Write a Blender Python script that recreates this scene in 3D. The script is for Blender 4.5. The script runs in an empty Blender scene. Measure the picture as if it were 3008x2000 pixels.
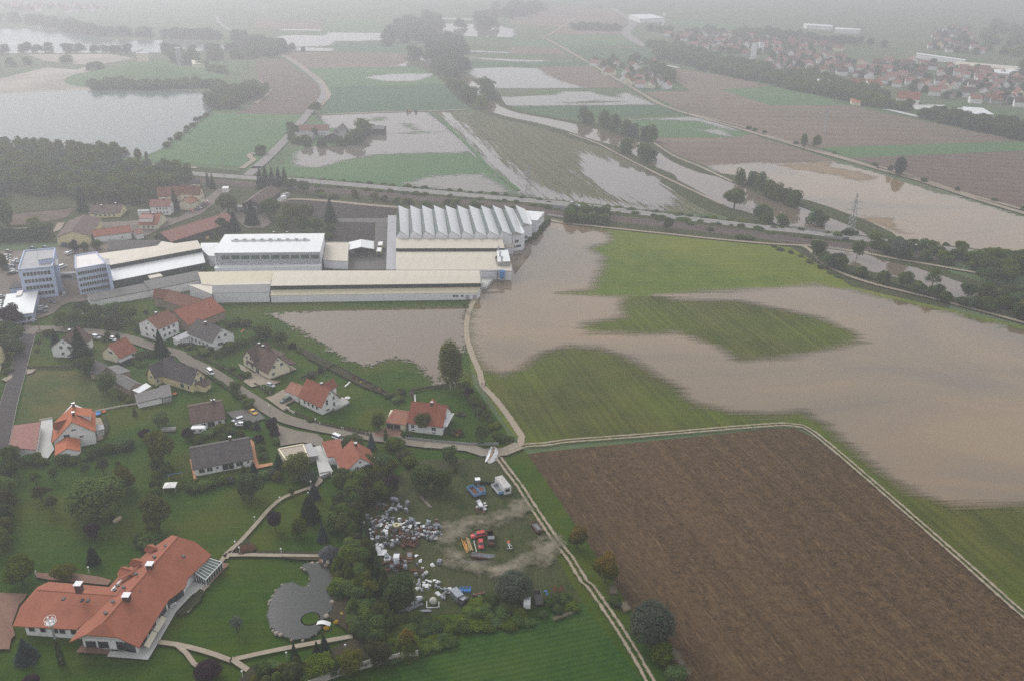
import bpy,bmesh,math,random
import numpy as np
from mathutils import Vector,Matrix
from mathutils.geometry import tessellate_polygon
R = random.Random(7)
SC = bpy.context.scene
COL = SC.collection
# ------------------------------------------------------------------ camera
F = 2538.0;CX,CY = 1504.0,1000.0;NX,NY = -88.0,5480.0;CAMH = 160.0
down = Vector((NX,-NY,-F)).normalized()           # world -Z seen in camera axes
up_c = -down
fwd_c = Vector((0,0,-1));fy = (fwd_c - up_c *fwd_c.dot(up_c)).normalized()
fx = fy.cross(up_c)
M3 = Matrix((fx,fy,up_c))                          # camera axes -> world
cam = bpy.data.cameras.new('camera');cam_o = bpy.data.objects.new('camera',cam);COL.objects.link(cam_o)
cam_o.matrix_world = Matrix.Translation((0,0,CAMH)) @ M3.to_4x4()
cam.sensor_width = 36;cam.lens = F / 3008 *36;cam.clip_start = 1;cam.clip_end = 60000
SC.camera = cam_o
Mn = np.array(M3)
def PA(pts,z=0.0):
 """photo pixels -> world points on the plane z"""
 a = np.array([(p[0],p[1]) for p in pts],float)
 zz = np.array([(p[2] if len(p) > 2 else z) for p in pts],float)
 d = np.stack([a[:,0] - CX,-(a[:,1] - CY),-F *np.ones(len(a))],1) @ Mn.T
 t = (zz - CAMH) / d[:,2]
 return np.stack([d[:,0] *t,d[:,1] *t,zz],1)
def P(x,y,z=0.0): return Vector(PA([(x,y)],z)[0])
def tile(x0,y0,s): return lambda *p: [(x0 + q[0] *s,y0 + q[1] *s) + tuple(q[2:]) for q in p]
S1 = 760 / 2359;S2 = 600 / 2352;S3 = 680 / 2359
A1,A2,A3,A4 = [tile(x,0,S1) for x in (0,750,1500,2248)]
B1,B2,B3,B4 = [tile(x,450,S1) for x in (0,750,1500,2248)]
C1,C2,C4,C5 = tile(0,900,S2),tile(550,900,S2),tile(0,1200,S2),tile(550,1250,S2)
C3 = tile(1100,1050,500 / 2359);C6 = tile(900,1150,500 / 2359);C7 = tile(0,1200,400 / 2358)
D1,D2 = tile(0,1550,S3),tile(650,1550,S3)
D3,D4 = tile(1040,1300,S2),tile(1130,1600,S2);D5 = tile(1700,1500,700 / 2195)
E1 = tile(0,700,420 / 2352);E2 = tile(1380,560,280 / 2359);E3 = tile(2400,700,608 / 2359);E4 = tile(400,520,460 / 2359)
O = tile(0,0,3008 / 2358)
# ------------------------------------------------------------------ world, sun, exposure
SUN_EL,SUN_ROT = math.radians(36),math.radians(-40)
W = bpy.data.worlds.new('World');SC.world = W;W.use_nodes = True
nt = W.node_tree;nt.nodes.clear()
wo = nt.nodes.new('ShaderNodeOutputWorld');bg = nt.nodes.new('ShaderNodeBackground')
sky = nt.nodes.new('ShaderNodeTexSky');sky.sky_type = 'NISHITA';sky.sun_disc = False
sky.sun_elevation = SUN_EL;sky.sun_rotation = SUN_ROT;sky.air_density = 1.0;sky.dust_density = 6.0;sky.ozone_density = 1.0
hs = nt.nodes.new('ShaderNodeHueSaturation');hs.inputs['Saturation'].default_value = 0.35
mx = nt.nodes.new('ShaderNodeMix');mx.data_type = 'RGBA';mx.inputs[0].default_value = 0.85;mx.inputs[7].default_value = (5.6,5.65,5.85,1)
tc = nt.nodes.new('ShaderNodeTexCoord');sx = nt.nodes.new('ShaderNodeSeparateXYZ');st = nt.nodes.new('ShaderNodeMath');st.operation = 'GREATER_THAN';st.inputs[1].default_value = -.02
nt.links.new(tc.outputs['Generated'],sx.inputs[0]);nt.links.new(sx.outputs[2],st.inputs[0]);up_ = nt.nodes.new('ShaderNodeMix');up_.data_type = 'RGBA';up_.inputs[6].default_value = (0,0,0,1)
nt.links.new(st.outputs[0],up_.inputs[0]);nt.links.new(mx.outputs[2],up_.inputs[7])
nt.links.new(sky.outputs[0],hs.inputs['Color']);nt.links.new(hs.outputs[0],mx.inputs[6]);nt.links.new(up_.outputs[2],bg.inputs[0])
bg.inputs[1].default_value = 0.1;nt.links.new(bg.outputs[0],wo.inputs[0])
sl = bpy.data.lights.new('sun','SUN');sl.energy = 1.4;sl.angle = math.radians(30);sl.color = (1.0,0.98,0.97)
so = bpy.data.objects.new('sun',sl);COL.objects.link(so)
sd_ = Vector((math.sin(SUN_ROT) *math.cos(SUN_EL),math.cos(SUN_ROT) *math.cos(SUN_EL),math.sin(SUN_EL)))
so.rotation_euler = sd_.to_track_quat('Z','Y').to_euler();so.location = sd_ *300
SC.view_settings.view_transform = 'Standard';SC.view_settings.look = 'None'
SC.view_settings.exposure = 0.80;SC.view_settings.gamma = 1;SC.view_settings.use_curve_mapping = False
cy = SC.cycles
cy.use_denoising = False;cy.max_bounces = 5;cy.diffuse_bounces = 1;cy.glossy_bounces = 3;cy.transmission_bounces = 3
cy.volume_bounces = 0;cy.use_light_tree = False;cy.transparent_max_bounces = 12;cy.caustics_reflective = False;cy.caustics_refractive = False
cy.use_adaptive_sampling = True;cy.adaptive_threshold = 0.008
HAZE_D = 0.00051;HAZE_COL = (0.95,0.955,0.99,1)
# ------------------------------------------------------------------ helpers: objects
def tag(o,label=None,cat=None,group=None,kind=None):
 if label: o['label'] = label
 if cat: o['category'] = cat
 if group: o['group'] = group
 if kind: o['kind'] = kind
 return o
def empty(name,loc,rz=0,**k):
 o = bpy.data.objects.new(name,None);COL.objects.link(o);o.location = loc;o.rotation_euler = (0,0,rz)
 o.empty_display_size = 1;return tag(o,**k)
class MB:
 """collects faces of one mesh"""
 def __init__(s): s.v = [];s.f = [];s.m = []
 def add(s,vs,fs,mi=0):
  n = len(s.v);s.v += [tuple(v) for v in vs];s.f += [[n + i for i in f] for f in fs];s.m += [mi] *len(fs);return s
 def box(s,c,d,rz=0.0,mi=0):
  cx,cy,cz = c;a,b,h = d[0] / 2,d[1] / 2,d[2] / 2;co,si = math.cos(rz),math.sin(rz);vs = []
  for z in (-h,h):
   for x,y in ((-a,-b),(a,-b),(a,b),(-a,b)): vs.append((cx + x *co - y *si,cy + x *si + y *co,cz + z))
  return s.add(vs,[(3,2,1,0),(4,5,6,7),(0,1,5,4),(1,2,6,5),(2,3,7,6),(3,0,4,7)],mi)
 def frame(s,o,u,v,w,mi=0):
  """parallelepiped from corner o and three edge vectors"""
  o,u,v,w = map(Vector,(o,u,v,w))
  return s.add([o,o + u,o + u + v,o + v,o + w,o + u + w,o + u + v + w,o + v + w],[(3,2,1,0),(4,5,6,7),(0,1,5,4),(1,2,6,5),(2,3,7,6),(3,0,4,7)],mi)
 def cyl(s,p,q,r,r2=None,n=8,mi=0,cap=True):
  p,q = Vector(p),Vector(q);r2 = r if r2 is None else r2;d = (q - p).normalized()
  a = d.orthogonal().normalized();b = d.cross(a);vs = []
  for k in range(n):
   t = 2 *math.pi *k / n;e = a *math.cos(t) + b *math.sin(t);vs += [p + e *r,q + e *r2]
  fs = [(2 *k,2 *((k + 1) % n),2 *((k + 1) % n) + 1,2 *k + 1) for k in range(n)]
  if cap: fs += [tuple(2 *k for k in range(n - 1,-1,-1)),tuple(2 *k + 1 for k in range(n))]
  return s.add(vs,fs,mi)
 def prism(s,poly,z0,z1,mi=0):
  n = len(poly);vs = [(p[0],p[1],z0) for p in poly] + [(p[0],p[1],z1) for p in poly]
  return s.add(vs,[tuple(range(n - 1,-1,-1)),tuple(range(n,2 *n))] + [(i,(i + 1) % n,n + (i + 1) % n,n + i) for i in range(n)],mi)
 def ball(s,c,r,n=8,m=5,mi=0,sz=1.0):
  vs = [(c[0],c[1],c[2] + r *sz)]
  for i in range(1,m):
   th = math.pi *i / m
   for k in range(n): vs.append((c[0] + r *math.sin(th) *math.cos(6.2832 *k / n),c[1] + r *math.sin(th) *math.sin(6.2832 *k / n),c[2] + r *sz *math.cos(th)))
  vs.append((c[0],c[1],c[2] - r *sz));fs = [(0,1 + k,1 + (k + 1) % n) for k in range(n)]
  for i in range(m - 2):
   for k in range(n): fs.append((1 + i *n + k,1 + (i + 1) *n + k,1 + (i + 1) *n + (k + 1) % n,1 + i *n + (k + 1) % n))
  L = len(vs) - 1;fs += [(L,1 + (m - 2) *n + (k + 1) % n,1 + (m - 2) *n + k) for k in range(n)]
  return s.add(vs,fs,mi)
 def mesh(s,name,mats,smooth=False):
  me = bpy.data.meshes.new(name);me.from_pydata(s.v,[],s.f)
  for m in (mats if isinstance(mats,(list,tuple)) else [mats]): me.materials.append(m)
  if any(s.m): me.polygons.foreach_set('material_index',s.m)
  if smooth: me.polygons.foreach_set('use_smooth',[True] *len(me.polygons))
  me.update();return me
 def build(s,name,mats,parent=None,smooth=False,**k):
  o = bpy.data.objects.new(name,s.mesh(name,mats,smooth));COL.objects.link(o)
  if parent is not None:
   o.parent = parent;o.matrix_parent_inverse = (Matrix.Translation(parent.location) @ parent.rotation_euler.to_matrix().to_4x4()).inverted() if k.pop('world',True) else Matrix()
  return tag(o,**k)
def loc_build(mb,name,mats,parent,**k): return mb.build(name,mats,parent,world=False,**k)
def copy_tree(o,parent=None):
 c = o.copy();COL.objects.link(c)
 if parent is not None: c.parent = parent
 for ch in KIDS.get(o.name,[]): copy_tree(ch,c)
 return c
KIDS = {}
# ------------------------------------------------------------------ helpers: materials
def lin(r,g=None,b=None):
 c = (r,g,b) if g is not None else r
 return tuple(((x / 255) / 12.92 if x <= 10 else ((x / 255 + .055) / 1.055) ** 2.4) for x in c) + (1,)
class NT:
 def __init__(s,m): s.t = m.node_tree;s.t.nodes.clear();s.out = s.t.nodes.new('ShaderNodeOutputMaterial')
 def n(s,ty,**k):
  n = s.t.nodes.new(ty)
  for a,b in k.items(): setattr(n,a,b)
  return n
 def l(s,a,b): s.t.links.new(a,b)
 def val(s,sock,v):
  if isinstance(v,(int,float)): sock.default_value = v
  elif isinstance(v,(tuple,list)): sock.default_value = v
  else: s.l(v,sock)
 def math(s,op,a,b=0.0,c=None,clamp=False):
  n = s.n('ShaderNodeMath',operation=op);n.use_clamp = clamp;s.val(n.inputs[0],a);s.val(n.inputs[1],b)
  if c is not None: s.val(n.inputs[2],c)
  return n.outputs[0]
 def mix(s,f,a,b,mode='MIX'):
  n = s.n('ShaderNodeMix',data_type='RGBA',blend_type=mode);s.val(n.inputs[0],f);s.val(n.inputs[6],a);s.val(n.inputs[7],b);return n.outputs[2]
 def pos(s,rot=0.0,scale=(1,1,1),obj=False):
  if obj: src = s.n('ShaderNodeTexCoord').outputs['Object']
  else: src = s.n('ShaderNodeNewGeometry').outputs['Position']
  m = s.n('ShaderNodeMapping',vector_type='POINT');m.inputs['Rotation'].default_value = (0,0,-rot);m.inputs['Scale'].default_value = (1,1,1)
  s.l(src,m.inputs[0]);m2 = s.n('ShaderNodeMapping');m2.inputs['Scale'].default_value = scale;s.l(m.outputs[0],m2.inputs[0]);return m2.outputs[0]
 def noise(s,vec,scale,detail=3,rough=.55,dist=0.0):
  n = s.n('ShaderNodeTexNoise');s.l(vec,n.inputs['Vector']);n.inputs['Scale'].default_value = scale
  n.inputs['Detail'].default_value = detail;n.inputs['Roughness'].default_value = rough;n.inputs['Distortion'].default_value = dist;return n.outputs[0]
 def ramp(s,f,lo,hi,a=0.0,b=1.0):
  n = s.n('ShaderNodeMapRange');n.clamp = True;s.l(f,n.inputs[0]);n.inputs[1].default_value = lo;n.inputs[2].default_value = hi;n.inputs[3].default_value = a;n.inputs[4].default_value = b;return n.outputs[0]
 def attr(s,name): return s.n('ShaderNodeAttribute',attribute_name=name).outputs['Fac']
 def bsdf(s,col,rough=.9,spec=.2,metal=0.0,**k):
  n = s.n('ShaderNodeBsdfPrincipled');s.val(n.inputs['Base Color'],col);s.val(n.inputs['Roughness'],rough)
  n.inputs['Specular IOR Level'].default_value = spec;n.inputs['Metallic'].default_value = metal
  for a,b in k.items(): s.val(n.inputs[a],b)
  return n
 def bump(s,h,strength,dist=1.0):
  n = s.n('ShaderNodeBump');n.inputs['Strength'].default_value = strength;n.inputs['Distance'].default_value = dist;s.l(h,n.inputs['Height']);return n.outputs[0]
 def finish(s,shader,alpha=None):
  if alpha is not None:
   t = s.n('ShaderNodeBsdfTransparent');m = s.n('ShaderNodeMixShader');s.val(m.inputs[0],alpha);s.l(t.outputs[0],m.inputs[1]);s.l(shader,m.inputs[2]);shader = m.outputs[0]
  s.l(shader,s.out.inputs[0])
MATS = {}
def newmat(name):
 m = bpy.data.materials.new(name);m.use_nodes = True;MATS[name] = m;return m,NT(m)
def plain(name,col,rough=.8,spec=.3,metal=0.,var=.12,scale=.6,grime=None,obj=True):
 """paint, plaster, tile: base colour with weathering noise"""
 if name in MATS: return MATS[name]
 m,t = newmat(name);v = t.pos(obj=False)
 n1 = t.noise(v,scale,4,.6);n2 = t.noise(v,scale *7,2,.5)
 f = t.math('ADD',t.math('MULTIPLY',n1,.65),t.math('MULTIPLY',n2,.35))
 c = t.mix(t.ramp(f,.3,.7),tuple(x *(1 - var) for x in col[:3]) + (1,),tuple(min(1,x *(1 + var)) for x in col[:3]) + (1,))
 if grime: c = t.mix(t.ramp(t.noise(v,scale *2.3,5,.7),.52,.72),c,grime)
 t.finish(t.bsdf(c,rough,spec,metal).outputs[0]);return m
def soil(name,c1,c2,c3=None,ang=0.0,per=0.0,ps=.3,scale=.08,fine=2.5,soft=None,rough=.95,spec=.1,streak=0.0,bump=0.0,amp=3.0,feather=1.5,c4=None,patch=.012):
 """ground cover: two-scale mottling, optional rows along ang, optional soft edge read from the attribute sd"""
 m,t = newmat(name);v = t.pos();vr = t.pos(ang)
 big = t.noise(v,patch,3,.55);mid = t.noise(v,scale,4,.6);fi = t.noise(v,fine,3,.65)
 f = t.math('ADD',t.math('MULTIPLY',mid,.5),t.math('MULTIPLY',fi,.5))
 c = t.mix(t.ramp(f,.36,.64),c1,c2)
 if c3: c = t.mix(t.ramp(big,.45,.62,0,.75),c,c3)
 if c4:
  vs = t.pos(ang,(1,.12,1));c = t.mix(t.ramp(t.noise(vs,fine *.8,3,.7),.55,.75,0,.8),c,c4)
 if streak:
  vs = t.pos(ang,(1,.035,1));s_ = t.noise(vs,.28,4,.65);c = t.mix(t.ramp(s_,.36,.66,0,1),c,t.mix(streak,c,(.0,.0,.0,1)))
  s2 = t.noise(t.pos(ang,(1,.02,1)),.09,3,.6);c = t.mix(t.ramp(s2,.5,.7,0,streak),c,c2)
 if per:
  w = t.n('ShaderNodeTexWave',wave_type='BANDS',bands_direction='X');t.l(vr,w.inputs[0]);w.inputs['Scale'].default_value = .3142 / per *1.0;w.inputs['Distortion'].default_value = 1.2;w.inputs['Detail'].default_value = 2;w.inputs['Detail Scale'].default_value = .6
  c = t.mix(t.math('MULTIPLY',w.outputs[1],ps),c,tuple(x *.35 for x in c1[:3]) + (1,))
 b = t.bsdf(c,rough,spec)
 if bump: t.l(t.bump(fi,bump,.3),b.inputs['Normal'])
 a = None
 if soft:
  sd = t.attr('sd');nn = t.noise(t.pos(ang,soft),.22,5,.65)
  a = t.ramp(t.math('ADD',sd,t.math('MULTIPLY',t.math('SUBTRACT',nn,.5),amp *4)),-feather,feather)
 t.finish(b.outputs[0],a);return m
# ------------------------------------------------------------------ helpers: ground sheets
def sdf(pts,poly):
 """signed distance (inside positive) of pts (N,2) to polygon (M,2)"""
 a = poly;b = np.roll(poly,-1,0);best = np.full(len(pts),1e18);ins = np.zeros(len(pts),bool)
 for i in range(len(a)):
  e = b[i] - a[i];w = pts - a[i];L = e @ e
  t = np.clip((w @ e) / max(L,1e-9),0,1);d = w - t[:,None] *e;best = np.minimum(best,(d ** 2).sum(1))
  c = (a[i,1] > pts[:,1]) != (b[i,1] > pts[:,1])
  with np.errstate(divide='ignore',invalid='ignore'):
   xi = (b[i,0] - a[i,0]) *(pts[:,1] - a[i,1]) / (b[i,1] - a[i,1]) + a[i,0]
  ins ^= c & (pts[:,0] < xi)
 return np.where(ins,1,-1) *np.sqrt(best)
ZL = [0.03]
def nextz(): ZL[0] += .006;return ZL[0]
def field(name,pts,mat,z=None,parent=None,**k):
 z = nextz() if z is None else z
 w = PA([(p[0],p[1]) for p in pts]);me = bpy.data.meshes.new(name)
 tr = tessellate_polygon([[Vector((q[0],q[1],0)) for q in w]])
 me.from_pydata([(q[0],q[1],z) for q in w],[],[tuple(t) for t in tr]);me.materials.append(mat)
 me.update()
 for p in me.polygons:
  if p.normal.z < 0: p.flip()
 me.update()
 o = bpy.data.objects.new(name,me);COL.objects.link(o);k.setdefault('kind','structure');return tag(o,**k)
def sheet(name,pts,mat,step=4.0,margin=12.0,z=None,holes=(),name2='sd',scale=1.0,**k):
 """grid sheet with the signed distance to its outline stored per vertex (for soft, ragged edges)"""
 z = nextz() if z is None else z
 w = PA([(p[0],p[1]) for p in pts])[:,:2]
 lo = w.min(0) - margin;hi = w.max(0) + margin
 nx = int((hi[0] - lo[0]) / step) + 2;ny = int((hi[1] - lo[1]) / step) + 2
 gx,gy = np.meshgrid(lo[0] + np.arange(nx) *step,lo[1] + np.arange(ny) *step,indexing='ij')
 g = np.stack([gx.ravel(),gy.ravel()],1);s = sdf(g,w)
 for h in holes: s = np.minimum(s,-sdf(g,PA(h)[:,:2]))
 sg = s.reshape(nx,ny);keep = np.maximum.reduce([sg[:-1,:-1],sg[1:,:-1],sg[:-1,1:],sg[1:,1:]]) > -margin
 I,J = np.nonzero(keep);idx = np.stack([I *ny + J,(I + 1) *ny + J,(I + 1) *ny + J + 1,I *ny + J + 1],1)
 used,inv = np.unique(idx.ravel(),return_inverse=True);faces = inv.reshape(-1,4)
 vs = np.column_stack([g[used],np.full(len(used),z)])
 me = bpy.data.meshes.new(name);me.from_pydata(vs.tolist(),[],faces.tolist());me.materials.append(mat)
 at = me.attributes.new('sd','FLOAT','POINT');at.data.foreach_set('value',(s[used] *scale).astype(np.float32))
 me.update();o = bpy.data.objects.new(name,me);COL.objects.link(o);k.setdefault('kind','structure');return tag(o,**k)
def spline(w,step=4.0,closed=False):
 w = [Vector(p) for p in w];out = [];n = len(w)
 if n < 3:
  k = max(1,int((w[1] - w[0]).length / step));return [w[0].lerp(w[1],i / k) for i in range(k + 1)]
 for i in range(n if closed else n - 1):
  p1,p2 = w[i],w[(i + 1) % n]
  p0 = w[i - 1] if (i > 0 or closed) else p1 *2 - p2
  p3 = w[(i + 2) % n] if (i + 2 < n or closed) else p2 *2 - p1
  k = max(1,int((p2 - p1).length / step))
  for j in range(k):
   t = j / k;out.append(.5 *((2 *p1) + (p2 - p0) *t + (2 *p0 - 5 *p1 + 4 *p2 - p3) *t *t + (3 *p1 - p0 - 3 *p2 + p3) *t ** 3))
 if not closed: out.append(w[-1])
 return out
def ribbon(name,pts,width,mat,z=None,step=4.0,off=0.0,prof=None,label=None,cat=None,kind='structure',wd=False,group=None,parent=None):
 """road / path / rail / kerb following photo points; prof = [(side offset, height)...]; attribute u = metres from the centre line, v = metres along"""
 z = nextz() if z is None else z
 w = pts if wd else [Vector(p) for p in PA([(p[0],p[1]) for p in pts])]
 c = spline(w,step);prof = prof or [(-width / 2,0),(-width / 6,0),(width / 6,0),(width / 2,0)]
 vs,fs,us,vv = [],[],[],[];n = len(prof);L = 0
 for i,p in enumerate(c):
  d = (c[min(i + 1,len(c) - 1)] - c[max(i - 1,0)]);d.z = 0;d.normalize();s = Vector((d.y,-d.x,0))
  if i: L += (p - c[i - 1]).length
  for a,h in prof: vs.append((p.x + s.x *(a + off),p.y + s.y *(a + off),z + h));us.append(a);vv.append(L)
  if i: fs += [((i - 1) *n + k,(i - 1) *n + k + 1,i *n + k + 1,i *n + k) for k in range(n - 1)]
 me = bpy.data.meshes.new(name);me.from_pydata(vs,[],fs);me.materials.append(mat)
 for nm,dat in (('u',us),('v',vv)):
  at = me.attributes.new(nm,'FLOAT','POINT');at.data.foreach_set('value',dat)
 me.update();me.flip_normals() if me.polygons and me.polygons[0].normal.z < 0 else None
 o = bpy.data.objects.new(name,me);COL.objects.link(o)
 if parent: o.parent = parent;o.matrix_parent_inverse = Matrix.Translation(parent.location).inverted()
 return tag(o,label=label,cat=cat,kind=kind,group=group)
def ang(a,b):
 """world direction of the photo line a->b, as rotation of the row axis (rows run along local Y)"""
 p,q = P(*a[:2]),P(*b[:2]);d = q - p;return math.atan2(d.y,d.x) - math.pi / 2
# ------------------------------------------------------------------ ground materials
g = lin
aR = ang(O((1215,1045))[0],O((1560,1568))[0])       # rows of the ploughed field
aH = ang(O((1100,670))[0],O((1900,660))[0])          # rows of the bright meadow
def G(name,*a,**k): return soil(name,*a,**k)
m_base = G('meadow_base',(.075,.115,.045,1),(.055,.09,.035,1),(.10,.11,.06,1),scale=.02,fine=.4)
m_lawn = G('lawn',(.016,.044,.001,1),(.036,.078,.002,1),(.060,.074,.004,1),ang=aH,scale=.14,fine=2.2,patch=.03,per=2.6,ps=.12,c4=(.058,.088,.006,1))
m_lawn2 = G('rough_grass',(.016,.032,.006,1),(.060,.066,.020,1),(.050,.052,.022,1),scale=.25,fine=1.6,patch=.05,c4=(.09,.085,.035,1))
m_dry = G('dry_lawn',(.035,.060,.010,1),(.070,.080,.020,1),(.10,.09,.028,1),scale=.16,fine=2.0,patch=.04)
m_bright = G('bright_meadow',(.060,.105,.008,1),(.115,.150,.012,1),(.17,.18,.015,1),ang=aH,scale=.09,fine=1.0,c4=(.13,.13,.03,1),per=5,ps=.10,streak=.12,patch=.009)
m_olive = G('young_crop',(.040,.060,.006,1),(.105,.105,.018,1),(.085,.120,.008,1),ang=ang(O((1130,870))[0],O((1200,990))[0]),scale=.07,fine=1.2,per=3.2,ps=.16,streak=.30,patch=.015)
m_plough = G('ploughed_soil',(.037,.023,.010,1),(.128,.079,.038,1),(.055,.036,.019,1),ang=aR,scale=.5,fine=1.3,streak=.30,per=1.4,ps=.10,c4=(.18,.12,.06,1),patch=.008)
m_crop = G('leafy_crop',(.014,.050,.005,1),(.035,.090,.010,1),(.05,.085,.012,1),ang=ang(O((900,1540))[0],O((1350,1450))[0]),scale=.5,fine=1.8,per=1.6,ps=.3,bump=.6,patch=.03)
m_green = G('green_field',(.055,.120,.045,1),(.07,.14,.052,1),(.085,.145,.055,1),scale=.03,fine=.3)
m_green2 = G('dark_green_field',(.035,.085,.040,1),(.05,.105,.048,1),(.045,.10,.045,1),scale=.03,fine=.3)
m_brown = G('stubble_field',(.155,.115,.085,1),(.19,.145,.105,1),(.13,.10,.075,1),ang=ang(A3((1400,1000))[0],A3((2300,1010))[0]),scale=.03,fine=.2,per=22,ps=.22,patch=.006)
m_brown2 = G('bare_field',(.11,.078,.058,1),(.145,.105,.08,1),(.12,.09,.07,1),ang=ang(B4((1500,100))[0],B4((2300,150))[0]),scale=.04,fine=.3,per=14,ps=.28,patch=.006)
m_ol2 = G('flooded_crop',(.095,.105,.050,1),(.13,.125,.07,1),(.115,.11,.06,1),ang=ang(O((1010,258))[0],O((1190,445))[0]),scale=.04,fine=.3,per=8,ps=.25,streak=.25)
m_black = G('dark_soil',(.038,.030,.028,1),(.055,.045,.042,1),scale=.1,fine=1.2,per=2.0,ps=.3,ang=ang(B2((300,430))[0],B2((1200,500))[0]))
m_asph = G('asphalt',(.11,.105,.10,1),(.145,.14,.13,1),(.125,.115,.105,1),scale=.3,fine=4)
m_asphd = G('dark_asphalt',(.060,.052,.054,1),(.080,.072,.074,1),(.07,.06,.06,1),scale=.3,fine=4)
m_road = G('village_road',(.165,.145,.118,1),(.22,.195,.16,1),(.15,.13,.108,1),scale=.25,fine=3)
m_yard = G('yard_paving',(.15,.125,.10,1),(.19,.165,.14,1),(.125,.105,.09,1),scale=.1,fine=2,patch=.03)
m_hwy = G('highway_asphalt',(.20,.19,.18,1),(.24,.23,.215,1),scale=.1,fine=1)
m_rail = G('railway_ballast',(.085,.065,.055,1),(.13,.105,.09,1),scale=.4,fine=3)
m_gravel = G('gravel',(.23,.19,.145,1),(.33,.285,.225,1),(.20,.165,.12,1),scale=.4,fine=4)
m_pave = G('pale_paving',(.24,.20,.15,1),(.34,.29,.23,1),scale=.6,fine=5)
m_pavel = G('light_concrete',(.42,.42,.40,1),(.52,.52,.49,1),scale=.4,fine=3)
m_paver = G('red_brick_paving',(.17,.095,.07,1),(.23,.14,.105,1),scale=.6,fine=5)
m_kerb = plain('kerbstone',(.42,.40,.37,1))
m_bed = G('flower_bed_soil',(.035,.030,.018,1),(.055,.045,.025,1),(.03,.045,.02,1),scale=.6,fine=4)
def water_mat(name,col,soft,ang_=0.0,amp=2.0,feather=.5,rough=.025,spec=.5,ior=1.5,thresh=0.0,rip=.004,detail=5,nscale=.22,murk=None,tint=None):
 m,t = newmat(name);v = t.pos()
 c = col
 if murk: c = t.mix(t.ramp(t.noise(t.pos(0,(.5,1,1)),.012,4,.6,1.0),.38,.62),col,murk)
 b = t.bsdf(c,rough,spec,IOR=ior)
 if rip: t.l(t.bump(t.noise(v,.9,2,.5),rip,1.0),b.inputs['Normal'])
 sd = t.attr('sd');nn = t.noise(t.pos(ang_,soft),nscale,detail,.68)
 f_ = t.math('ADD',t.math('ADD',sd,thresh),t.math('MULTIPLY',t.math('SUBTRACT',nn,.5),amp *4))
 if amp > 2: n2 = t.noise(t.pos(ang_,tuple(q *(1 if q > .5 else .5) for q in soft)),nscale *4.5,4,.7);f_ = t.math('ADD',f_,t.math('MULTIPLY',t.math('SUBTRACT',n2,.5),amp *3.2))
 a = t.ramp(f_,-feather,feather)
 if tint: b.inputs['Base Color'].default_value = tint
 t.finish(b.outputs[0],a);return m
MUD = (.205,.140,.072,1);MUD2 = (.135,.102,.064,1)
m_flood = water_mat('muddy_flood_water',MUD2,(1,.07,1),aH,amp=3.2,feather=3.6,murk=MUD,nscale=.22)
m_flood2 = water_mat('flood_water_streaked',(.12,.105,.085,1),(1,.06,1),ang(O((1010,258))[0],O((1190,445))[0]),amp=12,feather=2)
m_flood3 = water_mat('flood_water_far',(.13,.115,.095,1),(.35,1,1),0,amp=6,feather=2.5,spec=.4,ior=1.33)
m_flood4 = water_mat('flood_water_meadow',MUD2,(1,1,1),0,amp=3.5,feather=.35,nscale=.3)
m_flood5 = water_mat('brown_field_flood',MUD,(.5,1,1),0,amp=4,feather=.8,murk=MUD2)
m_lake = water_mat('lake_water',(.10,.13,.12,1),(1,1,1),0,amp=1.2,feather=1,rough=.12,spec=.25,ior=1.3,rip=0)
m_river = water_mat('river_water',(.13,.10,.072,1),(1,1,1),0,amp=.6,feather=.5)
m_pond = water_mat('pond_water',(.028,.032,.028,1),(1,1,1),0,amp=.2,feather=.3,rough=.22,spec=.3,rip=0)
# ------------------------------------------------------------------ ground
gb = MB();n = 24;ring = [(22000 *math.cos(6.28318 *k / n),22000 *math.sin(6.28318 *k / n),0) for k in range(n)]
gb.add([(0,0,0)] + ring,[(0,1 + k,1 + (k + 1) % n) for k in range(n)]).build('ground',m_base,kind='structure')
def T(*l):
 out = []
 for x in l: out += x
 return out
f = field
f('lawn',O((-120,745),(60,700),(420,690),(530,696),(640,760),(730,800),(880,880),(1010,890),(1080,870),(1170,1000),(1215,1045),(1310,1170),(1400,1320),(1580,1600),(1700,1800),(-200,1800)),m_lawn)
f('lawn',O((500,690),(1110,690),(1080,740),(1075,800),(1090,880),(1010,890),(880,885),(730,800),(600,745)),m_lawn)
f('scrubland',O((-400,340),(130,350),(300,370),(560,395),(700,425),(1240,470),(1260,510),(1150,560),(-400,560)),m_lawn2)
f('scrubland',B3((-200,420),(2359,690),(4000,850),(4000,1500),(2800,1150),(2359,830),(1400,740),(510,650),(0,560)),m_lawn2)
f('meadow',O((1240,505),(1400,525),(1820,570),(1870,600),(1960,660),(2130,700),(2358,752),(2700,850),(2900,1500),(2480,1500),(1990,1110),(1870,985),(1820,975),(1210,1030),(1170,985),(1085,850),(1060,740),(1100,690),(1180,640)),m_bright)
f('crop_field',O((1105,850),(1300,790),(1400,770),(1340,745),(1460,684),(1930,668),(2040,760),(1990,800),(2200,1150),(3600,1150),(3600,2460),(2358,1412),(1990,1105),(1870,985),(1820,975),(1210,1028),(1180,985)),m_olive)
f('ploughed_field',O((1215,1045),(1250,1040),(1500,1015),(1780,986),(1830,986),(1880,1010),(2050,1150),(2358,1422),(2700,1730),(2700,2100),(1900,2100),(1560,1568),(1400,1320),(1300,1170)),m_plough)
f('crop_field',O((820,1600),(965,1508),(1100,1460),(1220,1425),(1340,1385),(1480,1568),(1640,1800),(700,1800)),m_crop)
f('dry_lawn',T(C1((315,735),(420,730),(850,740),(1050,830),(1200,980),(1380,1100),(1450,1130),(1100,1210),(450,1330),(195,1350),(300,850))),m_dry)
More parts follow.
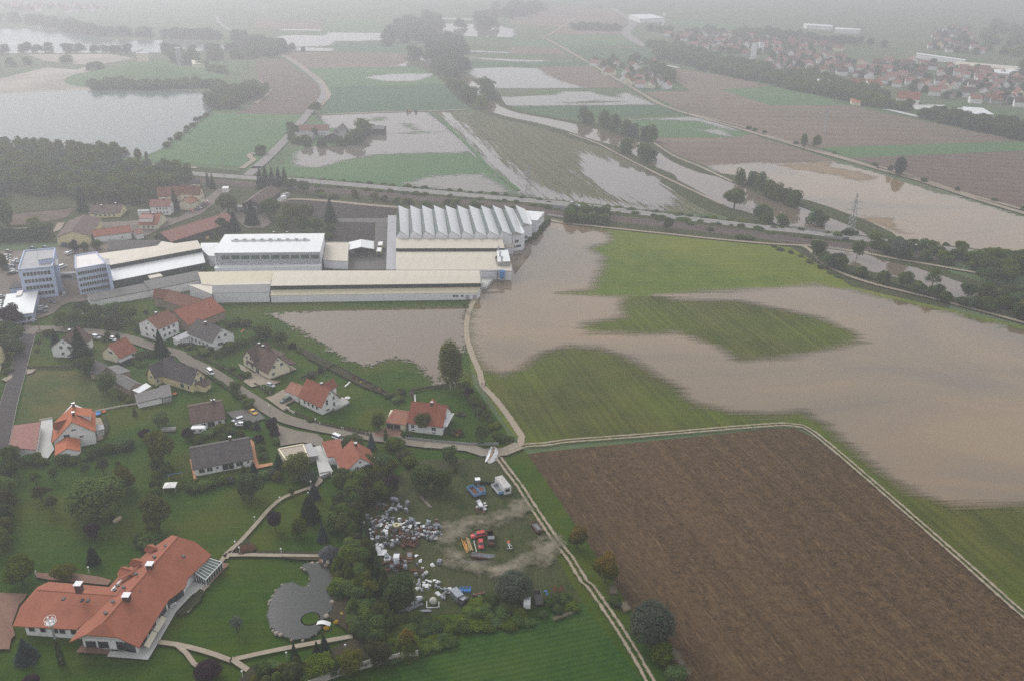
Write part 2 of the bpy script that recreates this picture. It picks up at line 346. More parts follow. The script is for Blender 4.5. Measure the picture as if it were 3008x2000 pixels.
f('scrap_yard_grass',O((830,1170),(960,1060),(1160,1050),(1220,1180),(1340,1385),(1230,1400),(930,1420),(880,1300)),m_lawn2)
# fields beyond the railway
f('green_field',T(A1((1180,1450),(1430,1390),(1560,1310),(1700,1190),(1880,1075),(2000,1035),(2359,1042)),A2((440,1052),(0,1495)),B1((2290,160),(2190,130),(1700,90),(1200,60))),m_green)
f('stubble_field',T(A2((0,555),(240,540),(560,770),(600,850),(580,930),(420,1045),(0,1040)),A1((2150,1035),(2359,930)),A2((30,900),(120,830),(60,770),(30,740))),m_brown2)
f('stubble_field',A2((250,500),(380,480),(1390,492),(1390,610),(470,625)),m_brown)
f('green_field',A2((470,625),(1390,610),(1660,640),(1830,765),(680,800),(600,720)),m_green)
f('dark_green_field',A2((680,802),(1830,770),(1900,900),(1900,995),(590,1045),(640,960),(690,870)),m_green2)
f('green_field',O((635,392),(690,338),(735,268),(1000,262),(1090,350),(1200,450),(960,432),(700,415)),m_green)
f('flooded_crop_field',T(O((1003,259),(1125,255),(1330,302)),O((1420,345),(1500,385),(1580,412),(1690,470),(1720,500),(1500,487),(1195,447),(1100,355))),m_ol2)
f('green_field',A2((650,165),(1310,170),(1310,310),(640,300)),m_green)
f('green_field',A2((700,375),(1140,375),(1400,430),(1390,490),(720,470)),m_green2)
f('stubble_field',A2((0,170),(600,190),(610,275),(230,270),(0,260)),m_brown)
f('dark_green_field',A3((0,975),(1330,965),(1640,1052),(430,1072),(200,1060)),m_green2)
f('stubble_field',A3((270,610),(720,605),(1050,803),(680,805),(480,750),(360,720)),m_brown)
f('dark_green_field',T(A2((1950,620),(1960,560)),A3((0,568),(350,568),(670,565),(720,605),(0,615))),m_green2)
f('green_field',A3((0,370),(320,370),(420,440),(0,430)),m_green)
f('stubble_field',A3((0,432),(420,440),(500,500),(0,490)),m_brown)
f('green_field',A3((540,450),(1230,445),(1370,545),(1330,600),(730,560)),m_green2)
f('stubble_field',A3((430,260),(1040,290),(1030,320),(400,320)),m_brown)
f('green_field',A3((330,320),(1040,325),(1180,420),(500,430)),m_green)
f('stubble_field',A3((600,60),(1000,110),(1060,230),(430,255),(0,220),(0,80)),m_brown)
f('green_field',A3((1190,200),(2359,300),(2359,270),(1200,150)),m_green)
f('stubble_field',T(A3((1200,840),(1640,835),(1380,640),(1530,630),(2100,720),(2359,790)),A4((400,860),(760,965),(1400,1100),(2359,1290),(480,1350)),A3((2359,1255),(1660,1050))),m_brown)
f('green_field',T(A3((1900,820),(2359,795)),A4((0,785),(400,860),(760,965),(0,962)),A3((2359,960))),m_green)
f('green_strip_field',A4((500,1350),(2359,1290),(3000,1270),(3000,1370),(2359,1378),(760,1445)),m_green)
f('bare_field',T(A4((760,1445),(2359,1380),(3000,1370)),B4((3200,560),(2359,522),(1400,248),(900,80))),m_brown2)
f('stubble_field',T(A3((1320,1260),(2040,1255),(2200,1220)),A4((0,1280),(300,1360),(700,1490),(0,1510)),A3((1790,1525),(1330,1345))),m_brown)
f('green_field',A3((1000,1108),(1650,1090),(2250,1215),(2040,1258),(1320,1262),(1200,1160)),m_green)
f('grass_strip',A3((1130,800),(1640,832),(1200,842)),m_green2)
f('dark_soil_plot',B2((250,440),(750,450),(1310,498),(1215,595),(560,592)),m_black)
f('dark_soil_plot',B2((735,632),(1085,632),(1085,812),(850,812),(695,812)),m_black)
f('bare_plot',B1((60,565),(690,508),(600,600),(110,672)),m_brown2)
f('green_plot',B1((80,450),(690,430),(690,500),(60,560)),m_lawn2)
# shore of the gravel pit
f('gravel_shore',A1((-300,870),(-300,700),(0,720),(430,620),(700,640),(820,600),(880,640),(760,700),(830,835),(480,842),(0,860)),soil('gravel_pit',(.30,.27,.235,1),(.40,.36,.31,1),(.22,.21,.17,1),scale=.03,fine=.2,patch=.01))
f('gravel_plain',A1((250,500),(1000,495),(1250,540),(820,600),(400,560)),MATS['gravel_pit'])
# hill
hm = MB();hc = PA(A1((1320,700)))[0];rx,ry,hh = 100,110,17;N = 26
vs = [];fs = []
for i in range(9):
 rr = i / 8
 for k in range(N): vs.append((hc[0] + rx *rr *math.cos(6.28318 *k / N),hc[1] + ry *rr *math.sin(6.28318 *k / N),-.3 + hh *(math.cos(rr *math.pi) + 1) / 2))
 if i: fs += [((i - 1) *N + k,(i - 1) *N + (k + 1) % N,i *N + (k + 1) % N,i *N + k) for k in range(N)]
hm.add(vs,fs).build('hill',m_green,smooth=True,kind='structure')
# ------------------------------------------------------------------ water
sheet('lake',A1((-700,862),(0,857),(480,838),(830,834),(1300,834),(1750,828),(1960,860),(2110,842),(2140,850),(2060,880),(1900,930),(1935,1020),(1870,1055),(1780,1130),(1700,1190),(1560,1310),(1430,1385),(1290,1440),(1180,1447),(1050,1440),(700,1410),(380,1400),(-700,1380)),m_lake,10)
sheet('lake',A1((-900,262),(250,268),(700,295),(780,300),(830,350),(1100,368),(1500,372),(1850,385),(2150,425),(2140,450),(1700,475),(1200,490),(400,490),(-900,490)),m_lake,16,margin=16)
W1 = O((1262,506),(1300,512),(1340,522),(1396,533),(1402,560),(1355,572),(1385,592),(1378,640),(1360,668),(1290,675),(1350,681),(1440,686),(1430,705),(1440,730),(1345,748),(1350,766),(1450,772),(1560,768),(1640,795),(1700,832),(1800,826),(1990,790),(1960,765),(1900,738),(1800,714),(1700,693),(1560,692),(1512,682),(1600,674),(1750,667),(1880,657),(1960,670),(2100,704),(2358,762),(2800,860),(2800,1180),(2358,1158),(2190,1165),(2080,1125),(1990,1055),(1900,978),(1850,948),(1780,955),(1680,948),(1600,930),(1560,893),(1500,850),(1450,825),(1380,802),(1310,795),(1250,812),(1200,850),(1160,864),(1110,846),(1088,800),(1078,760),(1082,715),(1095,690),(1050,650),(1100,560),(1240,530))
sheet('flood_water',W1,m_flood,3.0,margin=14)
sheet('flood_water',O((620,724),(760,716),(870,714),(1075,708),(1072,800),(1050,838),(1060,870),(1005,892),(985,865),(960,838),(905,825),(850,846),(800,832),(740,792),(680,757)),m_flood4,2.0,margin=9)
sheet('flood_water',A2((560,1062),(900,1038),(1560,1022),(1700,1120),(1850,1250),(1985,1385),(1830,1400),(1500,1400),(1150,1410),(960,1440),(850,1460),(700,1500),(560,1535),(400,1525),(350,1490),(380,1400),(500,1340),(900,1330),(1020,1250),(800,1180),(670,1170),(620,1120)),
      m_flood3,6,holes=[A2((1060,1100),(1150,1060),(1210,1100),(1100,1112)),A2((1320,1130),(1400,1130),(1490,1190),(1440,1192)),A2((1280,1222),(1500,1205),(1730,1212),(1500,1222))])
a4 = dict()
sheet('flood_water',O((1010,262),(1035,262),(1110,330),(1165,372),(1240,430),(1330,455),(1540,482),(1480,492),(1230,455),(1195,446),(1105,358)),m_flood2,5,margin=22)
sheet('flood_water',O((1340,350),(1420,375),(1500,400),(1545,440),(1560,480),(1450,470),(1330,400)),m_flood2,5,margin=22)
sheet('flood_water',B2((1330,290),(1600,215),(2050,195),(2300,330),(2359,385),(2100,370),(1700,330)),m_flood3,5)
fw = lambda pts,st=12,m=None,**k: sheet('flood_water',pts,m or m_flood3,st,margin=max(10,st),**k)
fw(A2((80,395),(240,330),(420,322),(640,332),(655,300),(1310,308),(1150,370),(930,380),(720,376),(700,410),(620,425),(230,435)))
fw(A2((230,268),(600,274),(610,286),(240,280)),8)
fw(A2((370,436),(710,445),(705,470),(380,468)),8)
fw(A2((980,708),(1300,676),(1640,678),(1600,702),(1450,745),(1200,746)),8)
fw(A2((1270,606),(1400,566),(1395,610)),7)
fw(T(A2((1955,680),(2000,625)),A3((0,618),(260,628),(330,690),(400,720),(480,752),(690,808),(0,812)),A2((2190,815),(2050,730))),8)
fw(T(A2((2190,960),(2190,880)),A3((0,890),(400,870),(500,838),(720,842),(880,885),(1020,900),(980,865),(1060,850),(1200,905),(1330,960),(700,965),(0,972))),7,holes=[A3((420,945),(800,925),(1050,932),(700,948))])
fw(A2((1690,330),(1710,220),(1860,222),(2160,230),(2359,270),(2359,345)),14)
fw(A2((1410,155),(2050,178),(2050,190),(1420,168)),14)
fw(T(A2((1940,535),(1940,527)),A3((0,545),(335,558),(335,568),(0,565))),10)
fw(A2((1900,462),(2330,482),(2330,492),(1900,474)),10)
fw(A3((1030,1100),(1650,1070),(1850,1098),(2090,1198),(1960,1190),(1850,1150),(1700,1108),(1300,1095)),6)
fw(A3((1700,1190),(1900,1185),(2010,1235),(1990,1255),(1850,1225)),5)
sheet('flood_water',T(B3((1780,120),(2359,90)),B4((0,108),(600,85),(800,130),(1100,215),(1550,370),(1750,402),(2359,595),(3300,800),(3300,1080),(2359,940),(2100,905),(1500,840),(1250,795),(1000,745),(780,705),(640,640),(480,560),(300,530),(320,400),(100,290),(0,215)),B3((2300,240),(2060,270),(1900,190))),m_flood5,7,margin=10)
# stubble islands in the flooded brown field
m_stub = soil('stubble_tint',(.20,.15,.09,1),(.26,.19,.12,1),soft=(.25,1,1),amp=6,feather=3)
sheet('stubble_patch',B4((100,110),(600,90),(560,130),(850,180),(1000,230),(900,270),(600,200),(300,160)),m_stub,7,margin=14)
sheet('stubble_patch',B4((860,590),(1000,590),(1130,610),(1180,690),(1300,745),(1150,710),(1000,640),(900,620)),m_stub,4,margin=8)
# river
riv = T(A2((1480,520),(1560,560)),A2((1870,740),(1990,830),(2110,960)),A3((0,1048),(300,1108),(600,1180),(900,1275),(1150,1350)),B3((1350,85),(1700,235),(1970,362),(2180,465)),B4((80,520),(330,620),(620,745),(790,960),(1000,1030),(1300,1100),(1600,1195),(1850,1290),(2359,1430),(3200,1640)))
rw = PA(riv)[:,:2];c = spline([Vector((p[0],p[1],0)) for p in rw],12);Lf,Rt = [],[]
for i,p in enumerate(c):
 d = (c[min(i + 1,len(c) - 1)] - c[max(i - 1,0)]).normalized();s = Vector((d.y,-d.x,0));wdt = 12.5 + 2 *math.sin(i *.31) + (6 if 640 > p.y > 480 and p.x < 260 else 0)
 Lf.append(p + s *wdt);Rt.append(p - s *wdt)
def unproj(p):
 v = M3.inverted() @ (Vector(p) - Vector((0,0,CAMH)));return (CX - F *v.x / v.z,CY + F *v.y / v.z)
rb = field('riverbank',[unproj((p.x + (p.x - q.x) *.45,p.y + (p.y - q.y) *.45,0)) for p,q in zip(Lf,Rt)] + [unproj((q.x - (p.x - q.x) *.45,q.y - (p.y - q.y) *.45,0)) for p,q in list(zip(Lf,Rt))[::-1]],m_lawn2)
sheet('river',[unproj(p) for p in Lf] + [unproj(p) for p in Rt[::-1]],m_river,4)
# ------------------------------------------------------------------ roads
def track_mat(name,gauge=.85,w=.38,cols=((.25,.205,.15,1),(.34,.29,.22,1)),full=0.0,wide=1.7):
 m,t = newmat(name);v = t.pos();u = t.math('ABSOLUTE',t.attr('u'));nn = t.noise(v,.55,4,.7)
 du = t.math('SUBTRACT',w,t.math('ABSOLUTE',t.math('SUBTRACT',u,gauge)))
 if full: du = t.math('MAXIMUM',du,t.math('SUBTRACT',wide,u))
 a = t.ramp(t.math('ADD',du,t.math('MULTIPLY',t.math('SUBTRACT',nn,.5),1.3)),-.18,.18)
 c = t.mix(t.ramp(t.noise(v,2.5,3,.6),.35,.65),cols[0],cols[1]);t.finish(t.bsdf(c,.95,.1).outputs[0],a);return m
m_track = track_mat('two_rut_gravel');m_dirt = track_mat('full_width_gravel',full=1.0,wide=1.15)
m_dirtw = track_mat('wide_gravel',full=1.0,wide=2.6,cols=((.20,.175,.14,1),(.28,.25,.205,1)))
def road(name,pts,w,mat,kerb=False,z=None,**k):
 r = ribbon(name,pts,w,mat,z=.16 + nextz() if z is None else z,**k)
 if kerb:
  for s in (-1,1): ribbon('kerb',pts,.2,m_kerb,z=.17,prof=[(-.11,0),(-.11,.12),(.11,.12),(.11,0)],off=s *(w / 2 + .1))
 return r
road('street',C1((-30,1700),(20,1500),(110,1100),(200,780),(270,520),(320,350),(335,290)),5.6,m_asphd,True)
road('village_street',T(C1((330,330),(430,260),(620,270),(900,290),(1200,320),(1480,380),(1750,470),(2100,570)),C2((0,630),(200,720),(400,840),(600,980),(800,1110),(1000,1240),(1170,1320),(1500,1400),(1850,1465),(2200,1520)),C6((1100,660),(1380,700),(1700,740))),5.4,m_road,False)
road('gravel_road',T(C6((1650,735),(2000,765),(2250,790)),C3((1500,1330),(1800,1320),(2010,1230))),5,m_dirtw)
road('track',T(C3((1900,1300),(2020,1220),(2040,1100),(1950,960),(1800,740),(1620,520),(1500,390)),O((1105,860),(1086,815),(1074,770),(1078,725),(1095,690),(1115,680))),5,m_dirt,z=.33)
road('track',T(C3((1950,1290),(1700,1360)),D3((1660,180),(1770,330),(1900,500),(2040,720),(2200,960),(2330,1150)),D4((2130,160),(2300,440)),D5((100,700),(330,1030),(530,1350),(650,1568),(800,1850),(1150,2500))),5,m_track)
road('track',T(C3((1950,1280),(2100,1230),(2359,1215)),O((1300,1018),(1500,1003),(1700,986),(1810,979),(1850,984),(1900,1020),(2000,1105),(2200,1280),(2358,1420),(2600,1620),(3000,1960))),5,m_track)
road('dirt_road',T(E2((1900,755)),B3((520,652),(700,668),(900,690),(1400,742),(1900,795),(2359,835)),B4((230,845),(360,860),(430,920),(520,1010),(700,1105),(1000,1205),(1600,1352),(2359,1555),(3000,1750))),4.5,m_dirt)
road('dirt_road',B4((300,850),(400,852),(545,868),(720,892),(960,930),(1250,985),(1500,1025),(1810,1080),(2100,1130)),4,m_dirt)
emb = lambda h,w,s: [(-w / 2 - s,-h),(-w / 2,0),(w / 2,0),(w / 2 + s,-h)]
HW = T(B1((-600,20),(300,85),(1120,155),(1700,200),(2359,248)),B2((350,262),(830,302),(1500,362),(2359,440)),B3((500,482),(930,532),(1500,602),(2359,705)),B4((350,735),(700,780),(1050,822),(1500,878),(2359,978),(3400,1090)))
ribbon('highway_embankment',HW,0,m_lawn2,z=1.4,step=15,prof=[(-12,-1.5),(-7,0),(7,0),(12,-1.5)],kind='structure')
ribbon('highway',HW,9,m_hwy,z=1.42,step=15)
m_white = plain('white_road_paint',(.62,.62,.60,1))
for s in (-4.1,4.1): ribbon('road_marking',HW,.2,m_white,z=1.44,step=15,prof=[(-.14,0),(.14,0)],off=s)
c = spline([Vector(p) for p in PA(HW)],6);dm = MB()
for i in range(0,len(c) - 2,2):
 a,b = c[i],c[i + 1];d = (b - a).normalized() *4;s = Vector((d.y,-d.x,0)).normalized() *.13;z = Vector((0,0,1.44));dm.add([a - s + z,a + s + z,a + d + s + z,a + d - s + z],[(0,1,2,3)])
dm.build('road_marking',m_white,kind='structure')
RW = T(B1((-600,60),(300,130),(1120,195),(1900,258),(2359,290)),B2((480,328),(1000,368),(1500,415),(2359,482)),B3((330,545),(850,592),(1500,660),(2359,765)),B4((350,815),(700,850),(1100,895),(1500,940),(2359,1040),(3400,1160)))
ribbon('railway_bed',RW,9,m_rail,z=.9,step=15,prof=[(-7,-1),(-4.6,0),(4.6,0),(7,-1)])
m_steel = plain('rail_steel',(.20,.16,.14,1),rough=.4,metal=.6)
for s in (-2.7,-1.25,1.25,2.7): ribbon('rail',RW,.1,m_steel,z=.93,step=15,prof=[(-.06,0),(-.06,.15),(.06,.15),(.06,0)],off=s)
ribbon('service_road',B1((130,95),(500,105),(890,85),(1250,105),(1640,128),(1800,140)),4,m_gravel,step=10)
road('country_road',T(B1((2230,230),(2359,130)),A2((0,1545),(120,1440),(280,1275),(400,1140),(500,1020),(590,930),(630,850),(600,770),(500,680),(380,590),(240,505),(100,440),(0,400)),A1((2250,365),(2050,250),(1990,190),(1980,150))),8,m_hwy,step=15)
road('cycle_path',T(A2((600,970),(665,890),(668,850),(600,745),(500,665),(350,555),(240,500))),4.5,m_gravel,step=15)
road('farm_track',A2((30,740),(100,790),(130,840),(80,890),(0,950)),5,m_gravel,step=15)
road('farm_track',B1((2359,18),(2290,8),(2280,40),(2310,70),(2260,110),(2200,150)),4.5,m_gravel)
road('farm_track',A2((260,490),(320,472),(800,475),(1390,492)),4,m_gravel,step=15)
road('farm_track',T(A2((560,1055),(1000,1035),(1500,1020),(1790,1012),(1930,1006))),4,m_gravel,step=15)
road('farm_track',T(A2((1590,1020),(1700,1115),(1850,1245),(2000,1390),(2150,1552)),B2((2359,310),(2400,350))),3,m_green,step=15)
road('farm_track',T(A3((300,345),(420,410),(560,490),(720,582),(900,690),(1120,815),(1380,965),(1640,1052),(2000,1155),(2359,1262)),A4((200,1310),(460,1388),(760,1470),(1060,1558)),B4((1400,255),(1900,420),(2359,558),(3200,800))),5.5,m_gravel,step=20)
road('farm_track',T(A3((1650,1048),(2100,1160),(2359,1240)),A4((0,1238),(460,1370),(800,1470),(1040,1545)),B4((1000,120),(1400,238),(1900,400),(2359,525),(3200,760))),4,m_gravel,step=20)
road('farm_track',A3((300,345),(340,330),(590,170)),5,m_gravel,step=20)
road('highway',A3((1240,432),(1120,370),(1050,310),(1070,270),(1115,230),(1090,180),(1030,140),(930,80)),18,m_hwy,step=20)
road('lane',A3((1180,575),(1330,585),(1530,625)),8,m_pavel,step=20)
road('lane',A4((1080,1000),(1200,1025),(1410,1075)),8,m_pavel,step=20)
road('lane',A4((2000,1190),(2359,1252),(2800,1330)),8,m_pavel,step=20)
road('riverside_path',T(A3((530,1222),(800,1320),(980,1415)),B3((1340,200),(1500,275),(1700,370),(1930,478))),2.5,m_gravel,step=15)
road('riverside_path',B3((1300,-90),(1500,40),(1700,120),(1850,190),(2020,270)),3,m_gravel,step=15)
# ------------------------------------------------------------------ trees
def leaf_mat(name,c1,c2,tr=.35,top=None):
 m,t = newmat(name);v = t.pos();info = t.n('ShaderNodeObjectInfo').outputs['Random']
 f = t.math('ADD',t.math('MULTIPLY',t.noise(v,.45,2,.6),.55),t.math('MULTIPLY',t.noise(v,4.5,2,.7),.45))
 c = t.mix(t.ramp(f,.34,.66),c1,c2);h = t.n('ShaderNodeHueSaturation');t.val(h.inputs['Color'],c)
 t.l(t.ramp(info,0,1,.475,.52),h.inputs['Hue']);t.l(t.ramp(info,0,1,1.15,.8),h.inputs['Saturation']);t.l(t.ramp(t.math('FRACT',t.math('MULTIPLY',info,7.3)),0,1,.72,1.3),h.inputs['Value'])
 c = h.outputs[0]
 if top:
  z = t.n('ShaderNodeSeparateXYZ');t.l(t.n('ShaderNodeTexCoord').outputs['Object'],z.inputs[0]);c = t.mix(t.ramp(t.math('ADD',z.outputs[2],t.math('MULTIPLY',t.noise(v,.8,2),.5)),.8,1.2,0,.8),c,top)
 d = t.n('ShaderNodeBsdfDiffuse');t.val(d.inputs[0],c);tl = t.n('ShaderNodeBsdfTranslucent');t.val(tl.inputs[0],c)
 mx = t.n('ShaderNodeMixShader');mx.inputs[0].default_value = tr;t.l(d.outputs[0],mx.inputs[1]);t.l(tl.outputs[0],mx.inputs[2]);t.finish(mx.outputs[0]);return m
LM = dict(dark=leaf_mat('leaves_dark',(.034,.064,.012,1),(.105,.155,.030,1)),mid=leaf_mat('leaves_mid',(.045,.085,.010,1),(.145,.20,.030,1)),
 olive=leaf_mat('leaves_olive',(.045,.060,.010,1),(.13,.14,.026,1)),lime=leaf_mat('leaves_lime',(.045,.075,.012,1),(.10,.15,.025,1)),
 silver=leaf_mat('leaves_silver',(.045,.065,.045,1),(.12,.145,.105,1)),purple=leaf_mat('leaves_purple',(.020,.012,.015,1),(.060,.035,.042,1)),
 blue=leaf_mat('needles_blue',(.025,.045,.045,1),(.07,.105,.105,1)),spruce=leaf_mat('needles_dark',(.014,.030,.014,1),(.040,.070,.028,1)),
 gold=leaf_mat('leaves_gold',(.04,.07,.010,1),(.11,.14,.02,1),top=(.20,.12,.02,1)),brown=leaf_mat('leaves_brown',(.035,.040,.014,1),(.085,.085,.030,1)),
 orange=leaf_mat('leaves_orange',(.07,.06,.012,1),(.17,.11,.02,1)),flower=leaf_mat('blossom_yellow',(.35,.22,.02,1),(.6,.40,.04,1)),red=leaf_mat('blossom_red',(.03,.04,.012,1),(.16,.05,.035,1)))
bark = plain('bark',(.055,.045,.036,1));barkw = plain('birch_bark',(.40,.38,.35,1))
def crown(name,blobs,n,q,seed,thin=0.0,zsq=1.0):
 rn = np.random.RandomState(seed);vol = np.array([b[3] ** 2 for b in blobs]);cnt = rn.multinomial(n,vol / vol.sum());vs = []
 for b,c_ in zip(blobs,cnt):
  d = rn.normal(size=(c_,3));d /= np.linalg.norm(d,axis=1)[:,None];d[:,2] = np.where(d[:,2] < -.8,-d[:,2],d[:,2])
  r = 1 - np.abs(rn.normal(size=(c_,1))) *(.16 + thin);r = np.clip(r,.25,1.06);wob = 1 + .10 *np.sin(d[:,:1] *7 + seed) *np.cos(d[:,1:2] *6 + seed)
  p = np.array(b[:3]) + d *r *wob *np.array([b[3],b[3],b[3] *zsq])
  nn = d + rn.normal(size=d.shape) *.45;nn[:,2] += .30;nn /= np.linalg.norm(nn,axis=1)[:,None]
  a = np.cross(nn,rn.normal(size=d.shape));a /= np.linalg.norm(a,axis=1)[:,None];bb = np.cross(nn,a);s = q *rn.uniform(.55,1.25,(c_,1))
  vs.append(np.stack([p - a *s - bb *s *.7,p + a *s - bb *s *.6,p + a *s *.8 + bb *s *.7,p - a *s *.7 + bb *s *.8],1).reshape(-1,3))
 v = np.concatenate(vs);return quads(name,v)
def quads(name,v):
 m = len(v) // 4;me = bpy.data.meshes.new(name);me.vertices.add(len(v));me.vertices.foreach_set('co',v.astype(np.float32).ravel())
 me.loops.add(len(v));me.loops.foreach_set('vertex_index',np.arange(len(v),dtype=np.int32));me.polygons.add(m)
 me.polygons.foreach_set('loop_start',np.arange(0,4 *m,4,dtype=np.int32));me.materials.append(LM['mid']);me.update(calc_edges=True);return me
def blobs_round(seed,n=9,R=.40,zc=.52,rz=.36):
 r = random.Random(seed);out = [(0,0,zc,R *.72)]
 for i in range(n):
  a = 6.2832 *i / n + r.uniform(-.3,.3);rr = R *r.uniform(.42,.62);z = zc + rz *r.uniform(-.75,.75);out.append((math.cos(a) *rr,math.sin(a) *rr,z,R *r.uniform(.36,.52)))
 for i in range(3): out.append((r.uniform(-.12,.12),r.uniform(-.12,.12),zc + rz *r.uniform(.5,.85),R *r.uniform(.4,.55)))
 return out
def conifer(name,n,q,seed,lay=9,w=.30,low=.06,pw=1.0):
 rn = np.random.RandomState(seed);z = 1 - np.sqrt(rn.uniform(0,1,n));z = low + (1 - low) *z;ph = z *lay + rn.normal(0,.07,n);saw = ph - np.floor(ph)
 th = rn.uniform(0,6.2832,n);star = 1 + .16 *np.sin(th *7 + np.floor(ph) *2.1 + seed);R_ = w *((1 - z) / (1 - low)) ** pw *(1.0 - .38 *saw) *star
 r = R_ *np.clip(1 - np.abs(rn.normal(0,.22,n)),.1,1.05);p = np.stack([r *np.cos(th),r *np.sin(th),z - .06 *r / w],1)
 out = np.stack([np.cos(th),np.sin(th),-.35 + rn.normal(0,.2,n)],1);tn = np.stack([-np.sin(th),np.cos(th),rn.normal(0,.3,n)],1);s = (q *rn.uniform(.6,1.3,n))[:,None]
 return quads(name,np.stack([p - out *s - tn *s *.5,p + out *s - tn *s *.25,p + out *s + tn *s *.25,p - out *s + tn *s *.5],1).reshape(-1,3))
CR = {}
for k in range(4): CR['round%d' % k] = crown('crown',blobs_round(k + 3,9 + k,.41,.52,.36 - .02 *k),5200,.021,k)
for k in range(3): CR['far%d' % k] = crown('crown',[(x,y,max(z,r_ *.9),r_ *1.08) for x,y,z,r_ in blobs_round(k + 30,10,.42,.44,.42)],620,.055,k)
for k in range(3): CR['sparse%d' % k] = crown('crown',blobs_round(k + 50,9,.40,.62,.26),1500,.020,k,thin=.35)
for k in range(3): CR['bush%d' % k] = crown('crown',[(x,y,max(z *.75 - .1,.22),r_) for x,y,z,r_ in blobs_round(k + 70,8,.42,.60,.25)],2600,.030,k)
for k in range(2): CR['fbush%d' % k] = crown('crown',[(x,y,max(z *.75 - .1,.22),r_) for x,y,z,r_ in blobs_round(k + 90,6,.42,.60,.25)],420,.07,k)
bt = [(0,0,.35 + .1 *i,.17 + .10 *math.sin(i *.62)) for i in range(6)] + [(.16 *math.cos(a *1.7),.16 *math.sin(a *1.7),.25 + .065 *a,.13) for a in range(10)]
CR['birch0'] = crown('crown',bt,5200,.014,5,thin=.1,zsq=1.25)
CR['poplar0'] = crown('crown',[(0,0,.2 + .085 *i,.17 *math.sin(.5 + i *.27) + .05) for i in range(9)],900,.035,6,zsq=1.2)
CR['spruce0'] = conifer('crown',5200,.020,1);CR['spruce1'] = conifer('crown',5200,.022,2,8,.34)
CR['cone0'] = conifer('crown',4200,.018,3,3,.26,.02,.55);CR['fspruce0'] = conifer('crown',700,.05,4,6,.30)
CR['ball0'] = crown('crown',[(0,0,.52,.40),(.08,.06,.56,.38),(-.09,.03,.50,.37),(.02,-.1,.55,.37)],5200,.022,9)
def trunk(h=.5,r=.022,limbs=5,seed=0,mat=None,base=0.0):
 b = MB();b.cyl((0,0,-.01),(0,0,h *.55),r *1.25,r *.9,6);b.cyl((0,0,h *.55),(.01,.01,h *1.35),r *.9,r *.3,6);q = random.Random(seed)
 for i in range(limbs):
  a = i *2.4 + q.uniform(-.3,.3);z = h *q.uniform(.5,.95);L = q.uniform(.16,.26);b.cyl((0,0,z),(L *math.cos(a),L *math.sin(a),z + L *.8),r *.45,r *.15,4)
 return b.mesh('trunk',mat or bark)
TRK = {'a': trunk(),'b': trunk(seed=3,limbs=7),'w': trunk(.6,.012,4,2,barkw),'c': trunk(.6,.016,0)}
WID = dict(round=.82,far=.82,sparse=.82,bush=.86,fbush=.86,birch=.62,poplar=.44,spruce=.62,cone=.52,fspruce=.6,ball=.9)
CC = dict(round=.55,far=.47,sparse=.6,bush=.36,fbush=.36,birch=.5,poplar=.52,spruce=.42,cone=.42,fspruce=.42,ball=.5)
ALLT = []
NAMES = dict(round='tree',far='tree',sparse='tree',bush='bush',fbush='bush',birch='birch_tree',poplar='poplar_tree',spruce='spruce_tree',cone='conifer_tree',fspruce='spruce_tree',ball='shrub')
CATS = dict(round='tree',far='tree',sparse='tree',bush='bush',fbush='bush',birch='tree',poplar='tree',spruce='conifer',cone='conifer',fspruce='conifer',ball='shrub')
def tree(kind,px,h,w,mat='mid',label=None,group=None,base=False,loc=None,name=None,cat=None):
 """px = where the middle of the crown (or, with base, the foot) shows in the photo"""
 z = 0 if base else CC[kind] *h
 p = Vector(loc) if loc is not None else P(px[0],px[1],z);p.z = 0
 key = kind + str(R.randrange(sum(1 for q in CR if q.rstrip('0123456789') == kind)))
 full = kind not in ('far','fbush','fspruce')
 sc = (w / WID[kind],w / WID[kind] *R.uniform(.93,1.07),h);rz = R.uniform(0,6.28)
 cr_name = 'crown'
 if full and kind not in ('bush','ball'):
  e = empty(name or NAMES[kind],p,rz);e.scale = sc
  c = bpy.data.objects.new(cr_name,CR[key]);COL.objects.link(c);c.parent = e;c.material_slots[0].link = 'OBJECT';c.material_slots[0].material = LM[mat]
  k = bpy.data.objects.new('trunk',TRK['w' if kind == 'birch' else 'c' if kind in ('spruce','cone') else R.choice('ab')]);COL.objects.link(k);k.parent = e
 else:
  e = bpy.data.objects.new(name or NAMES[kind],CR[key]);COL.objects.link(e);e.location = p;e.rotation_euler = (0,0,rz);e.scale = sc
  e.material_slots[0].link = 'OBJECT';e.material_slots[0].material = LM[mat]
 tag(e,label=label,cat=cat or CATS[kind],group=group);ALLT.append((e,px));return e
ORD = 'leftmost,second,third,fourth,fifth,sixth,seventh,eighth,ninth,tenth,eleventh,twelfth,thirteenth,fourteenth,fifteenth,sixteenth,seventeenth,eighteenth,nineteenth,twentieth'.split(',')
def order(objs,desc,group,top=False):
 """gives every member of a small row its own label by its order from the left"""
 key = lambda o: unproj(o.location)[0]
 objs = sorted(objs,key=key)
 for i,o in enumerate(objs):
  o['group'] = group
  if len(objs) > 20: o['label'] = desc
  elif i == 0: o['label'] = 'leftmost ' + desc
  elif i == len(objs) - 1: o['label'] = 'rightmost ' + desc
  else: o['label'] = desc + ', ' + ORD[i] + ' from left'
 return objs
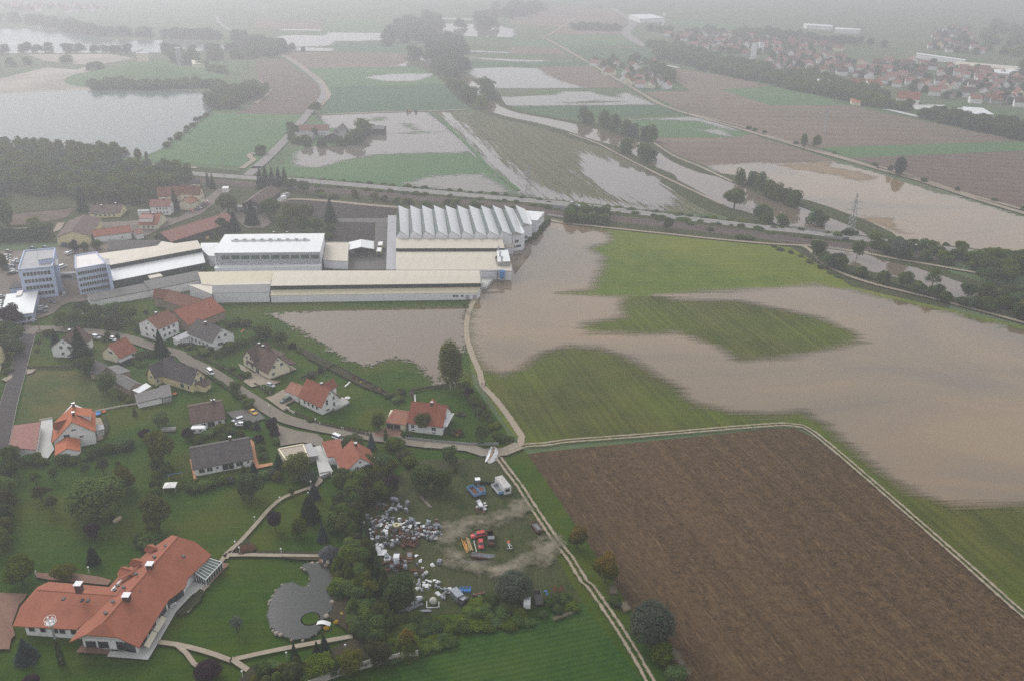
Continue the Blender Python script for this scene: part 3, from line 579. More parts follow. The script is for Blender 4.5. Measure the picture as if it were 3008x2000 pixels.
def wood(name,spots,mats,h,w,low=True):
 V = [];names = [];mi = []
 for x,y in spots:
  me = CR[R.choice(['far0','far1','far2'])];v = np.empty(len(me.vertices) *3,np.float32);me.vertices.foreach_get('co',v);v = v.reshape(-1,3).astype(float)
  a = R.uniform(0,6.28);W_,H_ = R.uniform(*w) / .82,R.uniform(*h);c_,s_ = math.cos(a),math.sin(a);v = np.stack([(v[:,0] *c_ - v[:,1] *s_) *W_ + x,(v[:,0] *s_ + v[:,1] *c_) *W_ + y,v[:,2] *H_],1);V.append(v);mi += [R.randrange(len(mats))] *(len(v) // 4)
 me = quads(name,np.concatenate(V));me.materials.clear()
 for m in mats: me.materials.append(LM[m])
 me.polygons.foreach_set('material_index',mi);me.update();o = bpy.data.objects.new(name,me);COL.objects.link(o);return tag(o,kind='stuff')
def scat(pts,kinds,mats,h,w,n=None,sp=None,jit=1.5,desc=None,group=None,area=False,avoid=4.0,wd=False,stuff=None):
 """trees along a photo polyline (sp metres apart) or inside a photo polygon (n of them)"""
 W_ = PA([(p[0],p[1]) for p in pts])[:,:2];spots = []
 if area:
  lo,hi = W_.min(0),W_.max(0);tries = 0
  while len(spots) < n and tries < n *60:
   tries += 1;c = np.array([[R.uniform(lo[0],hi[0]),R.uniform(lo[1],hi[1])]])
   if sdf(c,W_)[0] > 0 and all((c[0,0] - s[0]) ** 2 + (c[0,1] - s[1]) ** 2 > avoid ** 2 for s in spots): spots.append((c[0,0],c[0,1]))
 else:
  for i in range(len(W_) - 1):
   a,b = W_[i],W_[i + 1];L = float(np.hypot(*(b - a)));k = max(1,int(L / sp)) if n is None else n
   for j in range(k):
    t = (j + R.uniform(.2,.8)) / k;q = a + (b - a) *t;spots.append((q[0] + R.uniform(-jit,jit),q[1] + R.uniform(-jit,jit)))
 if stuff: return wood(stuff,spots,mats,h,w)
 out = [tree(R.choice(kinds),(0,0),R.uniform(*h),R.uniform(*w),R.choice(mats),loc=(x,y,0)) for x,y in spots]
 if desc: order(out,desc,group)
 return out
def many(l,desc=None,group=None):
 """l = [(tile point, kind, w, h, mat, label)]"""
 out = []
 for it in l:
  (px,),kind,w,h,mat = it[:5];o = tree(kind,px,h,w,mat,it[5] if len(it) > 5 else None)
  if len(it) <= 5: out.append(o)
 if desc and out: order(out,desc,group)
# garden and village trees
many([
 (C4((1080,1010)),'round',16.5,13,'mid','broad green tree, the biggest one on the large park lawn'),
 (C4((1390,800)),'round',8.5,8.5,'olive','olive green tree touching the biggest lawn tree on its right'),
 (C4((1790,1180)),'round',10.5,12,'olive','pale green leafy tree on the lawn above the big red roof'),
 (C4((1840,430)),'round',11,12.5,'olive','large olive oak between the orange-roofed house and the grey-roofed bungalow'),
 (C4((1060,1400)),'round',4.6,5.5,'purple','small dark purple tree alone on the lawn above the villa'),
 (C4((1650,290)),'round',4.5,5,'purple','dark purple tree half behind the large olive oak'),
 (C4((2160,285)),'ball',4.2,4.6,'purple','round purple bush left of the white caravan'),
 (C4((1850,110)),'round',6.4,6.5,'mid','round fruit tree on the lawn below the grey sheds'),
 (C4((1545,30)),'cone',2.2,4,'olive','thin small tree at the garden wall below the grey sheds'),
 (C4((605,735)),'sparse',4.4,5.4,'dark','small round-crowned fruit tree, second from the left in the orchard lawn'),
 (C4((400,780)),'sparse',5.4,5.2,'dark','leftmost small fruit tree on the orchard lawn'),
 (C4((460,960)),'sparse',7.2,5.2,'brown','wide ragged fruit tree in the orchard, left of the biggest tree'),
 (C4((590,1070)),'sparse',5,6,'brown','thin almost bare fruit tree left of the biggest lawn tree'),
 (C4((970,680)),'sparse',5,5.8,'dark','fruit tree just above the biggest lawn tree'),
 (C4((1170,640)),'sparse',5.6,6,'brown','brownish fruit tree above the biggest lawn tree, right one of two'),
 (C4((1350,630)),'ball',1.9,2.2,'dark','tiny dark shrub alone on the orchard lawn'),
 (C4((1290,1245)),'cone',1.8,3.4,'purple','thin dark shrub beside the pale boulder on the lawn'),
 (C5((720,680)),'round',8.6,8.6,'dark','dark round tree on the lawn below the grey-roofed bungalow'),
 (C5((1270,450)),'round',10,8,'olive','spreading olive tree in front of the flat-roofed garage'),
 (C5((1400,585)),'bush',6.4,5.5,'silver','grey green willow bush beside the pale terrace wall'),
 (C5((1050,405)),'cone',3.8,6,'spruce','dark pointed conifer left of the flat-roofed garage'),
 (C5((645,510)),'cone',2.8,3.8,'lime','yellow green pointed conifer in front of the bungalow terrace'),
 (C5((760,480)),'cone',2.8,4.6,'spruce','dark slim conifer at the bungalow corner'),
 (C5((1205,745)),'sparse',3.6,4.6,'lime','thin light green young tree at the garden path'),
 (C5((1460,760)),'cone',4.2,5.6,'blue','blue green rounded conifer beside the garden path bend'),
 (C5((1405,960)),'cone',7.0,9,'spruce','tall very dark yew right of the garden path'),
 (C5((1000,1075)),'round',4.8,7.2,'purple','dark purple maple on the lawn right of the garden path'),
 (C5((1290,1165)),'round',5.8,6.2,'lime','pale yellow green round tree between purple maple and blue spruce'),
 (C5((1555,1230)),'spruce',3.8,6.8,'blue','small blue spruce on the lawn above the garden pavilion'),
 (C5((1900,180)),'round',8,6,'olive','flat spreading walnut tree beside the street behind the red roof'),
 (C5((2120,175)),'spruce',3.8,7.2,'blue','blue spruce at the street bend beside the walnut tree'),
 (C6((1610,410)),'round',6.0,8.2,'olive','olive brown tree standing right in front of the red-roofed house'),
 (C6((990,400)),'round',5.6,7.4,'dark','round dark tree at the garage drive by the street'),
 (C6((1100,600)),'cone',2.2,6,'dark','slim dark conifer below the brick garage forecourt'),
 (C6((1230,720)),'bush',8,6,'dark','wide dark bush at the end of the paved street'),
 (C6((1980,860)),'round',6.4,7,'mid','round green tree standing below the gravel road'),
 (C6((2070,1080)),'cone',1.8,2.8,'mid','little bushy sapling below the gravel road tree'),
 (C6((1350,880)),'bush',6.2,4.8,'brown','brownish bush left of the gravel road meadow'),
 (C6((1430,960)),'bush',6.2,5.4,'mid','fresh green bush in front of the brownish bush'),
 (C6((1640,1170)),'round',9.4,8.6,'dark','big dark tree above the scrap yard, left half of a pair'),
 (C6((1870,1220)),'round',7.4,7.6,'dark','dark tree above the scrap yard, right half of a pair'),
 (C6((1150,1270)),'round',6.4,7.4,'purple','purple brown tree left of the dark pair above the scrap yard'),
 (C3((1490,1020)),'round',6.0,9,'dark','tall dark hedge tree at the right end of the red-roofed house garden'),
 (D1((940,285)),'cone',4.2,6,'spruce','dark conical conifer behind the villa on the lawn edge'),
 (D1((190,430)),'round',9.5,8,'mid','large green tree behind the left wing of the villa'),
 (D1((640,440)),'round',7,5.2,'olive','light green tree in the villa courtyard bed'),
 (D1((250,1250)),'spruce',6.4,6.8,'blue','stout blue spruce at bottom left beside the mast'),
 (D1((2110,1450)),'ball',6.6,4.4,'purple','round dark shrub where the two garden paths fork at the bottom'),
 (D1((310,1560)),'ball',4,3,'purple','purple shrub cut by the bottom edge of the photo'),
 (D1((1530,130)),'bush',8,5,'dark','wide dark bush at the upper left eave of the villa'),
 (D2((1890,1170)),'cone',7.8,8,'gold','golden orange autumn tree above the end of the concrete wall'),
 (D2((1830,640)),'round',9.2,9.4,'dark','big dark tree at the left edge of the scrap yard'),
 (D2((150,970)),'sparse',4.4,5.2,'silver','thin pale young tree on the lawn left of the pond'),
 (D2((745,1300)),'spruce',3.6,7,'spruce','leftmost dark spruce below the pond path'),
 (D2((1050,1200)),'spruce',3.8,6.8,'spruce','taller dark spruce below the pond, right of a small one'),
 (D2((970,1225)),'spruce',2.4,4.2,'spruce','small dark spruce below the pond between two taller ones'),
 (D2((1010,1390)),'round',7.2,6.4,'mid','round green tree below the two right pond spruces'),
 (D2((1310,1360)),'round',6.8,6.2,'olive','olive round tree left of the golden tree near the concrete wall'),
 (D2((1600,1260)),'round',7,6.2,'brown','brownish tree directly left of the golden autumn tree'),
 (D2((720,1470)),'round',4.8,5,'olive','small tree under the leftmost pond spruce'),
 (D4((1490,470)),'ball',10.2,8.4,'silver','grey green willow standing inside the scrap yard'),
 (O((1330,1235)),'round',6.4,7.2,'gold','small yellowing tree beside the track at the ploughed field edge'),
 (O((1395,1305)),'round',7.8,9.4,'gold','taller yellow-topped tree beside the track at the ploughed field edge'),
 (O((1416,1384)),'bush',4,3.2,'dark','low dark bush between the yellow-topped tree and the silver willow'),
 (O((1500,1436)),'ball',12.4,11.5,'silver','large round silver willow at the ploughed field edge'),
 (O((1524,1502)),'bush',7.5,6.5,'mid','green bush at the foot of the silver willow'),
 (O((1556,1552)),'bush',6.5,5,'lime','yellow green bush at the bottom edge below the silver willow'),
 (C1((905,430)),'spruce',9,14,'spruce','tall dark spruce beside the white gabled house'),
 (C1((1840,435)),'spruce',8.6,12,'spruce','dark spruce at the street beside the brown-roofed house'),
 (C1((625,360)),'cone',5,8,'spruce','dense dark conifer left of the white gabled house'),
 (C1((960,660)),'round',8,8,'dark','dark broad tree below the tall spruce'),
 (C1((1210,880)),'round',8.2,9,'dark','dark tree against the long grey sheds'),
 (C2((550,925)),'round',4.8,6.4,'mid','small street tree left of the cream house drive'),
 (C2((700,1110)),'round',5.4,4.2,'dark','low round street tree above the yellow car'),
 (C2((1070,350)),'round',6.8,6,'dark','round tree behind the cream house at the flooded meadow'),
 (C2((860,265)),'round',9,7,'dark','broad dark tree behind the trimmed hedge'),
 (C2((1430,775)),'ball',3.6,2.8,'silver','round grey shrub on the boundary between two gardens'),
 (C2((1530,715)),'cone',2.6,3.4,'spruce','small dark conifer at the corner between two gardens'),
 (C2((610,780)),'ball',2.6,2,'mid','clipped green shrub in the cream house front garden, left one'),
 (C2((690,785)),'ball',3.6,2.8,'mid','clipped green shrub in the cream house front garden, right one'),
 (C2((380,1400)),'bush',5,5,'lime','yellow green bushy tree in front of the brown bungalow'),
 (C2((800,1360)),'spruce',3,4,'blue','small blue spruce below the parked yellow car'),
 (C2((970,1360)),'round',5,6.4,'purple','reddish dark tree at the street corner by the paved forecourt'),
 (B2((1915,1395)),'sparse',4.4,5.2,'mid','lone small tree standing in the flood below the hall corner'),
 (B4((1540,1130)),'sparse',11,13,'dark','lacy tree standing before the river bend on the right'),
 (B4((660,980)),'ball',10,9.5,'silver','grey willow at the bend of the dirt road'),
 (B4((500,870)),'round',8,12,'dark','slim dark tree beside the railway bridge'),
 (B4((850,865)),'round',8,12,'mid','green tree right of the railway bridge'),
 (B4((1230,870)),'ball',11,12,'silver','tall grey green willow at the highway'),
 (B3((1440,640)),'round',8,8.5,'dark','single dark tree between railway and dirt road'),
 (B3((2050,400)),'round',16,13,'dark','large dark tree standing alone in the river flood'),
 (A4((472,1290)),'round',9,13,'mid','taller roadside tree in the bare fields, right one of two'),
 (A4((355,1280)),'poplar',6,12,'mid','slim roadside tree in the bare fields, left one of two'),
 (B4((1232,115)),'poplar',9,14,'silver','tall roadside tree above the flooded brown field'),
 (B4((1143,140)),'sparse',6,8,'silver','shorter roadside tree above the flooded brown field'),
 (A2((540,975)),'round',14,12,'dark','dark tree at the country road bend'),
])
tree('birch',C3((1050,440))[0],20.5,11,'olive','tall birch between the flooded meadow and the gravel track',base=True)
tree('birch',C3((1120,410))[0],16,7,'olive','second slimmer birch touching the tall one on its right',base=True)
many([(C4((x,y)),'round',w,h,m_) for x,y,w,h,m_ in [(110,520,6.5,7.5,'dark'),(90,690,6.5,7.5,'dark'),(80,890,6,7.5,'mid'),(50,1040,6.5,8,'brown'),(30,1200,6,7.5,'dark'),(10,1340,6,6,'olive'),(-10,1500,7,7,'dark')]],'tree in the dense row at the left edge of the park lawn','trees along the left park edge')
many([(C4((x,y)),'bush',w,h,m_) for x,y,w,h,m_ in [(300,580,5.5,4.5,'dark'),(410,570,5.5,5,'dark'),(480,600,4.5,3.6,'dark'),(700,555,7,5.2,'dark'),(830,590,5,3.6,'dark'),(940,560,5,3.6,'mid'),(1040,515,6,4,'dark'),(1140,480,4.5,4,'dark'),(1250,450,5.5,5,'dark'),(1390,420,6,5.2,'dark'),(1490,400,4.6,4.6,'dark')]],'dark bush in the hedge below the orange-roofed house','bushes below the orange-roofed house')
many([(C4((x,y)),'bush',w,h,m_) for x,y,w,h,m_ in [(1790,640,4.4,4.4,'dark'),(1910,680,5,5.4,'dark'),(1800,760,4,4,'mid'),(1790,870,4.2,4.4,'dark'),(1780,950,3.8,3.8,'dark'),(1640,1490,6,4,'dark'),(1760,1440,6,4.4,'dark')]],'dark bush in the line dropping from the oak to the villa','bushes between the park lawns')
many([(C5((x,y)),'bush',w,h,m_) for x,y,w,h,m_ in [(60,700,6,4,'dark'),(200,670,5.6,4,'mid'),(300,640,4.6,4,'dark'),(365,640,3,3,'lime'),(425,610,4,3.6,'mid'),(505,620,3.4,3.4,'silver'),(880,560,4.6,3.6,'mid'),(960,530,4.6,3.4,'silver'),(1040,570,4.4,3.8,'olive')]],'bush in the hedge below the grey-roofed bungalow','bushes below the grey-roofed bungalow')
many([(C5((x,y)),'bush',w,h,m_) for x,y,w,h,m_ in [(820,150,4.2,3.4,'purple'),(860,250,3.6,2.8,'mid'),(880,335,4,3,'lime'),(1010,80,4,4,'purple'),(1020,170,3.6,3,'mid'),(620,90,3.4,3.4,'olive'),(410,130,4.4,3.6,'dark'),(120,150,5,3.5,'dark'),(230,90,5,3.8,'mid'),(520,60,3.4,3.6,'dark'),(700,-20,4,3.4,'spruce'),(500,-10,3.8,4,'mid')]],'garden bush around the grey-roofed bungalow','garden bushes near the bungalow')
cl = [(1830,560),(1960,610),(2090,560),(2000,470),(2100,440),(2260,420),(2320,470),(2180,520),(1760,640),(1900,730),(2080,700),(2180,640),(2240,720),(1760,860),(1900,880),(1980,820),(1720,960),(1800,1000),(1940,960),(1700,1080),(1800,1120),(1900,1060),(1880,1200),(1960,1320),(1900,1390),(2030,1420),(1850,1500),(2090,820),(1990,1490)]
many([(C5(p),'round',R.uniform(5,7.5),R.uniform(6,8),R.choice(['dark','mid','dark','brown','olive'])) for p in cl[:19]],'tree in the thicket between the red-tiled house and the scrap yard','thicket trees above the scrap yard')
many([(C5(p),'round',R.uniform(5,7.5),R.uniform(6,8),R.choice(['dark','mid','dark','brown','olive'])) for p in cl[19:]],'tree in the thicket behind the garden pavilion','thicket trees behind the pavilion')
for k,l in enumerate([((1420,60),(1530,330),(1640,560)),((1640,560),(1700,800),(1760,1080))]):
 scat(D2(*l),['spruce','cone'],['spruce','dark'],(5.5,8),(3,4),sp=2.6,jit=.8,desc=['slim dark conifer in the hedge left of the scrap heap','slim dark conifer in the hedge right of the pond'][k],group='conifers along the scrap yard hedge')
scat(D2((1180,420),(1330,330),(1500,520),(1620,820),(1700,1180),(1480,1200),(1330,1080),(1350,800),(1180,700)),['round','bush','bush','cone'],['mid','dark','olive','dark'],(3,6),(4,6),n=36,area=True,avoid=2.6,desc='shrub or small tree in the thicket right of the pond',group='thicket right of the pond')
scat(D2((1650,1050),(1830,900),(2100,950),(2359,1000),(2359,1180),(2050,1250),(1750,1350)),['bush'],['dark','mid','dark'],(1.6,3.2),(4,6.5),n=34,area=True,avoid=2.4,desc='wild dark bush between the scrap yard and the leafy crop',group='wild bushes below the scrap yard')
scat(D4((950,700),(1300,640),(1600,760),(1720,900),(1400,950),(950,980),(700,950)),['bush'],['dark','mid','dark'],(1.4,2.8),(4,6),n=30,area=True,avoid=2.4,desc='wild dark bush below the scrap yard vehicles',group='wild bushes below the scrap yard vehicles')
scat(D2((350,1480),(560,1380),(800,1420),(1100,1330),(1500,1400),(1800,1330),(1300,1480),(900,1600),(250,1620)),['bush','round','cone'],['mid','dark','olive','lime'],(2,4),(2.6,4.6),n=30,area=True,avoid=2.4,desc='garden shrub behind the concrete wall at the bottom',group='shrubs behind the concrete wall')
many([(D4(p),'bush',w,h,'dark') for p,w,h in [((1220,640),5,3.4),((1060,830),4,4),((1180,750),5,3),((1960,630),5.5,3.4),((2080,620),5,3),((1820,790),3,2.4),((2150,700),5,2.6),((2000,740),4.4,2.6)]],'bush beside the vehicles at the lower end of the scrap yard','bushes at the lower scrap yard')
many([(C3(p),'bush',w,h,m_) for p,w,h,m_ in [((1270,370),4.4,4,'dark'),((1310,470),4.4,3.4,'purple'),((1360,540),4,3,'mid'),((1410,600),5,4,'dark'),((1480,690),4.6,3.4,'brown'),((1440,740),4,3,'dark'),((1550,790),4.2,4,'dark'),((1500,880),4,4,'mid'),((1640,960),4.4,3.6,'mid'),((1700,1080),5,5,'dark'),((1770,1110),4.4,4,'dark'),((1600,880),4,3,'mid'),((1700,920),4,2.2,'mid'),((1890,1110),3,2,'mid')]],'bush in the hedge between the red-roofed house and the track','hedge bushes beside the track')
many([(C3(p),'bush',w,h,m_) for p,w,h,m_ in [((190,520),4,2.6,'dark'),((290,500),5,3.2,'dark'),((370,470),4.4,3,'brown'),((280,590),3.6,3,'mid'),((350,560),4.2,2.6,'dark'),((1185,770),2.4,2.2,'dark'),((1060,1000),5,2.4,'dark'),((1160,1030),4.6,2.2,'red'),((420,1060),3.4,3.4,'dark'),((500,1090),2.4,2.4,'silver')]],'planted bush in the garden of the red-roofed house','garden bushes of the red-roofed house')
many([(C1(p),'round',w,h,m_) for p,w,h,m_ in [((720,150),8.5,8,'dark'),((870,110),8.5,8,'dark'),((1020,130),8,7,'dark'),((1090,50),9,8,'dark'),((1280,40),10,8,'dark'),((1470,60),10,8.5,'dark'),((1290,170),9.5,7,'brown'),((950,20),8,7,'dark')]],'orchard tree between the factory and the village street','orchard trees below the factory')
many([(C1(p),'round',w,h,m_) for p,w,h,m_ in [((110,90),11,10,'purple'),((40,270),10,9,'dark'),((170,310),8,8,'dark'),((60,430),10,9,'dark'),((170,460),8,7,'dark')]],'tree in the dark clump at the far left above the street','trees at the far left street corner')
many([(C1(p),'bush',w,h,m_) for p,w,h,m_ in [((1600,250),6,4.5,'dark'),((1680,60),3,2.4,'dark'),((540,300),5,3.6,'olive'),((430,400),3,2.2,'dark'),((425,500),2.4,2,'dark'),((930,240),4,2.6,'olive'),((1100,230),4,2.6,'olive'),((1225,240),3.6,2.6,'mid'),((1200,380),3,3,'dark'),((1240,330),3,5,'dark'),((1350,350),2.6,4.4,'spruce'),((1690,540),6,3.6,'dark'),((1620,560),5,3.6,'dark'),((2070,440),3.2,2,'mid'),((2170,470),3.4,2,'olive'),((2310,480),5,4.4,'mid'),((1400,1030),3.6,3,'olive'),((1490,1080),4,3,'olive'),((100,740),4,2.2,'olive'),((60,660),3,2.4,'dark')]],'garden bush among the older houses along the village street','garden bushes along the village street')
scat(T(C2((1260,480),(1360,560),(1480,620),(1640,690),(1800,760),(1960,860),(2120,950),(2300,1020))),['bush'],['mid','olive','dark','dark','red'],(1,2),(1.6,2.8),sp=3.2,jit=.8,desc='low flower bed shrub along the gardens edging the flooded meadow',group='bed shrubs along the flooded meadow')
many([(C2(p),'bush',w,h,m_) for p,w,h,m_ in [((480,190),6,5,'dark'),((560,170),6,5,'dark'),((680,190),6,4.5,'brown'),((620,400),5,3,'dark'),((480,440),6,3,'mid'),((180,520),6,4.6,'mid'),((260,500),4,3.4,'dark'),((400,690),3,2,'dark'),((520,700),3.4,2.4,'mid'),((940,950),4,2.4,'dark'),((880,920),3,2,'mid'),((1400,800),3,2,'dark'),((1210,450),4,3.4,'purple'),((1300,510),3.4,2.2,'dark'),((1430,1300),4,2.6,'dark'),((320,1420),4,3,'mid'),((470,1420),5,3.4,'dark'),((640,1040),4,2.4,'dark')]],'bush in the gardens around the cream house','garden bushes around the cream house')
# hedges: clipped, one thing each
def hedge(px,h,w,mat,label):
 c = spline([Vector(p) for p in PA(px)],1.0);rn = np.random.RandomState(len(px) *7 + int(h *10));v = []
 L = len(c);
 for i in range(L - 1):
  a,b = np.array(c[i]),np.array(c[i + 1]);d = (b - a) / max(1e-6,np.linalg.norm(b - a));s = np.array([d[1],-d[0],0]);n = int(26 *(h + w) / 2.5)
  t = rn.uniform(0,1,(n,1));side = rn.randint(0,3,n)
  off = np.where(side == 0,-w / 2,np.where(side == 1,w / 2,rn.uniform(-w / 2,w / 2,n))) + rn.normal(0,.07,n);z = np.where(side == 2,h,rn.uniform(.02,h,n)) + rn.normal(0,.07,n)
  p = a + (b - a) *t + s *off[:,None];p[:,2] = z;nn = rn.normal(size=(n,3));nn[:,2] += .8;nn /= np.linalg.norm(nn,axis=1)[:,None];u = np.cross(nn,rn.normal(size=(n,3)));u /= np.linalg.norm(u,axis=1)[:,None];k = np.cross(nn,u);q = .22
  v.append(np.stack([p - u *q - k *q,p + u *q - k *q,p + u *q + k *q,p - u *q + k *q],1).reshape(-1,3))
 me = quads('hedge',np.concatenate(v));me.materials[0] = LM[mat];o = bpy.data.objects.new('hedge',me);COL.objects.link(o);return tag(o,label,'hedge')
hedge(C2((300,600),(420,560),(640,470),(820,400),(970,330)),2.4,2.2,'dark','long trimmed dark hedge behind the cream house')
hedge(C2((1560,1350),(1700,1390),(1900,1420),(2090,1460)),1.0,1.0,'dark','low hedge along the street below the white house lawn')
hedge(C2((250,810),(360,880),(480,960)),1.2,1.0,'dark','hedge along the street beside the pale yellow house')
hedge(C2((530,1000),(620,1080)),1.3,1.2,'dark','hedge along the street above the yellow car')
hedge(B1((-60,800),(200,790),(480,770)),5,10,'spruce','massive dark conifer hedge along the factory car park')
hedge(B1((-20,690),(220,680),(480,665)),1.6,2,'dark','long low hedge behind the factory conifers')
hedge(C4((1880,940),(2100,900),(2352,850)),1.6,1.6,'dark','dark hedge along the lawn below the white pop-up tent')
hedge(C1((1500,620),(1620,700),(1700,650)),1.2,1.2,'dark','garden hedge left of the yellow L-shaped house')
# railway, highway, river, woods
scat(B1((0,60),(300,40),(700,60),(1100,90),(1150,180),(1600,200),(1750,230),(1500,300),(1400,420),(1250,480),(900,440),(600,400),(200,380),(0,420),(-500,300),(-500,40)),['far','far','far','fspruce'],['dark','mid','dark','olive','silver'],(9,14),(9,14),n=150,area=True,avoid=6,desc='tree in the wood left of the factory beyond the brown barn',group='trees of the wood by the gravel pit',stuff='wood')
scat(B1((0,-40),(400,-50),(760,0),(1040,-5),(1100,60),(700,70),(200,60),(-300,40),(-300,-40)),['far'],['mid','dark','olive'],(7,11),(8,12),n=45,area=True,avoid=7,desc='tree in the belt along the near shore of the lake',group='trees on the near lake shore',stuff='wood')
many([(B1(p),'far' if w > 6 else 'poplar',w,h,'mid') for p,w,h in [((175,-90),7,11),((325,-75),9,12),((955,-40),8,10),((1255,15),6,10),((1333,20),3,6),((1120,-15),10,6)]],'tree standing against the lake on its near shore','trees against the lake')
many([(B1(p),k,w,h,m_) for p,k,w,h,m_ in [((970,370),'round',14,12,'olive'),((740,440),'fspruce',9,15,'spruce'),((1590,430),'spruce',9,14,'spruce'),((1420,400),'round',8,9,'dark'),((2070,450),'round',13,13,'olive'),((2290,560),'spruce',10,15,'spruce'),((2020,640),'round',9,9,'dark'),((2130,630),'spruce',8,13,'spruce'),((40,540),'poplar',9,17,'mid'),((300,640),'sparse',10,11,'mid'),((1530,240),'round',13,11,'mid'),((1600,230),'round',10,10,'dark'),((1700,230),'round',8,8,'dark'),((1890,240),'cone',3.6,12,'spruce'),((1935,265),'spruce',5,11,'spruce'),((1280,260),'round',14,13,'dark'),((1960,750),'cone',4,6,'mid'),((770,850),'round',5,5.5,'dark'),((880,830),'round',6,6,'dark'),((670,850),'round',6,8,'purple'),((10,980),'round',7,8,'dark')]],'tree between the old hamlet houses and the factory','trees around the old hamlet')
many([(B2(p),k,w,h,m_) for p,k,w,h,m_ in [((40,240),'fspruce',8,15,'spruce'),((90,220),'fspruce',8,15,'spruce'),((150,230),'fspruce',8,14,'spruce'),((210,230),'fspruce',8,15,'spruce'),((265,220),'fspruce',7,14,'spruce'),((320,280),'round',10,8,'dark'),((440,300),'round',9,9,'dark')]],'dark spruce beside the underpass beyond the long barn','spruces beside the underpass')
many([(B2(p),k,w,h,m_) for p,k,w,h,m_ in [((130,490),'round',13,14,'dark'),((330,530),'round',13,12,'olive'),((450,530),'round',13,11,'olive'),((260,620),'round',9,8,'dark'),((430,650),'round',10,9,'dark'),((545,650),'round',10,9,'mid'),((680,530),'spruce',9,16,'spruce'),((680,690),'round',7,7,'lime'),((665,760),'bush',6,5,'lime')]],'tree in the grove behind the white hall','grove behind the white hall')
scat(T(B2((350,240),(830,275),(1500,335),(2359,405)),B3((300,455),(480,470))),['fbush'],['dark','mid'],(2.5,4.5),(4,8),sp=8,jit=1.5,desc='bush in the far verge of the highway beyond the factory',group='bushes on the far highway verge')
scat(T(B2((480,310),(830,332),(1500,390),(2359,462)),B3((500,540),(850,575))),['fbush'],['dark','mid','dark'],(2,4.5),(4,8),sp=9,jit=1,desc='bush between highway and railway beyond the factory',group='bushes between highway and railway')
scat(T(B2((500,375),(1000,420),(1500,470),(2359,530))),['fbush','far'],['dark','mid','olive'],(3,7),(5,9),sp=9,jit=5,desc='bush on the near side of the railway beyond the factory',group='bushes on the near railway side')
scat(T(B3((560,470),(930,510),(1500,575),(2359,665))),['fbush'],['dark','mid'],(2,4),(4,8),sp=7,jit=1.2,desc='bush on the far highway verge above the bright meadow',group='bushes on the far verge above the meadow')
scat(T(B3((880,545),(1500,620),(2359,725))),['fbush'],['dark','mid'],(2,4.5),(5,8),sp=9,jit=1.5,desc='bush between highway and railway above the bright meadow',group='bushes between highway and railway above the meadow')
scat(B3((490,580),(600,540),(860,570),(870,650),(520,640)),['far'],['dark','mid'],(6,8),(7,10),n=14,area=True,avoid=5,desc='bushy tree in the clump right of the sawtooth hall',group='clump right of the sawtooth hall')
scat(T(B4((0,690),(500,735)),B4((780,745),(1200,790),(1600,850),(2359,930),(3000,1000))),['fbush'],['dark','mid'],(2,4),(4,7),sp=6,jit=1.5,desc='bush on the highway verge before the brown flood',group='bushes before the brown flood')
scat(T(B4((0,745),(420,790))),['fbush'],['dark'],(2,3.5),(4,7),sp=7,jit=1,desc='bush between highway and railway before the bridge',group='bushes before the bridge')
scat(B4((940,870),(1100,830),(1480,860),(1900,920),(2359,1000),(3000,1060),(3000,1150),(2359,1090),(1850,1060),(1300,960),(950,920)),['far','round'],['dark','mid','dark'],(5,8),(7,10),n=34,area=True,avoid=6,desc='tree in the belt between highway and riverside road',group='trees between highway and riverside road')
scat(B4((1850,1060),(2100,1000),(2359,1020),(2900,1150),(2900,1250),(2359,1180),(2100,1230),(1880,1160)),['round'],['dark','mid','dark'],(9,12),(10,13),n=12,area=True,avoid=8,desc='large tree of the riverside grove at the right edge',group='riverside grove at the right edge')
scat(B4((420,900),(480,960),(620,1060),(800,1110),(1000,1165),(1300,1255),(1600,1335),(2000,1440),(2359,1520),(3000,1670)),['round','round','bush'],['dark','dark','mid'],(6.5,10),(7,10),sp=6.5,jit=1.5,desc='dark tree in the line between the dirt road and the river',group='trees between dirt road and river')
scat(B4((1780,1290),(2000,1300),(2300,1340),(2600,1400),(2359,1480),(1900,1380)),['round'],['olive','dark','mid'],(7,10),(8,11),n=14,area=True,avoid=6,desc='tree in the thick riverside stand near the right edge',group='riverside stand near the right edge')
scat(T(B3((2359,850)),B4((100,870),(280,930),(450,1030),(600,1110),(700,1150))),['fbush'],['mid','olive','dark'],(1.6,2.6),(3,5),sp=5,jit=1,desc='low bush on the meadow side of the dirt road',group='low bushes along the dirt road')
scat(T(B3((1590,625),(1300,600),(1250,590)),B3((2130,780),(2260,770))),['fbush'],['dark'],(3,4.5),(5,8),sp=16,jit=3,desc='dark bush near the railway above the meadow',group='railway bushes above the meadow')
scat(E2((1560,900),(1600,1000),(1750,1000),(1900,830),(1950,760),(1700,1100),(1450,1280),(1380,1330)),['bush'],['dark','mid'],(2,4),(3,5),sp=3.5,jit=.8,desc='bush at the foot of the sawtooth hall by the flood',group='bushes at the foot of the sawtooth hall')
scat(A3((570,1130),(660,1110),(760,1140),(880,1165),(980,1215),(1080,1240),(1180,1270),(1290,1310)),['far'],['dark','mid','dark','silver'],(12,17),(10,14),sp=9,jit=3,desc='tree in the row on the far river bank',group='trees on the far river bank')
scat(A3((1010,1390),(1100,1420),(1200,1450),(1310,1490)),['far'],['dark','mid'],(11,14),(10,13),sp=8,jit=3,desc='tree in the short row on the near river bank',group='trees on the near river bank')
scat(B3((2070,310),(2150,290),(2359,350)),['far'],['dark','mid'],(10,13),(9,12),sp=8,jit=3,desc='tree in the left part of the stand in the river flood',group='stand in the river flood')
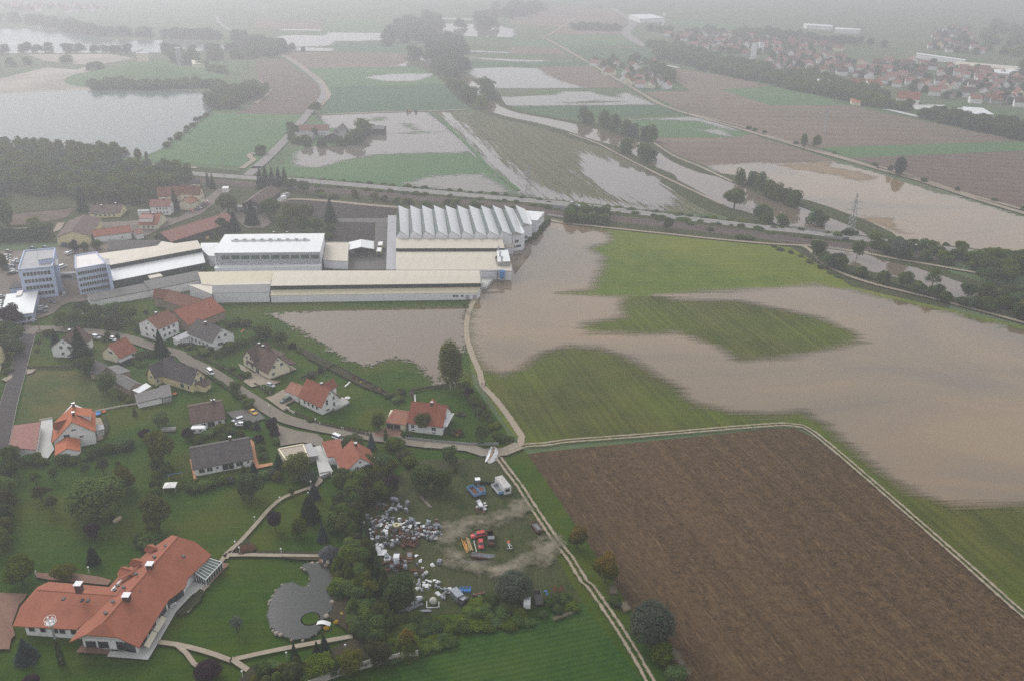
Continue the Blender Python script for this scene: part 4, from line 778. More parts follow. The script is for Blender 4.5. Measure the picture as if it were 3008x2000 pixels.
scat(B4((0,380),(100,420),(200,470),(280,520)),['far'],['dark','mid','olive'],(10,13),(9,12),sp=6,jit=3,desc='tree in the right part of the stand in the river flood',group='stand in the river flood')
scat(T(B3((2210,560),(2300,570)),B4((0,620),(100,660),(210,680))),['far'],['dark','mid'],(6,9),(7,10),sp=6,jit=2,desc='tree on the river bank above the highway',group='bank trees above the highway')
many([(B4(p),'far',w,h,m_) for p,w,h,m_ in [((460,580),11,11,'dark'),((520,620),8,8,'dark'),((660,745),7,4,'mid'),((755,725),8,5,'dark'),((1000,760),8,6,'mid')]],'dark tree around the power pylon by the river','trees around the pylon')
scat(T(A4((150,1290),(560,1390),(880,1480),(1060,1540)),B4((1340,240),(1680,325),(1930,405),(2120,460),(2800,640))),['fbush'],['dark','mid'],(3,5),(4,6.5),sp=42,jit=2,desc='roadside bush in the line crossing the bare fields',group='roadside bushes across the bare fields')
scat(T(A3((2110,1165),(2190,1190),(2270,1210),(2330,1225))),['fbush'],['dark'],(3,5),(5,8),sp=18,jit=2,desc='bush beside the farm road at the green field corner',group='bushes at the green field corner')
# farm island, upper river woods, lakeside woods
scat(A2((350,1180),(360,1240),(340,1300),(450,1330),(560,1340),(700,1330),(860,1330),(960,1280),(1020,1180)),['far'],['dark','mid'],(6,9),(8,11),sp=8,jit=3,desc='tree in the screen around the flooded farm',group='trees around the flooded farm')
many([(A2(p),'far',w,h,'dark') for p,w,h in [((985,1150),17,15),((910,1240),16,13),((540,1200),7,8),((860,1270),12,9),((400,1180),10,7),((30,1370),8,8),((65,1365),7,8)]],'dark tree beside the barns of the flooded farm','trees beside the flooded barns')
scat(A2((1680,590),(1740,680),(1800,740)),['far'],['dark'],(13,17),(14,20),sp=12,jit=8,desc='tree of the river wood below the flooded fields',group='lower trees of the river wood')
scat(A2((1800,800),(1850,850),(1930,910),(2010,950),(2080,990)),['far'],['dark','mid'],(12,16),(12,17),sp=11,jit=6,desc='tree on the left bank of the flooded river',group='trees on the left river bank')
many([(A2(p),'far',w,h,'dark') for p,w,h in [((2110,790),22,20),((2130,850),18,16),((1910,600),20,20),((1440,470),22,18),((1480,490),20,16),((330,430),14,11),((435,448),8,8),((1240,360),22,13),((1200,385),20,12)]],'isolated tree clump by the flooded upper river','clumps by the upper river')
scat(A2((1150,380),(1330,200),(1420,200),(1560,300),(1700,330),(1860,400),(1930,560),(1850,620),(1600,560),(1550,420),(1400,400)),['far'],['dark','mid'],(14,20),(18,26),n=60,area=True,avoid=16,desc='tree in the large hazy river wood',group='trees of the hazy river wood',stuff='wood')
scat(A2((1560,180),(1690,200),(1680,290),(1540,280)),['far'],['dark'],(18,24),(22,30),n=12,area=True,avoid=18,desc='tree in the upper hazy river wood',group='trees of the upper hazy river wood',stuff='wood')
scat(A2((1800,260),(2150,270),(2060,170),(2359,140),(2359,80),(2200,90)),['far'],['dark'],(16,22),(22,30),sp=30,jit=12,desc='hazy tree group far up the river',group='hazy trees far up the river',stuff='wood')
scat(A3((0,60),(250,90),(0,170)),['far'],['dark'],(18,24),(25,34),sp=26,jit=16,desc='very distant tree group in the haze',group='very distant trees',stuff='wood')
scat(A1((830,790),(880,825),(1150,820),(1400,825),(1700,815),(2050,800),(2000,770),(1600,785),(1300,785),(1000,775)),['far'],['dark','mid'],(7,11),(10,16),n=60,area=True,avoid=9,desc='tree on the far lake shore below the green mound',group='trees on the far lake shore',stuff='wood')
scat(A1((1900,960),(1930,900),(2050,870),(2359,830),(2359,900),(2180,980),(1990,1020)),['far'],['dark','mid'],(11,15),(13,18),n=26,area=True,avoid=9,desc='tree in the grove at the right end of the lake',group='grove at the right end of the lake')
scat(T(A2((0,860),(60,850),(100,830)),A1((2250,830),(2359,800))),['far'],['dark'],(9,12),(11,15),sp=12,jit=4,desc='tree beside the farm track near the lake',group='trees beside the lake farm track')
scat(A1((1890,1055),(1780,1130),(1720,1180),(1560,1310),(1450,1370)),['fbush'],['mid','dark'],(3,7),(5,9),sp=9,jit=2,desc='bush on the lake bank beside the green field',group='bushes on the lake bank')
scat(A1((-200,500),(0,490),(300,480),(640,480),(700,480),(1000,480),(1200,500)),['far'],['dark'],(10,15),(14,20),sp=13,jit=6,desc='tree in the strip between the two lakes, left part',group='trees between the lakes',stuff='wood')
scat(A1((1430,500),(1600,490),(1760,480),(2000,480),(2350,470),(2350,530),(1700,560),(1500,560)),['far'],['dark'],(11,17),(15,22),sp=13,jit=10,desc='tree in the strip between the two lakes, right part',group='trees between the lakes, right part',stuff='wood')
scat(A1((0,620),(200,600),(400,590),(560,580),(700,560)),['far'],['mid','dark'],(8,12),(12,18),sp=14,jit=14,desc='tree in the old gravel pit scrub',group='gravel pit scrub trees',stuff='wood')
scat(A1((820,640),(900,640),(980,660)),['far'],['mid','dark'],(8,11),(12,16),sp=12,jit=8,desc='tree at the left foot of the green mound',group='trees at the mound foot',stuff='wood')
scat(A1((1700,580),(1850,650),(2000,680)),['far'],['mid','dark'],(9,13),(14,20),sp=14,jit=10,desc='tree at the right foot of the green mound',group='trees at the right mound foot',stuff='wood')
scat(A1((-300,190),(200,200),(600,250),(800,320),(1200,330),(1800,350),(2200,380)),['far'],['dark'],(14,20),(22,32),sp=17,jit=14,desc='tree on the far shore of the upper lake',group='trees on the upper lake shore',stuff='wood')
scat(T(A1((2150,420),(2359,400)),A2((0,400),(200,430),(220,500),(60,530))),['far'],['dark'],(12,17),(16,22),sp=11,jit=8,desc='tree in the dark wood at the country road',group='dark wood at the country road',stuff='wood')
# ------------------------------------------------------------------ building helpers
def roofmat(name,c1,c2,mott=.35,sc=.5):
 m,t = newmat(name);v = t.pos();n1 = t.noise(v,sc,4,.7);n2 = t.noise(v,5.5,2,.5)
 c = t.mix(t.ramp(n1,.35,.65),c1,c2);c = t.mix(t.math('MULTIPLY',t.ramp(n2,.35,.65),mott),c,tuple(x *.6 for x in c1[:3]) + (1,))
 t.finish(t.bsdf(c,.8,.25).outputs[0]);return m
RM = dict(red=roofmat('red_tiles',(.235,.075,.045,1),(.30,.105,.062,1)),orange=roofmat('orange_tiles',(.36,.105,.045,1),(.43,.135,.06,1),.2),
 old=roofmat('old_red_tiles',(.16,.075,.05,1),(.26,.10,.06,1),.6,1.2),brown=roofmat('brown_tiles',(.085,.055,.045,1),(.115,.075,.06,1)),
 grey=roofmat('grey_tiles',(.07,.062,.062,1),(.10,.09,.088,1)),terra=roofmat('terracotta_tiles',(.30,.13,.085,1),(.36,.165,.11,1)),
 pink=roofmat('faded_red_tiles',(.25,.115,.095,1),(.32,.16,.135,1)),villa=roofmat('villa_tiles',(.26,.085,.048,1),(.32,.11,.062,1),.25,.3),
 fib=roofmat('fibre_cement',(.13,.125,.12,1),(.20,.195,.185,1),.4,.8),dark=roofmat('dark_sheet',(.05,.045,.043,1),(.075,.068,.065,1)),slate=roofmat('slate',(.035,.037,.042,1),(.05,.052,.058,1)))
def wallmat(name,c,gr=.6): return plain(name,c,.85,.2,var=.06,scale=.25,grime=tuple(x *gr for x in c[:3]) + (1,))
WM = dict(white=wallmat('white_render',(.80,.80,.79,1),.85),cream=wallmat('cream_render',(.74,.68,.50,1),.85),yellow=wallmat('yellow_render',(.68,.60,.33,1),.85),
 grey=wallmat('grey_render',(.34,.34,.33,1)),dark=wallmat('dark_timber',(.065,.055,.048,1)),blue=wallmat('pale_blue_render',(.46,.54,.72,1),.88),
 stone=wallmat('stone_wall',(.30,.24,.17,1)),sheet=wallmat('white_metal_cladding',(.76,.77,.80,1),.9))
def sheetroof(name,c,dirt,ang_=0.0):
 m,t = newmat(name);v = t.pos();w = t.n('ShaderNodeTexWave',wave_type='BANDS',bands_direction='X');t.l(t.pos(ang_),w.inputs[0]);w.inputs['Scale'].default_value = .42
 k = t.mix(t.ramp(t.noise(t.pos(ang_,(1,.15,1)),.5,4,.7),.5,.75,0,.7),c,dirt);k = t.mix(t.math('MULTIPLY',w.outputs[1],.12),k,dirt);t.finish(t.bsdf(k,.55,.35).outputs[0]);return m
m_creamr = sheetroof('cream_metal_roof',(.50,.455,.37,1),(.38,.345,.28,1));m_yelr = sheetroof('yellow_metal_roof',(.48,.43,.30,1),(.38,.34,.25,1))
m_whiter = sheetroof('white_metal_roof',(.66,.68,.68,1),(.52,.53,.52,1));m_greyr = sheetroof('light_grey_metal_roof',(.64,.66,.66,1),(.52,.53,.53,1))
m_flatw = plain('white_flat_roof',(.72,.68,.66,1),var=.05,scale=.1);m_flatg = plain('grey_flat_roof',(.36,.36,.37,1),var=.08,scale=.15,grime=(.26,.26,.27,1))
m_glass,t = newmat('window_glass');t.finish(t.bsdf((.03,.04,.045,1),.12,.6).outputs[0])
m_gglass,t = newmat('greenish_glazing');t.finish(t.bsdf(t.mix(t.ramp(t.noise(t.pos(),.35,2),.4,.6),(.035,.06,.05,1),(.07,.10,.085,1)),.25,.5).outputs[0])
m_plast = plain('translucent_plastic',(.22,.22,.22,1),rough=.7,spec=.15);m_sky = plain('skylight_glass',(.04,.045,.05,1),rough=.5,spec=.2)
m_frame = plain('white_frame',(.72,.72,.72,1),var=.03);m_metal = plain('galvanised_metal',(.42,.43,.44,1),rough=.45,metal=.5,grime=(.22,.20,.18,1));m_darkm = plain('dark_metal',(.05,.05,.05,1),rough=.5)
m_brick = plain('chimney_brick',(.10,.055,.045,1));m_wood = plain('brown_timber',(.14,.085,.05,1))
class H: pass
def gable(name,r1,r2,e,hr,he,roof='red',wall='white',oh=.5,e2=None,he2=None,label=None,cat='house',group=None,win=None,chim=(),sky=(),parent=None,thick=.22,loc=None,hip=(0,0),ext=None):
 """gabled house from the two ridge ends and one eave corner as they show in the photo"""
 if loc: R1,R2,hw,hw2 = loc
 else:
  R1,R2,E = P(*r1,hr),P(*r2,hr),P(*e,he)
 u = R2 - R1;u.z = 0;L = u.length;u.normalize();v = Vector((-u.y,u.x,0))
 if not loc:
  d = (E - R1).dot(v)
  if d > 0: pass
  hw = abs(d);sg = 1 if d > 0 else -1
  hw2 = abs((P(*e2,he2) - R1).dot(v)) if e2 else hw
 else: sg = -1
 he2 = he2 if he2 is not None else he
 mid = (R1 + R2) / 2;mid.z = 0
 ye,yo = sg *1.0,-sg *1.0      # side a = towards e
 root = empty(name,mid,math.atan2(u.y,u.x)) if parent is None else parent
 if parent is None: tag(root,label,cat,group)
 mk = (lambda b,n,m,par=root,**k: loc_build(b,n,m,par,**k))
 X = L / 2;xw = X - oh;ta,tb = (hr - he) / hw,(hr - he2) / hw2
 wa,wb = hw - oh,hw2 - oh;za,zb = hr - ta *wa - thick,hr - tb *wb - thick;zr = hr - thick *1.2
 b = MB();a_,b_ = ye *wa,yo *wb
 prof = [(a_,0),(a_,za),(0,zr),(b_,zb),(b_,0)]
 vs = [(-xw,y,z) for y,z in prof] + [(xw,y,z) for y,z in prof]
 b.add(vs,[(0,1,2,3,4),(9,8,7,6,5),(0,5,6,1),(1,6,7,2),(2,7,8,3),(3,8,9,4),(4,9,5,0)])
 wl = mk(b,'wall',WM[wall])
 b = MB();h1,h2 = hip
 for y,z in ((ye *hw,he),(yo *hw2,he2)):
  q = [(-X,y,z),(X,y,z),(X - h2,0,hr),(-X + h1,0,hr)]
  b.add(q + [(p[0],p[1],p[2] - thick) for p in q],[(0,1,2,3),(7,6,5,4),(0,4,5,1),(1,5,6,2),(3,7,4,0)])
 for s,h in ((-1,h1),(1,h2)):
  if h > 0: b.add([(s *X,ye *hw,he),(s *X,yo *hw2,he2),(s *(X - h),0,hr)],[(0,1,2)])
 b.cyl((-X + h1,0,hr),(X - h2,0,hr),.12,n=5)
 rf = mk(b,'roof',RM[roof] if isinstance(roof,str) else roof)
 for cx_,cy_,ch in chim:
  c = MB().box((cx_ *X,cy_ *hw *ye,hr - abs(cy_) *(hr - he) + ch / 2 - .3),(.8,.8,ch + .6));o_ = loc_build(c,'chimney',m_brick,rf)
  c = MB().box((cx_ *X,cy_ *hw *ye,hr - abs(cy_) *(hr - he) + ch + .08),(1.0,1.0,.12));loc_build(c,'chimney_cap',m_metal,rf)
 for sx_,sy_ in sky:
  y = sy_ *hw *ye;z = hr - sy_ *(hr - he) + .06;c = MB();w_ = .45;dy = .6 *ye;dz = -.6 *ta
  c.add([(sx_ *X - w_,y - dy,z - dz),(sx_ *X + w_,y - dy,z - dz),(sx_ *X + w_,y + dy,z + dz),(sx_ *X - w_,y + dy,z + dz)],[(0,1,2,3)]);loc_build(c,'skylight',m_sky,rf)
 hh = H();hh.root,hh.X,hh.xw,hh.wa,hh.wb,hh.ye,hh.yo,hh.hw,hh.hw2,hh.mk,hh.za,hh.u,hh.roof,hh.mid = root,X,xw,wa,wb,ye,yo,hw,hw2,mk,za,u,rf,mid;hh.hr,hh.he,hh.wall = hr,he,wl
 for side,items in (win or {}).items():
  for it in items: window(hh,side,*it)
 return hh
def window(h,side,t,z,w=1.2,hgt=1.3,door=False,frame=None):
 """t in -1..1 along the wall; side a (eave side seen), b, l (first ridge end), r (second)"""
 f = MB();g_ = MB();d = .05
 if side in 'ab':
  y = (h.ye *h.wa if side == 'a' else h.yo *h.wb);s = 1 if y > 0 else -1;x = t *h.xw
  f.box((x,y + s *.03,z),(w + .26,.1,hgt + .26));k = 2 if w > 1 else 1
  for i in range(k): g_.box((x + (i - (k - 1) / 2) *w / k,y + s *.075,z),(w / k - .1,.06,hgt - .06))
 else:
  s = -1 if side == 'l' else 1;x = s *h.xw;y = t *h.wa
  f.box((x + s *.03,y,z),(.1,w + .26,hgt + .26));k = 2 if w > 1 else 1
  for i in range(k): g_.box((x + s *.075,y + (i - (k - 1) / 2) *w / k,z),(.06,w / k - .1,hgt - .06))
 fo = loc_build(f,'door' if door else 'window',frame or (m_wood if door else m_frame),h.root)
 if not door: loc_build(g_,'pane',m_glass,fo)
def row(n,z,lo=-.75,hi=.75,**k): return [(lo + (hi - lo) *(i + .5) / n,z,k.get('w',1.2),k.get('h',1.3)) for i in range(n)]
def slab(name,pts,wall,roof,label=None,cat='building',h0=0.0,over=.25,thick=.3,parapet=0,group=None,parent=None,wallname='wall'):
 """building with a flat or tilted polygon roof; pts = photo points with heights"""
 w = [Vector(p) for p in PA(pts)];c = sum(w,Vector()) / len(w);c.z = 0
 ar = sum(w[i].x *w[(i + 1) % len(w)].y - w[(i + 1) % len(w)].x *w[i].y for i in range(len(w)))
 if ar < 0: w = w[::-1]
 n = len(w);root = empty(name,c,0,label=label,cat=cat,group=group) if parent is None else parent
 b = MB();b.add([(p.x,p.y,h0) for p in w] + [(p.x,p.y,p.z - thick) for p in w],[tuple(range(n - 1,-1,-1)),tuple(range(n,2 *n))] + [(i,(i + 1) % n,n + (i + 1) % n,n + i) for i in range(n)])
 wl = b.build(wallname,WM[wall] if isinstance(wall,str) else wall,root)
 o_ = []
 for i,p in enumerate(w):
  d1 = (w[i] - w[i - 1]);d2 = (w[(i + 1) % n] - w[i]);d1.z = d2.z = 0;d1.normalize();d2.normalize();nn = Vector((d1.y + d2.y,-d1.x - d2.x,0))
  if nn.length < 1e-3: nn = Vector((d1.y,-d1.x,0))
  nn.normalize();o_.append(p + nn *over *1.2)
 b = MB();b.add([(p.x,p.y,p.z - thick) for p in o_] + [(p.x,p.y,p.z) for p in o_],[tuple(range(n - 1,-1,-1)),tuple(range(n,2 *n))] + [(i,(i + 1) % n,n + (i + 1) % n,n + i) for i in range(n)])
 rf = b.build('roof',roof if not isinstance(roof,str) else RM[roof],root)
 if parapet:
  b = MB()
  for i in range(n):
   p,q = w[i],w[(i + 1) % n];d = (q - p);L = d.length;d.normalize();s = Vector((d.y,-d.x,0));b.frame(p - s *.35,d *L,s *.45,Vector((0,0,parapet)))
  b.build('parapet',WM[wall] if isinstance(wall,str) else wall,root)
 r = H();r.root,r.w,r.roof = root,w,rf;return r
def edge_windows(root,A,B,z,h,ts,w,frame=None,pane=None,name='window',gap=.12,out=.06):
 """windows on the wall from A to B (world), ts = fractions along it"""
 A,B = Vector(A),Vector(B);A.z = B.z = 0;d = B - A;L = d.length;d.normalize();s = Vector((d.y,-d.x,0))
 for t_ in ts:
  c = A + d *(L *t_);f = MB();f.frame(c - d *(w / 2 + .1) + Vector((0,0,z - h / 2 - .1)) - s *.02,d *(w + .2),s *(out + .02),Vector((0,0,h + .2)))
  fo = f.build(name,frame or m_frame,root);g_ = MB();g_.frame(c - d *w / 2 + Vector((0,0,z - h / 2)) + s *(out - .01),d *w,s *.03,Vector((0,0,h)));g_.build('pane',pane or m_glass,fo)
def loft(name,rows,mats,label,cat='factory hall',wall='sheet',group=None,skirt=True):
 """long hall: rows = [(left px, right px)] with heights (or a float = drop straight down to that height); mats per strip"""
 W_ = []
 for r in rows:
  if isinstance(r,(int,float)): W_.append([Vector((p.x,p.y,r)) for p in W_[-1]])
  else: W_.append([Vector(q) for q in PA(r)])
 c = sum((a + b for a,b in W_),Vector()) / (2 *len(W_));c.z = 0;root = empty(name,c,0,label=label,cat=cat,group=group)
 groups = {}
 for i,m in enumerate(mats): groups.setdefault(m[0] + '|' + m[1].name,[m,MB()])[1].add([W_[i][0],W_[i][1],W_[i + 1][1],W_[i + 1][0]] + [p - Vector((0,0,.18)) for p in (W_[i][0],W_[i][1],W_[i + 1][1],W_[i + 1][0])],[(3,2,1,0),(4,5,6,7),(0,1,5,4),(2,3,7,6),(1,2,6,5),(3,0,4,7)])
 for m,b in groups.values(): b.build(m[0],m[1],root)
 dn = Vector((0,0,.2));b = MB()
 ins = (W_[0][1] - W_[0][0]).normalized() *.35
 for side in (0,1):
  s = ins if side == 0 else -ins
  tp = [w_[side] + s - dn for w_ in W_];N_ = len(tp);vs = tp + [Vector((p.x,p.y,0)) for p in tp]
  b.add(vs,[(i,i + 1,N_ + i + 1,N_ + i) for i in range(N_ - 1)])
 for w_ in (W_[0],W_[-1]):
  a,q = w_[0] + ins - dn,w_[1] - ins - dn;b.add([a,q,Vector((q.x,q.y,0)),Vector((a.x,a.y,0))],[(0,1,2,3)])
 b.build('wall',WM[wall],root);r = H();r.root,r.W = root,W_;return r
# ------------------------------------------------------------------ factory
h8 = loft('factory_hall',[(*B2((190,1073,7.4)),*B2((2040,1071,7.4))),(*B2((172,1088,8.4)),*B2((2043,1083,8.4))),(*B2((155,1135,8.2)),*B2((2050,1118,8.2))),(*B2((140,1212,7.1)),*B2((2056,1187,7.1))),5.0,(*B2((133,1300,3.7)),*B2((2026,1273,3.7)))],
 [('roof',m_creamr),('roof',m_creamr),('roof',m_creamr),('window_band',m_gglass),('lower_roof',m_yelr)],'long cream-roofed factory hall at the edge of the flooded meadow')
A_,B_ = h8.W[-1];d = (B_ - A_);d.z = 0
edge_windows(h8.root,A_,B_,2.1,1.0,[.885,.90,.925],1.1,pane=m_glass);edge_windows(h8.root,A_,B_,1.2,2.3,[.951,.986],1.7,frame=m_metal,pane=m_flatg,name='door')
h7 = loft('factory_hall',[(*B1((1805,1085,7.6)),*B2((185,1073,7.6))),(*B1((1842,1197,6.4)),*B2((142,1170,6.4))),(*B1((1934,1205,6.3)),*B2((140,1195,6.1))),(*B1((1934,1277,5.1)),*B2((131,1271,5.0)))],
 [('roof',m_yelr),('roof',m_creamr),('skylight_roof',m_plast)],'yellowish-roofed hall with a grey translucent strip left of the longest hall')
slab('factory_annex',B1((1722,1202,6.0),(1932,1196,6.2),(1932,1288,5.1)),'sheet',m_creamr,'white wedge-shaped annex with cream roof above the old red barns','factory annex')
h9 = loft('factory_hall',[(*B2((1287,766,8.2)),*B2((2232,764,8.2))),(*B2((1284,795,8.6)),*B2((2255,790,8.6))),(*B2((1283,870,7.8)),*B2((2272,868,7.8))),6.0,(*B2((1283,950,7.0)),*B2((2185,948,7.0))),(*B2((1280,1066,5.6)),*B2((2210,1066,5.6)))],
 [('roof',m_creamr),('roof',m_creamr),('window_band',m_gglass),('lower_roof',m_creamr),('lower_roof',m_creamr)],'double cream-roofed hall in front of the sawtooth roofs')
slab('factory_annex',B2((2185,905,6),(2262,905,6),(2336,1020,5.6),(2334,1074,5.6),(2213,1068,5.6)),'sheet',m_creamr,'end bay with dark wall beside the double cream hall','factory annex')
bay = slab('dust_filter_house',B2((2205,890,8.2),(2300,885,8.2),(2322,985,8.2),(2212,990,8.2)),m_metal,m_greyr,'grey plant house with three exhaust pipes on the hall end','plant house',h0=5.5)
for x,y in ((2217,860),(2232,915),(2248,955)):
 p = P(*B2((x,y))[0],10);MB().cyl((p.x,p.y,8),(p.x,p.y,10.3),.45,n=10).cyl((p.x,p.y,10.3),(p.x,p.y,10.9),.7,.25,10).build('exhaust_pipe',m_metal,bay.root)
dk = empty('loading_ramp',P(*B2((2110,1180))[0]),label='white concrete loading ramp between hall end and blue silo',cat='loading ramp')
MB().prism([tuple(P(*q,1.6))[:2] for q in B2((2060,1145),(2172,1142),(2105,1225),(2062,1225))],0,1.6).build('deck',m_pavel,dk)
for a,q in ((0,1),):
 p1,p2 = P(*B2((2172,1142))[0],1.6),P(*B2((2105,1225))[0],1.6);d = (p2 - p1);L = d.length;d.normalize();b = MB()
 for i in range(9): c = p1 + d *L *i / 8;b.box((c.x,c.y,2.15),(.08,.08,1.1))
 b.cyl(p1 + Vector((0,0,1.1)),p2 + Vector((0,0,1.1)),.05,n=5).build('railing',m_metal,dk)
p = P(*B2((2250,1175))[0]);si = empty('blue_silo',p,label='blue filter silo with duct at the flooded hall end',cat='silo');b = MB().box((p.x,p.y,4.6),(2.6,2.4,3.2));b.add([(p.x - 1.3,p.y - 1.2,3),(p.x + 1.3,p.y - 1.2,3),(p.x + 1.3,p.y + 1.2,3),(p.x - 1.3,p.y + 1.2,3),(p.x,p.y,1.3)],[(0,4,1),(1,4,2),(2,4,3),(3,4,0)])
m_blue = plain('blue_paint',(.06,.22,.50,1));b.build('hopper',m_blue,si);b = MB()
for sx in (-1.1,1.1):
 for sy in (-1,1): b.cyl((p.x + sx,p.y + sy,0),(p.x + sx,p.y + sy,3.1),.1,n=5)
b.build('leg_frame',m_blue,si);q = P(*B2((2060,1085))[0],6);MB().cyl((p.x,p.y + .3,6.3),(q.x,q.y,6.3),.5,n=8).build('duct',m_metal,si)
# sawtooth hall
HR,HV = 13.2,9.8;teeth = []
for i in range(11):
 bk = B2((1305 + 107.2 *i,478,HR))[0] if i < 7 else E2((280 + 287 *(i - 7),372,HR))[0]
 bv = B2((1397 + 108 *i,517,HV))[0] if i < 7 else E2((505 + 288 *(i - 7),465,HV))[0]
 fr = B2((1322 + 116 *i,708,HR))[0] if i < 8 else E2(((820,1005),(1130,1010),(1330,792))[i - 8] + (HR,))[0]
 fv = B2((1403 + 118 *i,757,HV))[0] if i < 8 else E2(((1056,1106),(1300,1076),(1500,850))[i - 8] + (HV,))[0]
 lv = B2((1290 + 117.5 *i,757,HV))[0] if i < 9 else E2(((1066,1106),(1290,890))[i - 9] + (HV,))[0]
 lb = B2((1290 + 108 *i,517,HV))[0] if i < 7 else E2((225 + 288 *(i - 7),465,HV))[0]
 teeth.append([Vector(q) for q in PA([bk,bv,fr,fv,lv,lb])])
c = sum((t_[2] for t_ in teeth),Vector()) / 11;c.z = 0;saw = empty('sawtooth_hall',c,label='white sawtooth-roofed factory hall with eleven teeth by the flood',cat='factory hall')
wallb = MB()
for i,(bk,bv,fr,fv,lv,lb) in enumerate(teeth):
 up = Vector((0,0,.05));u = (fr - bk).normalized() *.3
 q = [bk - u,fr + u,fv + u,bv - u];MB().add(q + [p_ - Vector((0,0,.3)) for p_ in q],[(0,1,2,3),(7,6,5,4),(0,4,5,1),(1,5,6,2),(2,6,7,3),(3,7,4,0)]).build('roof',m_greyr,saw)
 g_ = MB();dn = Vector((0,0,.3));g_.add([lb,lv,fr - dn,bk - dn],[(0,1,2,3)]);go = g_.build('glazing',m_gglass,saw)
 fz = lambda p_: Vector((p_.x,p_.y,0));dn = Vector((0,0,.25))
 wallb.add([lv,fr - dn,fv - dn,fz(fv),fz(lv)],[(0,1,2,3,4)]);wallb.add([lb,bk - dn,bv - dn,fz(bv),fz(lb)],[(4,3,2,1,0)])
 if i in (9,10):
  k = Vector(PA([E2(((1360,1040),(1545,815))[i - 9] + (HV - .2,))[0]])[0]);k2 = Vector((k.x,k.y,0));wallb.add([fv - dn,k,k2,fz(fv)],[(0,1,2,3)]);wallb.add([k,bv - dn,fz(bv),k2],[(0,1,2,3)])
  MB().add([fv + u,k + Vector((0,0,.1)),bv],[(0,1,2)]).build('roof',m_greyr,saw)
 if i in (0,8): wallb.add([lb,lv,fz(lv),fz(lb)],[(0,1,2,3)]);
 if i == 8: wallb.add([fv - dn,bv - dn,fz(bv),fz(fv)],[(0,1,2,3)])
wallb.build('wall',WM['sheet'],saw)
t9,t10 = teeth[9],teeth[10]
edge_windows(saw,t9[4],t9[3],5.8,1.5,[.42],2.4,pane=m_glass);edge_windows(saw,t9[4],t9[3],2.9,1.2,[.18],.8,pane=m_glass);edge_windows(saw,t9[4],t9[3],2.9,1.2,[.6],3.2,pane=m_glass)
edge_windows(saw,t10[4],t10[3],2.8,1.8,[.45],2.6,pane=m_glass)
sd2 = slab('side_building',E2((1396,502,8.2),(1842,536,8.2),(1668,738,8.2),(1505,730,8.2)),'sheet',m_whiter,'white two-storey building behind the right end of the sawtooth hall')
w_ = sd2.w;a,q = max(((w_[i],w_[(i + 1) % 4]) for i in range(4)),key=lambda e_: (e_[0].x + e_[1].x));a,q = (a,q)
for z in (2.6,6): edge_windows(sd2.root,a,q,z,1.2,[.15,.3,.5,.7,.85],1.1,pane=m_glass)
slab('side_building',E2((850,1325,4.8),(1055,1325,4.8),(1078,1412,4.2),(870,1400,4.2)),'sheet',m_creamr,'low white lean-to between sawtooth hall and double cream hall')
# middle
h5 = loft('factory_hall',[(*B1((2050,742,11.6)),*B2((633,732,11.6))),(*B1((2000,820,12.4)),*B2((618,800,12.4))),(*B1((1952,912,11.6)),*B2((590,903,11.6))),4.9,(*B1((1950,1052,4.3)),*B2((598,1035,4.3)))],
 [('roof',m_whiter),('roof',m_whiter),('front_wall',WM['sheet']),('lower_roof',m_whiter)],'tall white hall with green window band in the middle of the factory')
A_,B_ = h5.W[3];n = 10
edge_windows(h5.root,A_,B_,9.1,2.0,[.10 + .094 *i for i in range(n)],4.2,frame=plain('pale_green_frame',(.36,.40,.30,1)),pane=m_gglass)
a = P(*B1((2110,800))[0],12.6);q = P(*B2((495,795))[0],12.6);d = q - a;b = MB();s = Vector((0,.6,0));b.cyl(a,q,.7,n=8).build('ridge_vent',m_greyr,h5.root)
for i in range(9): c = a + d *(.06 + .11 *i);MB().box((c.x,c.y,13.5),(1.6,1.2,.5)).build('vent_cowl',m_metal,h5.root)
slab('link_building',B1((1832,822,6.6),(1992,820,6.6),(1957,938,6.2),(1905,935,6.2),(1845,880,6.2)),'sheet',m_whiter,'low white link roof left of the tall white hall')
slab('workshop',B2((645,820,6),(720,812,6.4),(850,818,6),(838,985,5),(695,978,5),(622,970,5)),'sheet',m_creamr,'low workshop with cream roof and dark gate right of the tall white hall','workshop')
slab('covered_walk',B2((1212,570,5),(1283,570,5),(1281,1062,5),(1197,1062,5)),'grey',m_flatg,'long flat concrete roof along the left side of the sawtooth hall','covered walk')
h4 = loft('factory_hall',[(*B1((895,918,9.6)),*B1((1800,797,10.2))),(*B1((1003,1022,9.4)),*B1((1842,868,9.4))),7.2,(*B1((1003,1172,5.8)),*B1((1872,1000,5.8))),1.0],
 [('roof',m_creamr),('window_band',m_gglass),('lower_roof',m_whiter),('window_wall',m_gglass)],'stepped hall with cream upper and white lower roof behind the office blocks')
slab('canopy',B1((1335,1100,5.2),(1440,1085,5.2),(1480,1120,5),(1370,1143,5)),WM['grey'],m_creamr,'small cream canopy roof against the stepped hall','canopy')
slab('storage_shed',B1((1312,1170,5.6),(1800,1075,5.6),(1840,1150,4.4),(1382,1246,4.4)),'white','fib','grey-roofed storage shed adjoining the yellowish hall','shed')
slab('storage_shed',B1((792,1290,4.6),(1320,1187,4.8),(1385,1246,3.6),(822,1350,3.4)),'white','fib','long grey-roofed shed in front of the right office block','shed')
slab('storage_shed',B1((990,790,5.6),(1470,796,5.8),(1290,882,4.6),(985,885,4.4)),'grey','dark','dark-roofed shed behind the stepped hall','shed')
slab('storage_shed',B1((1475,805,7),(1640,832,7),(1425,862,6)),'sheet',m_creamr,'cream roof wedge behind the stepped hall','shed')
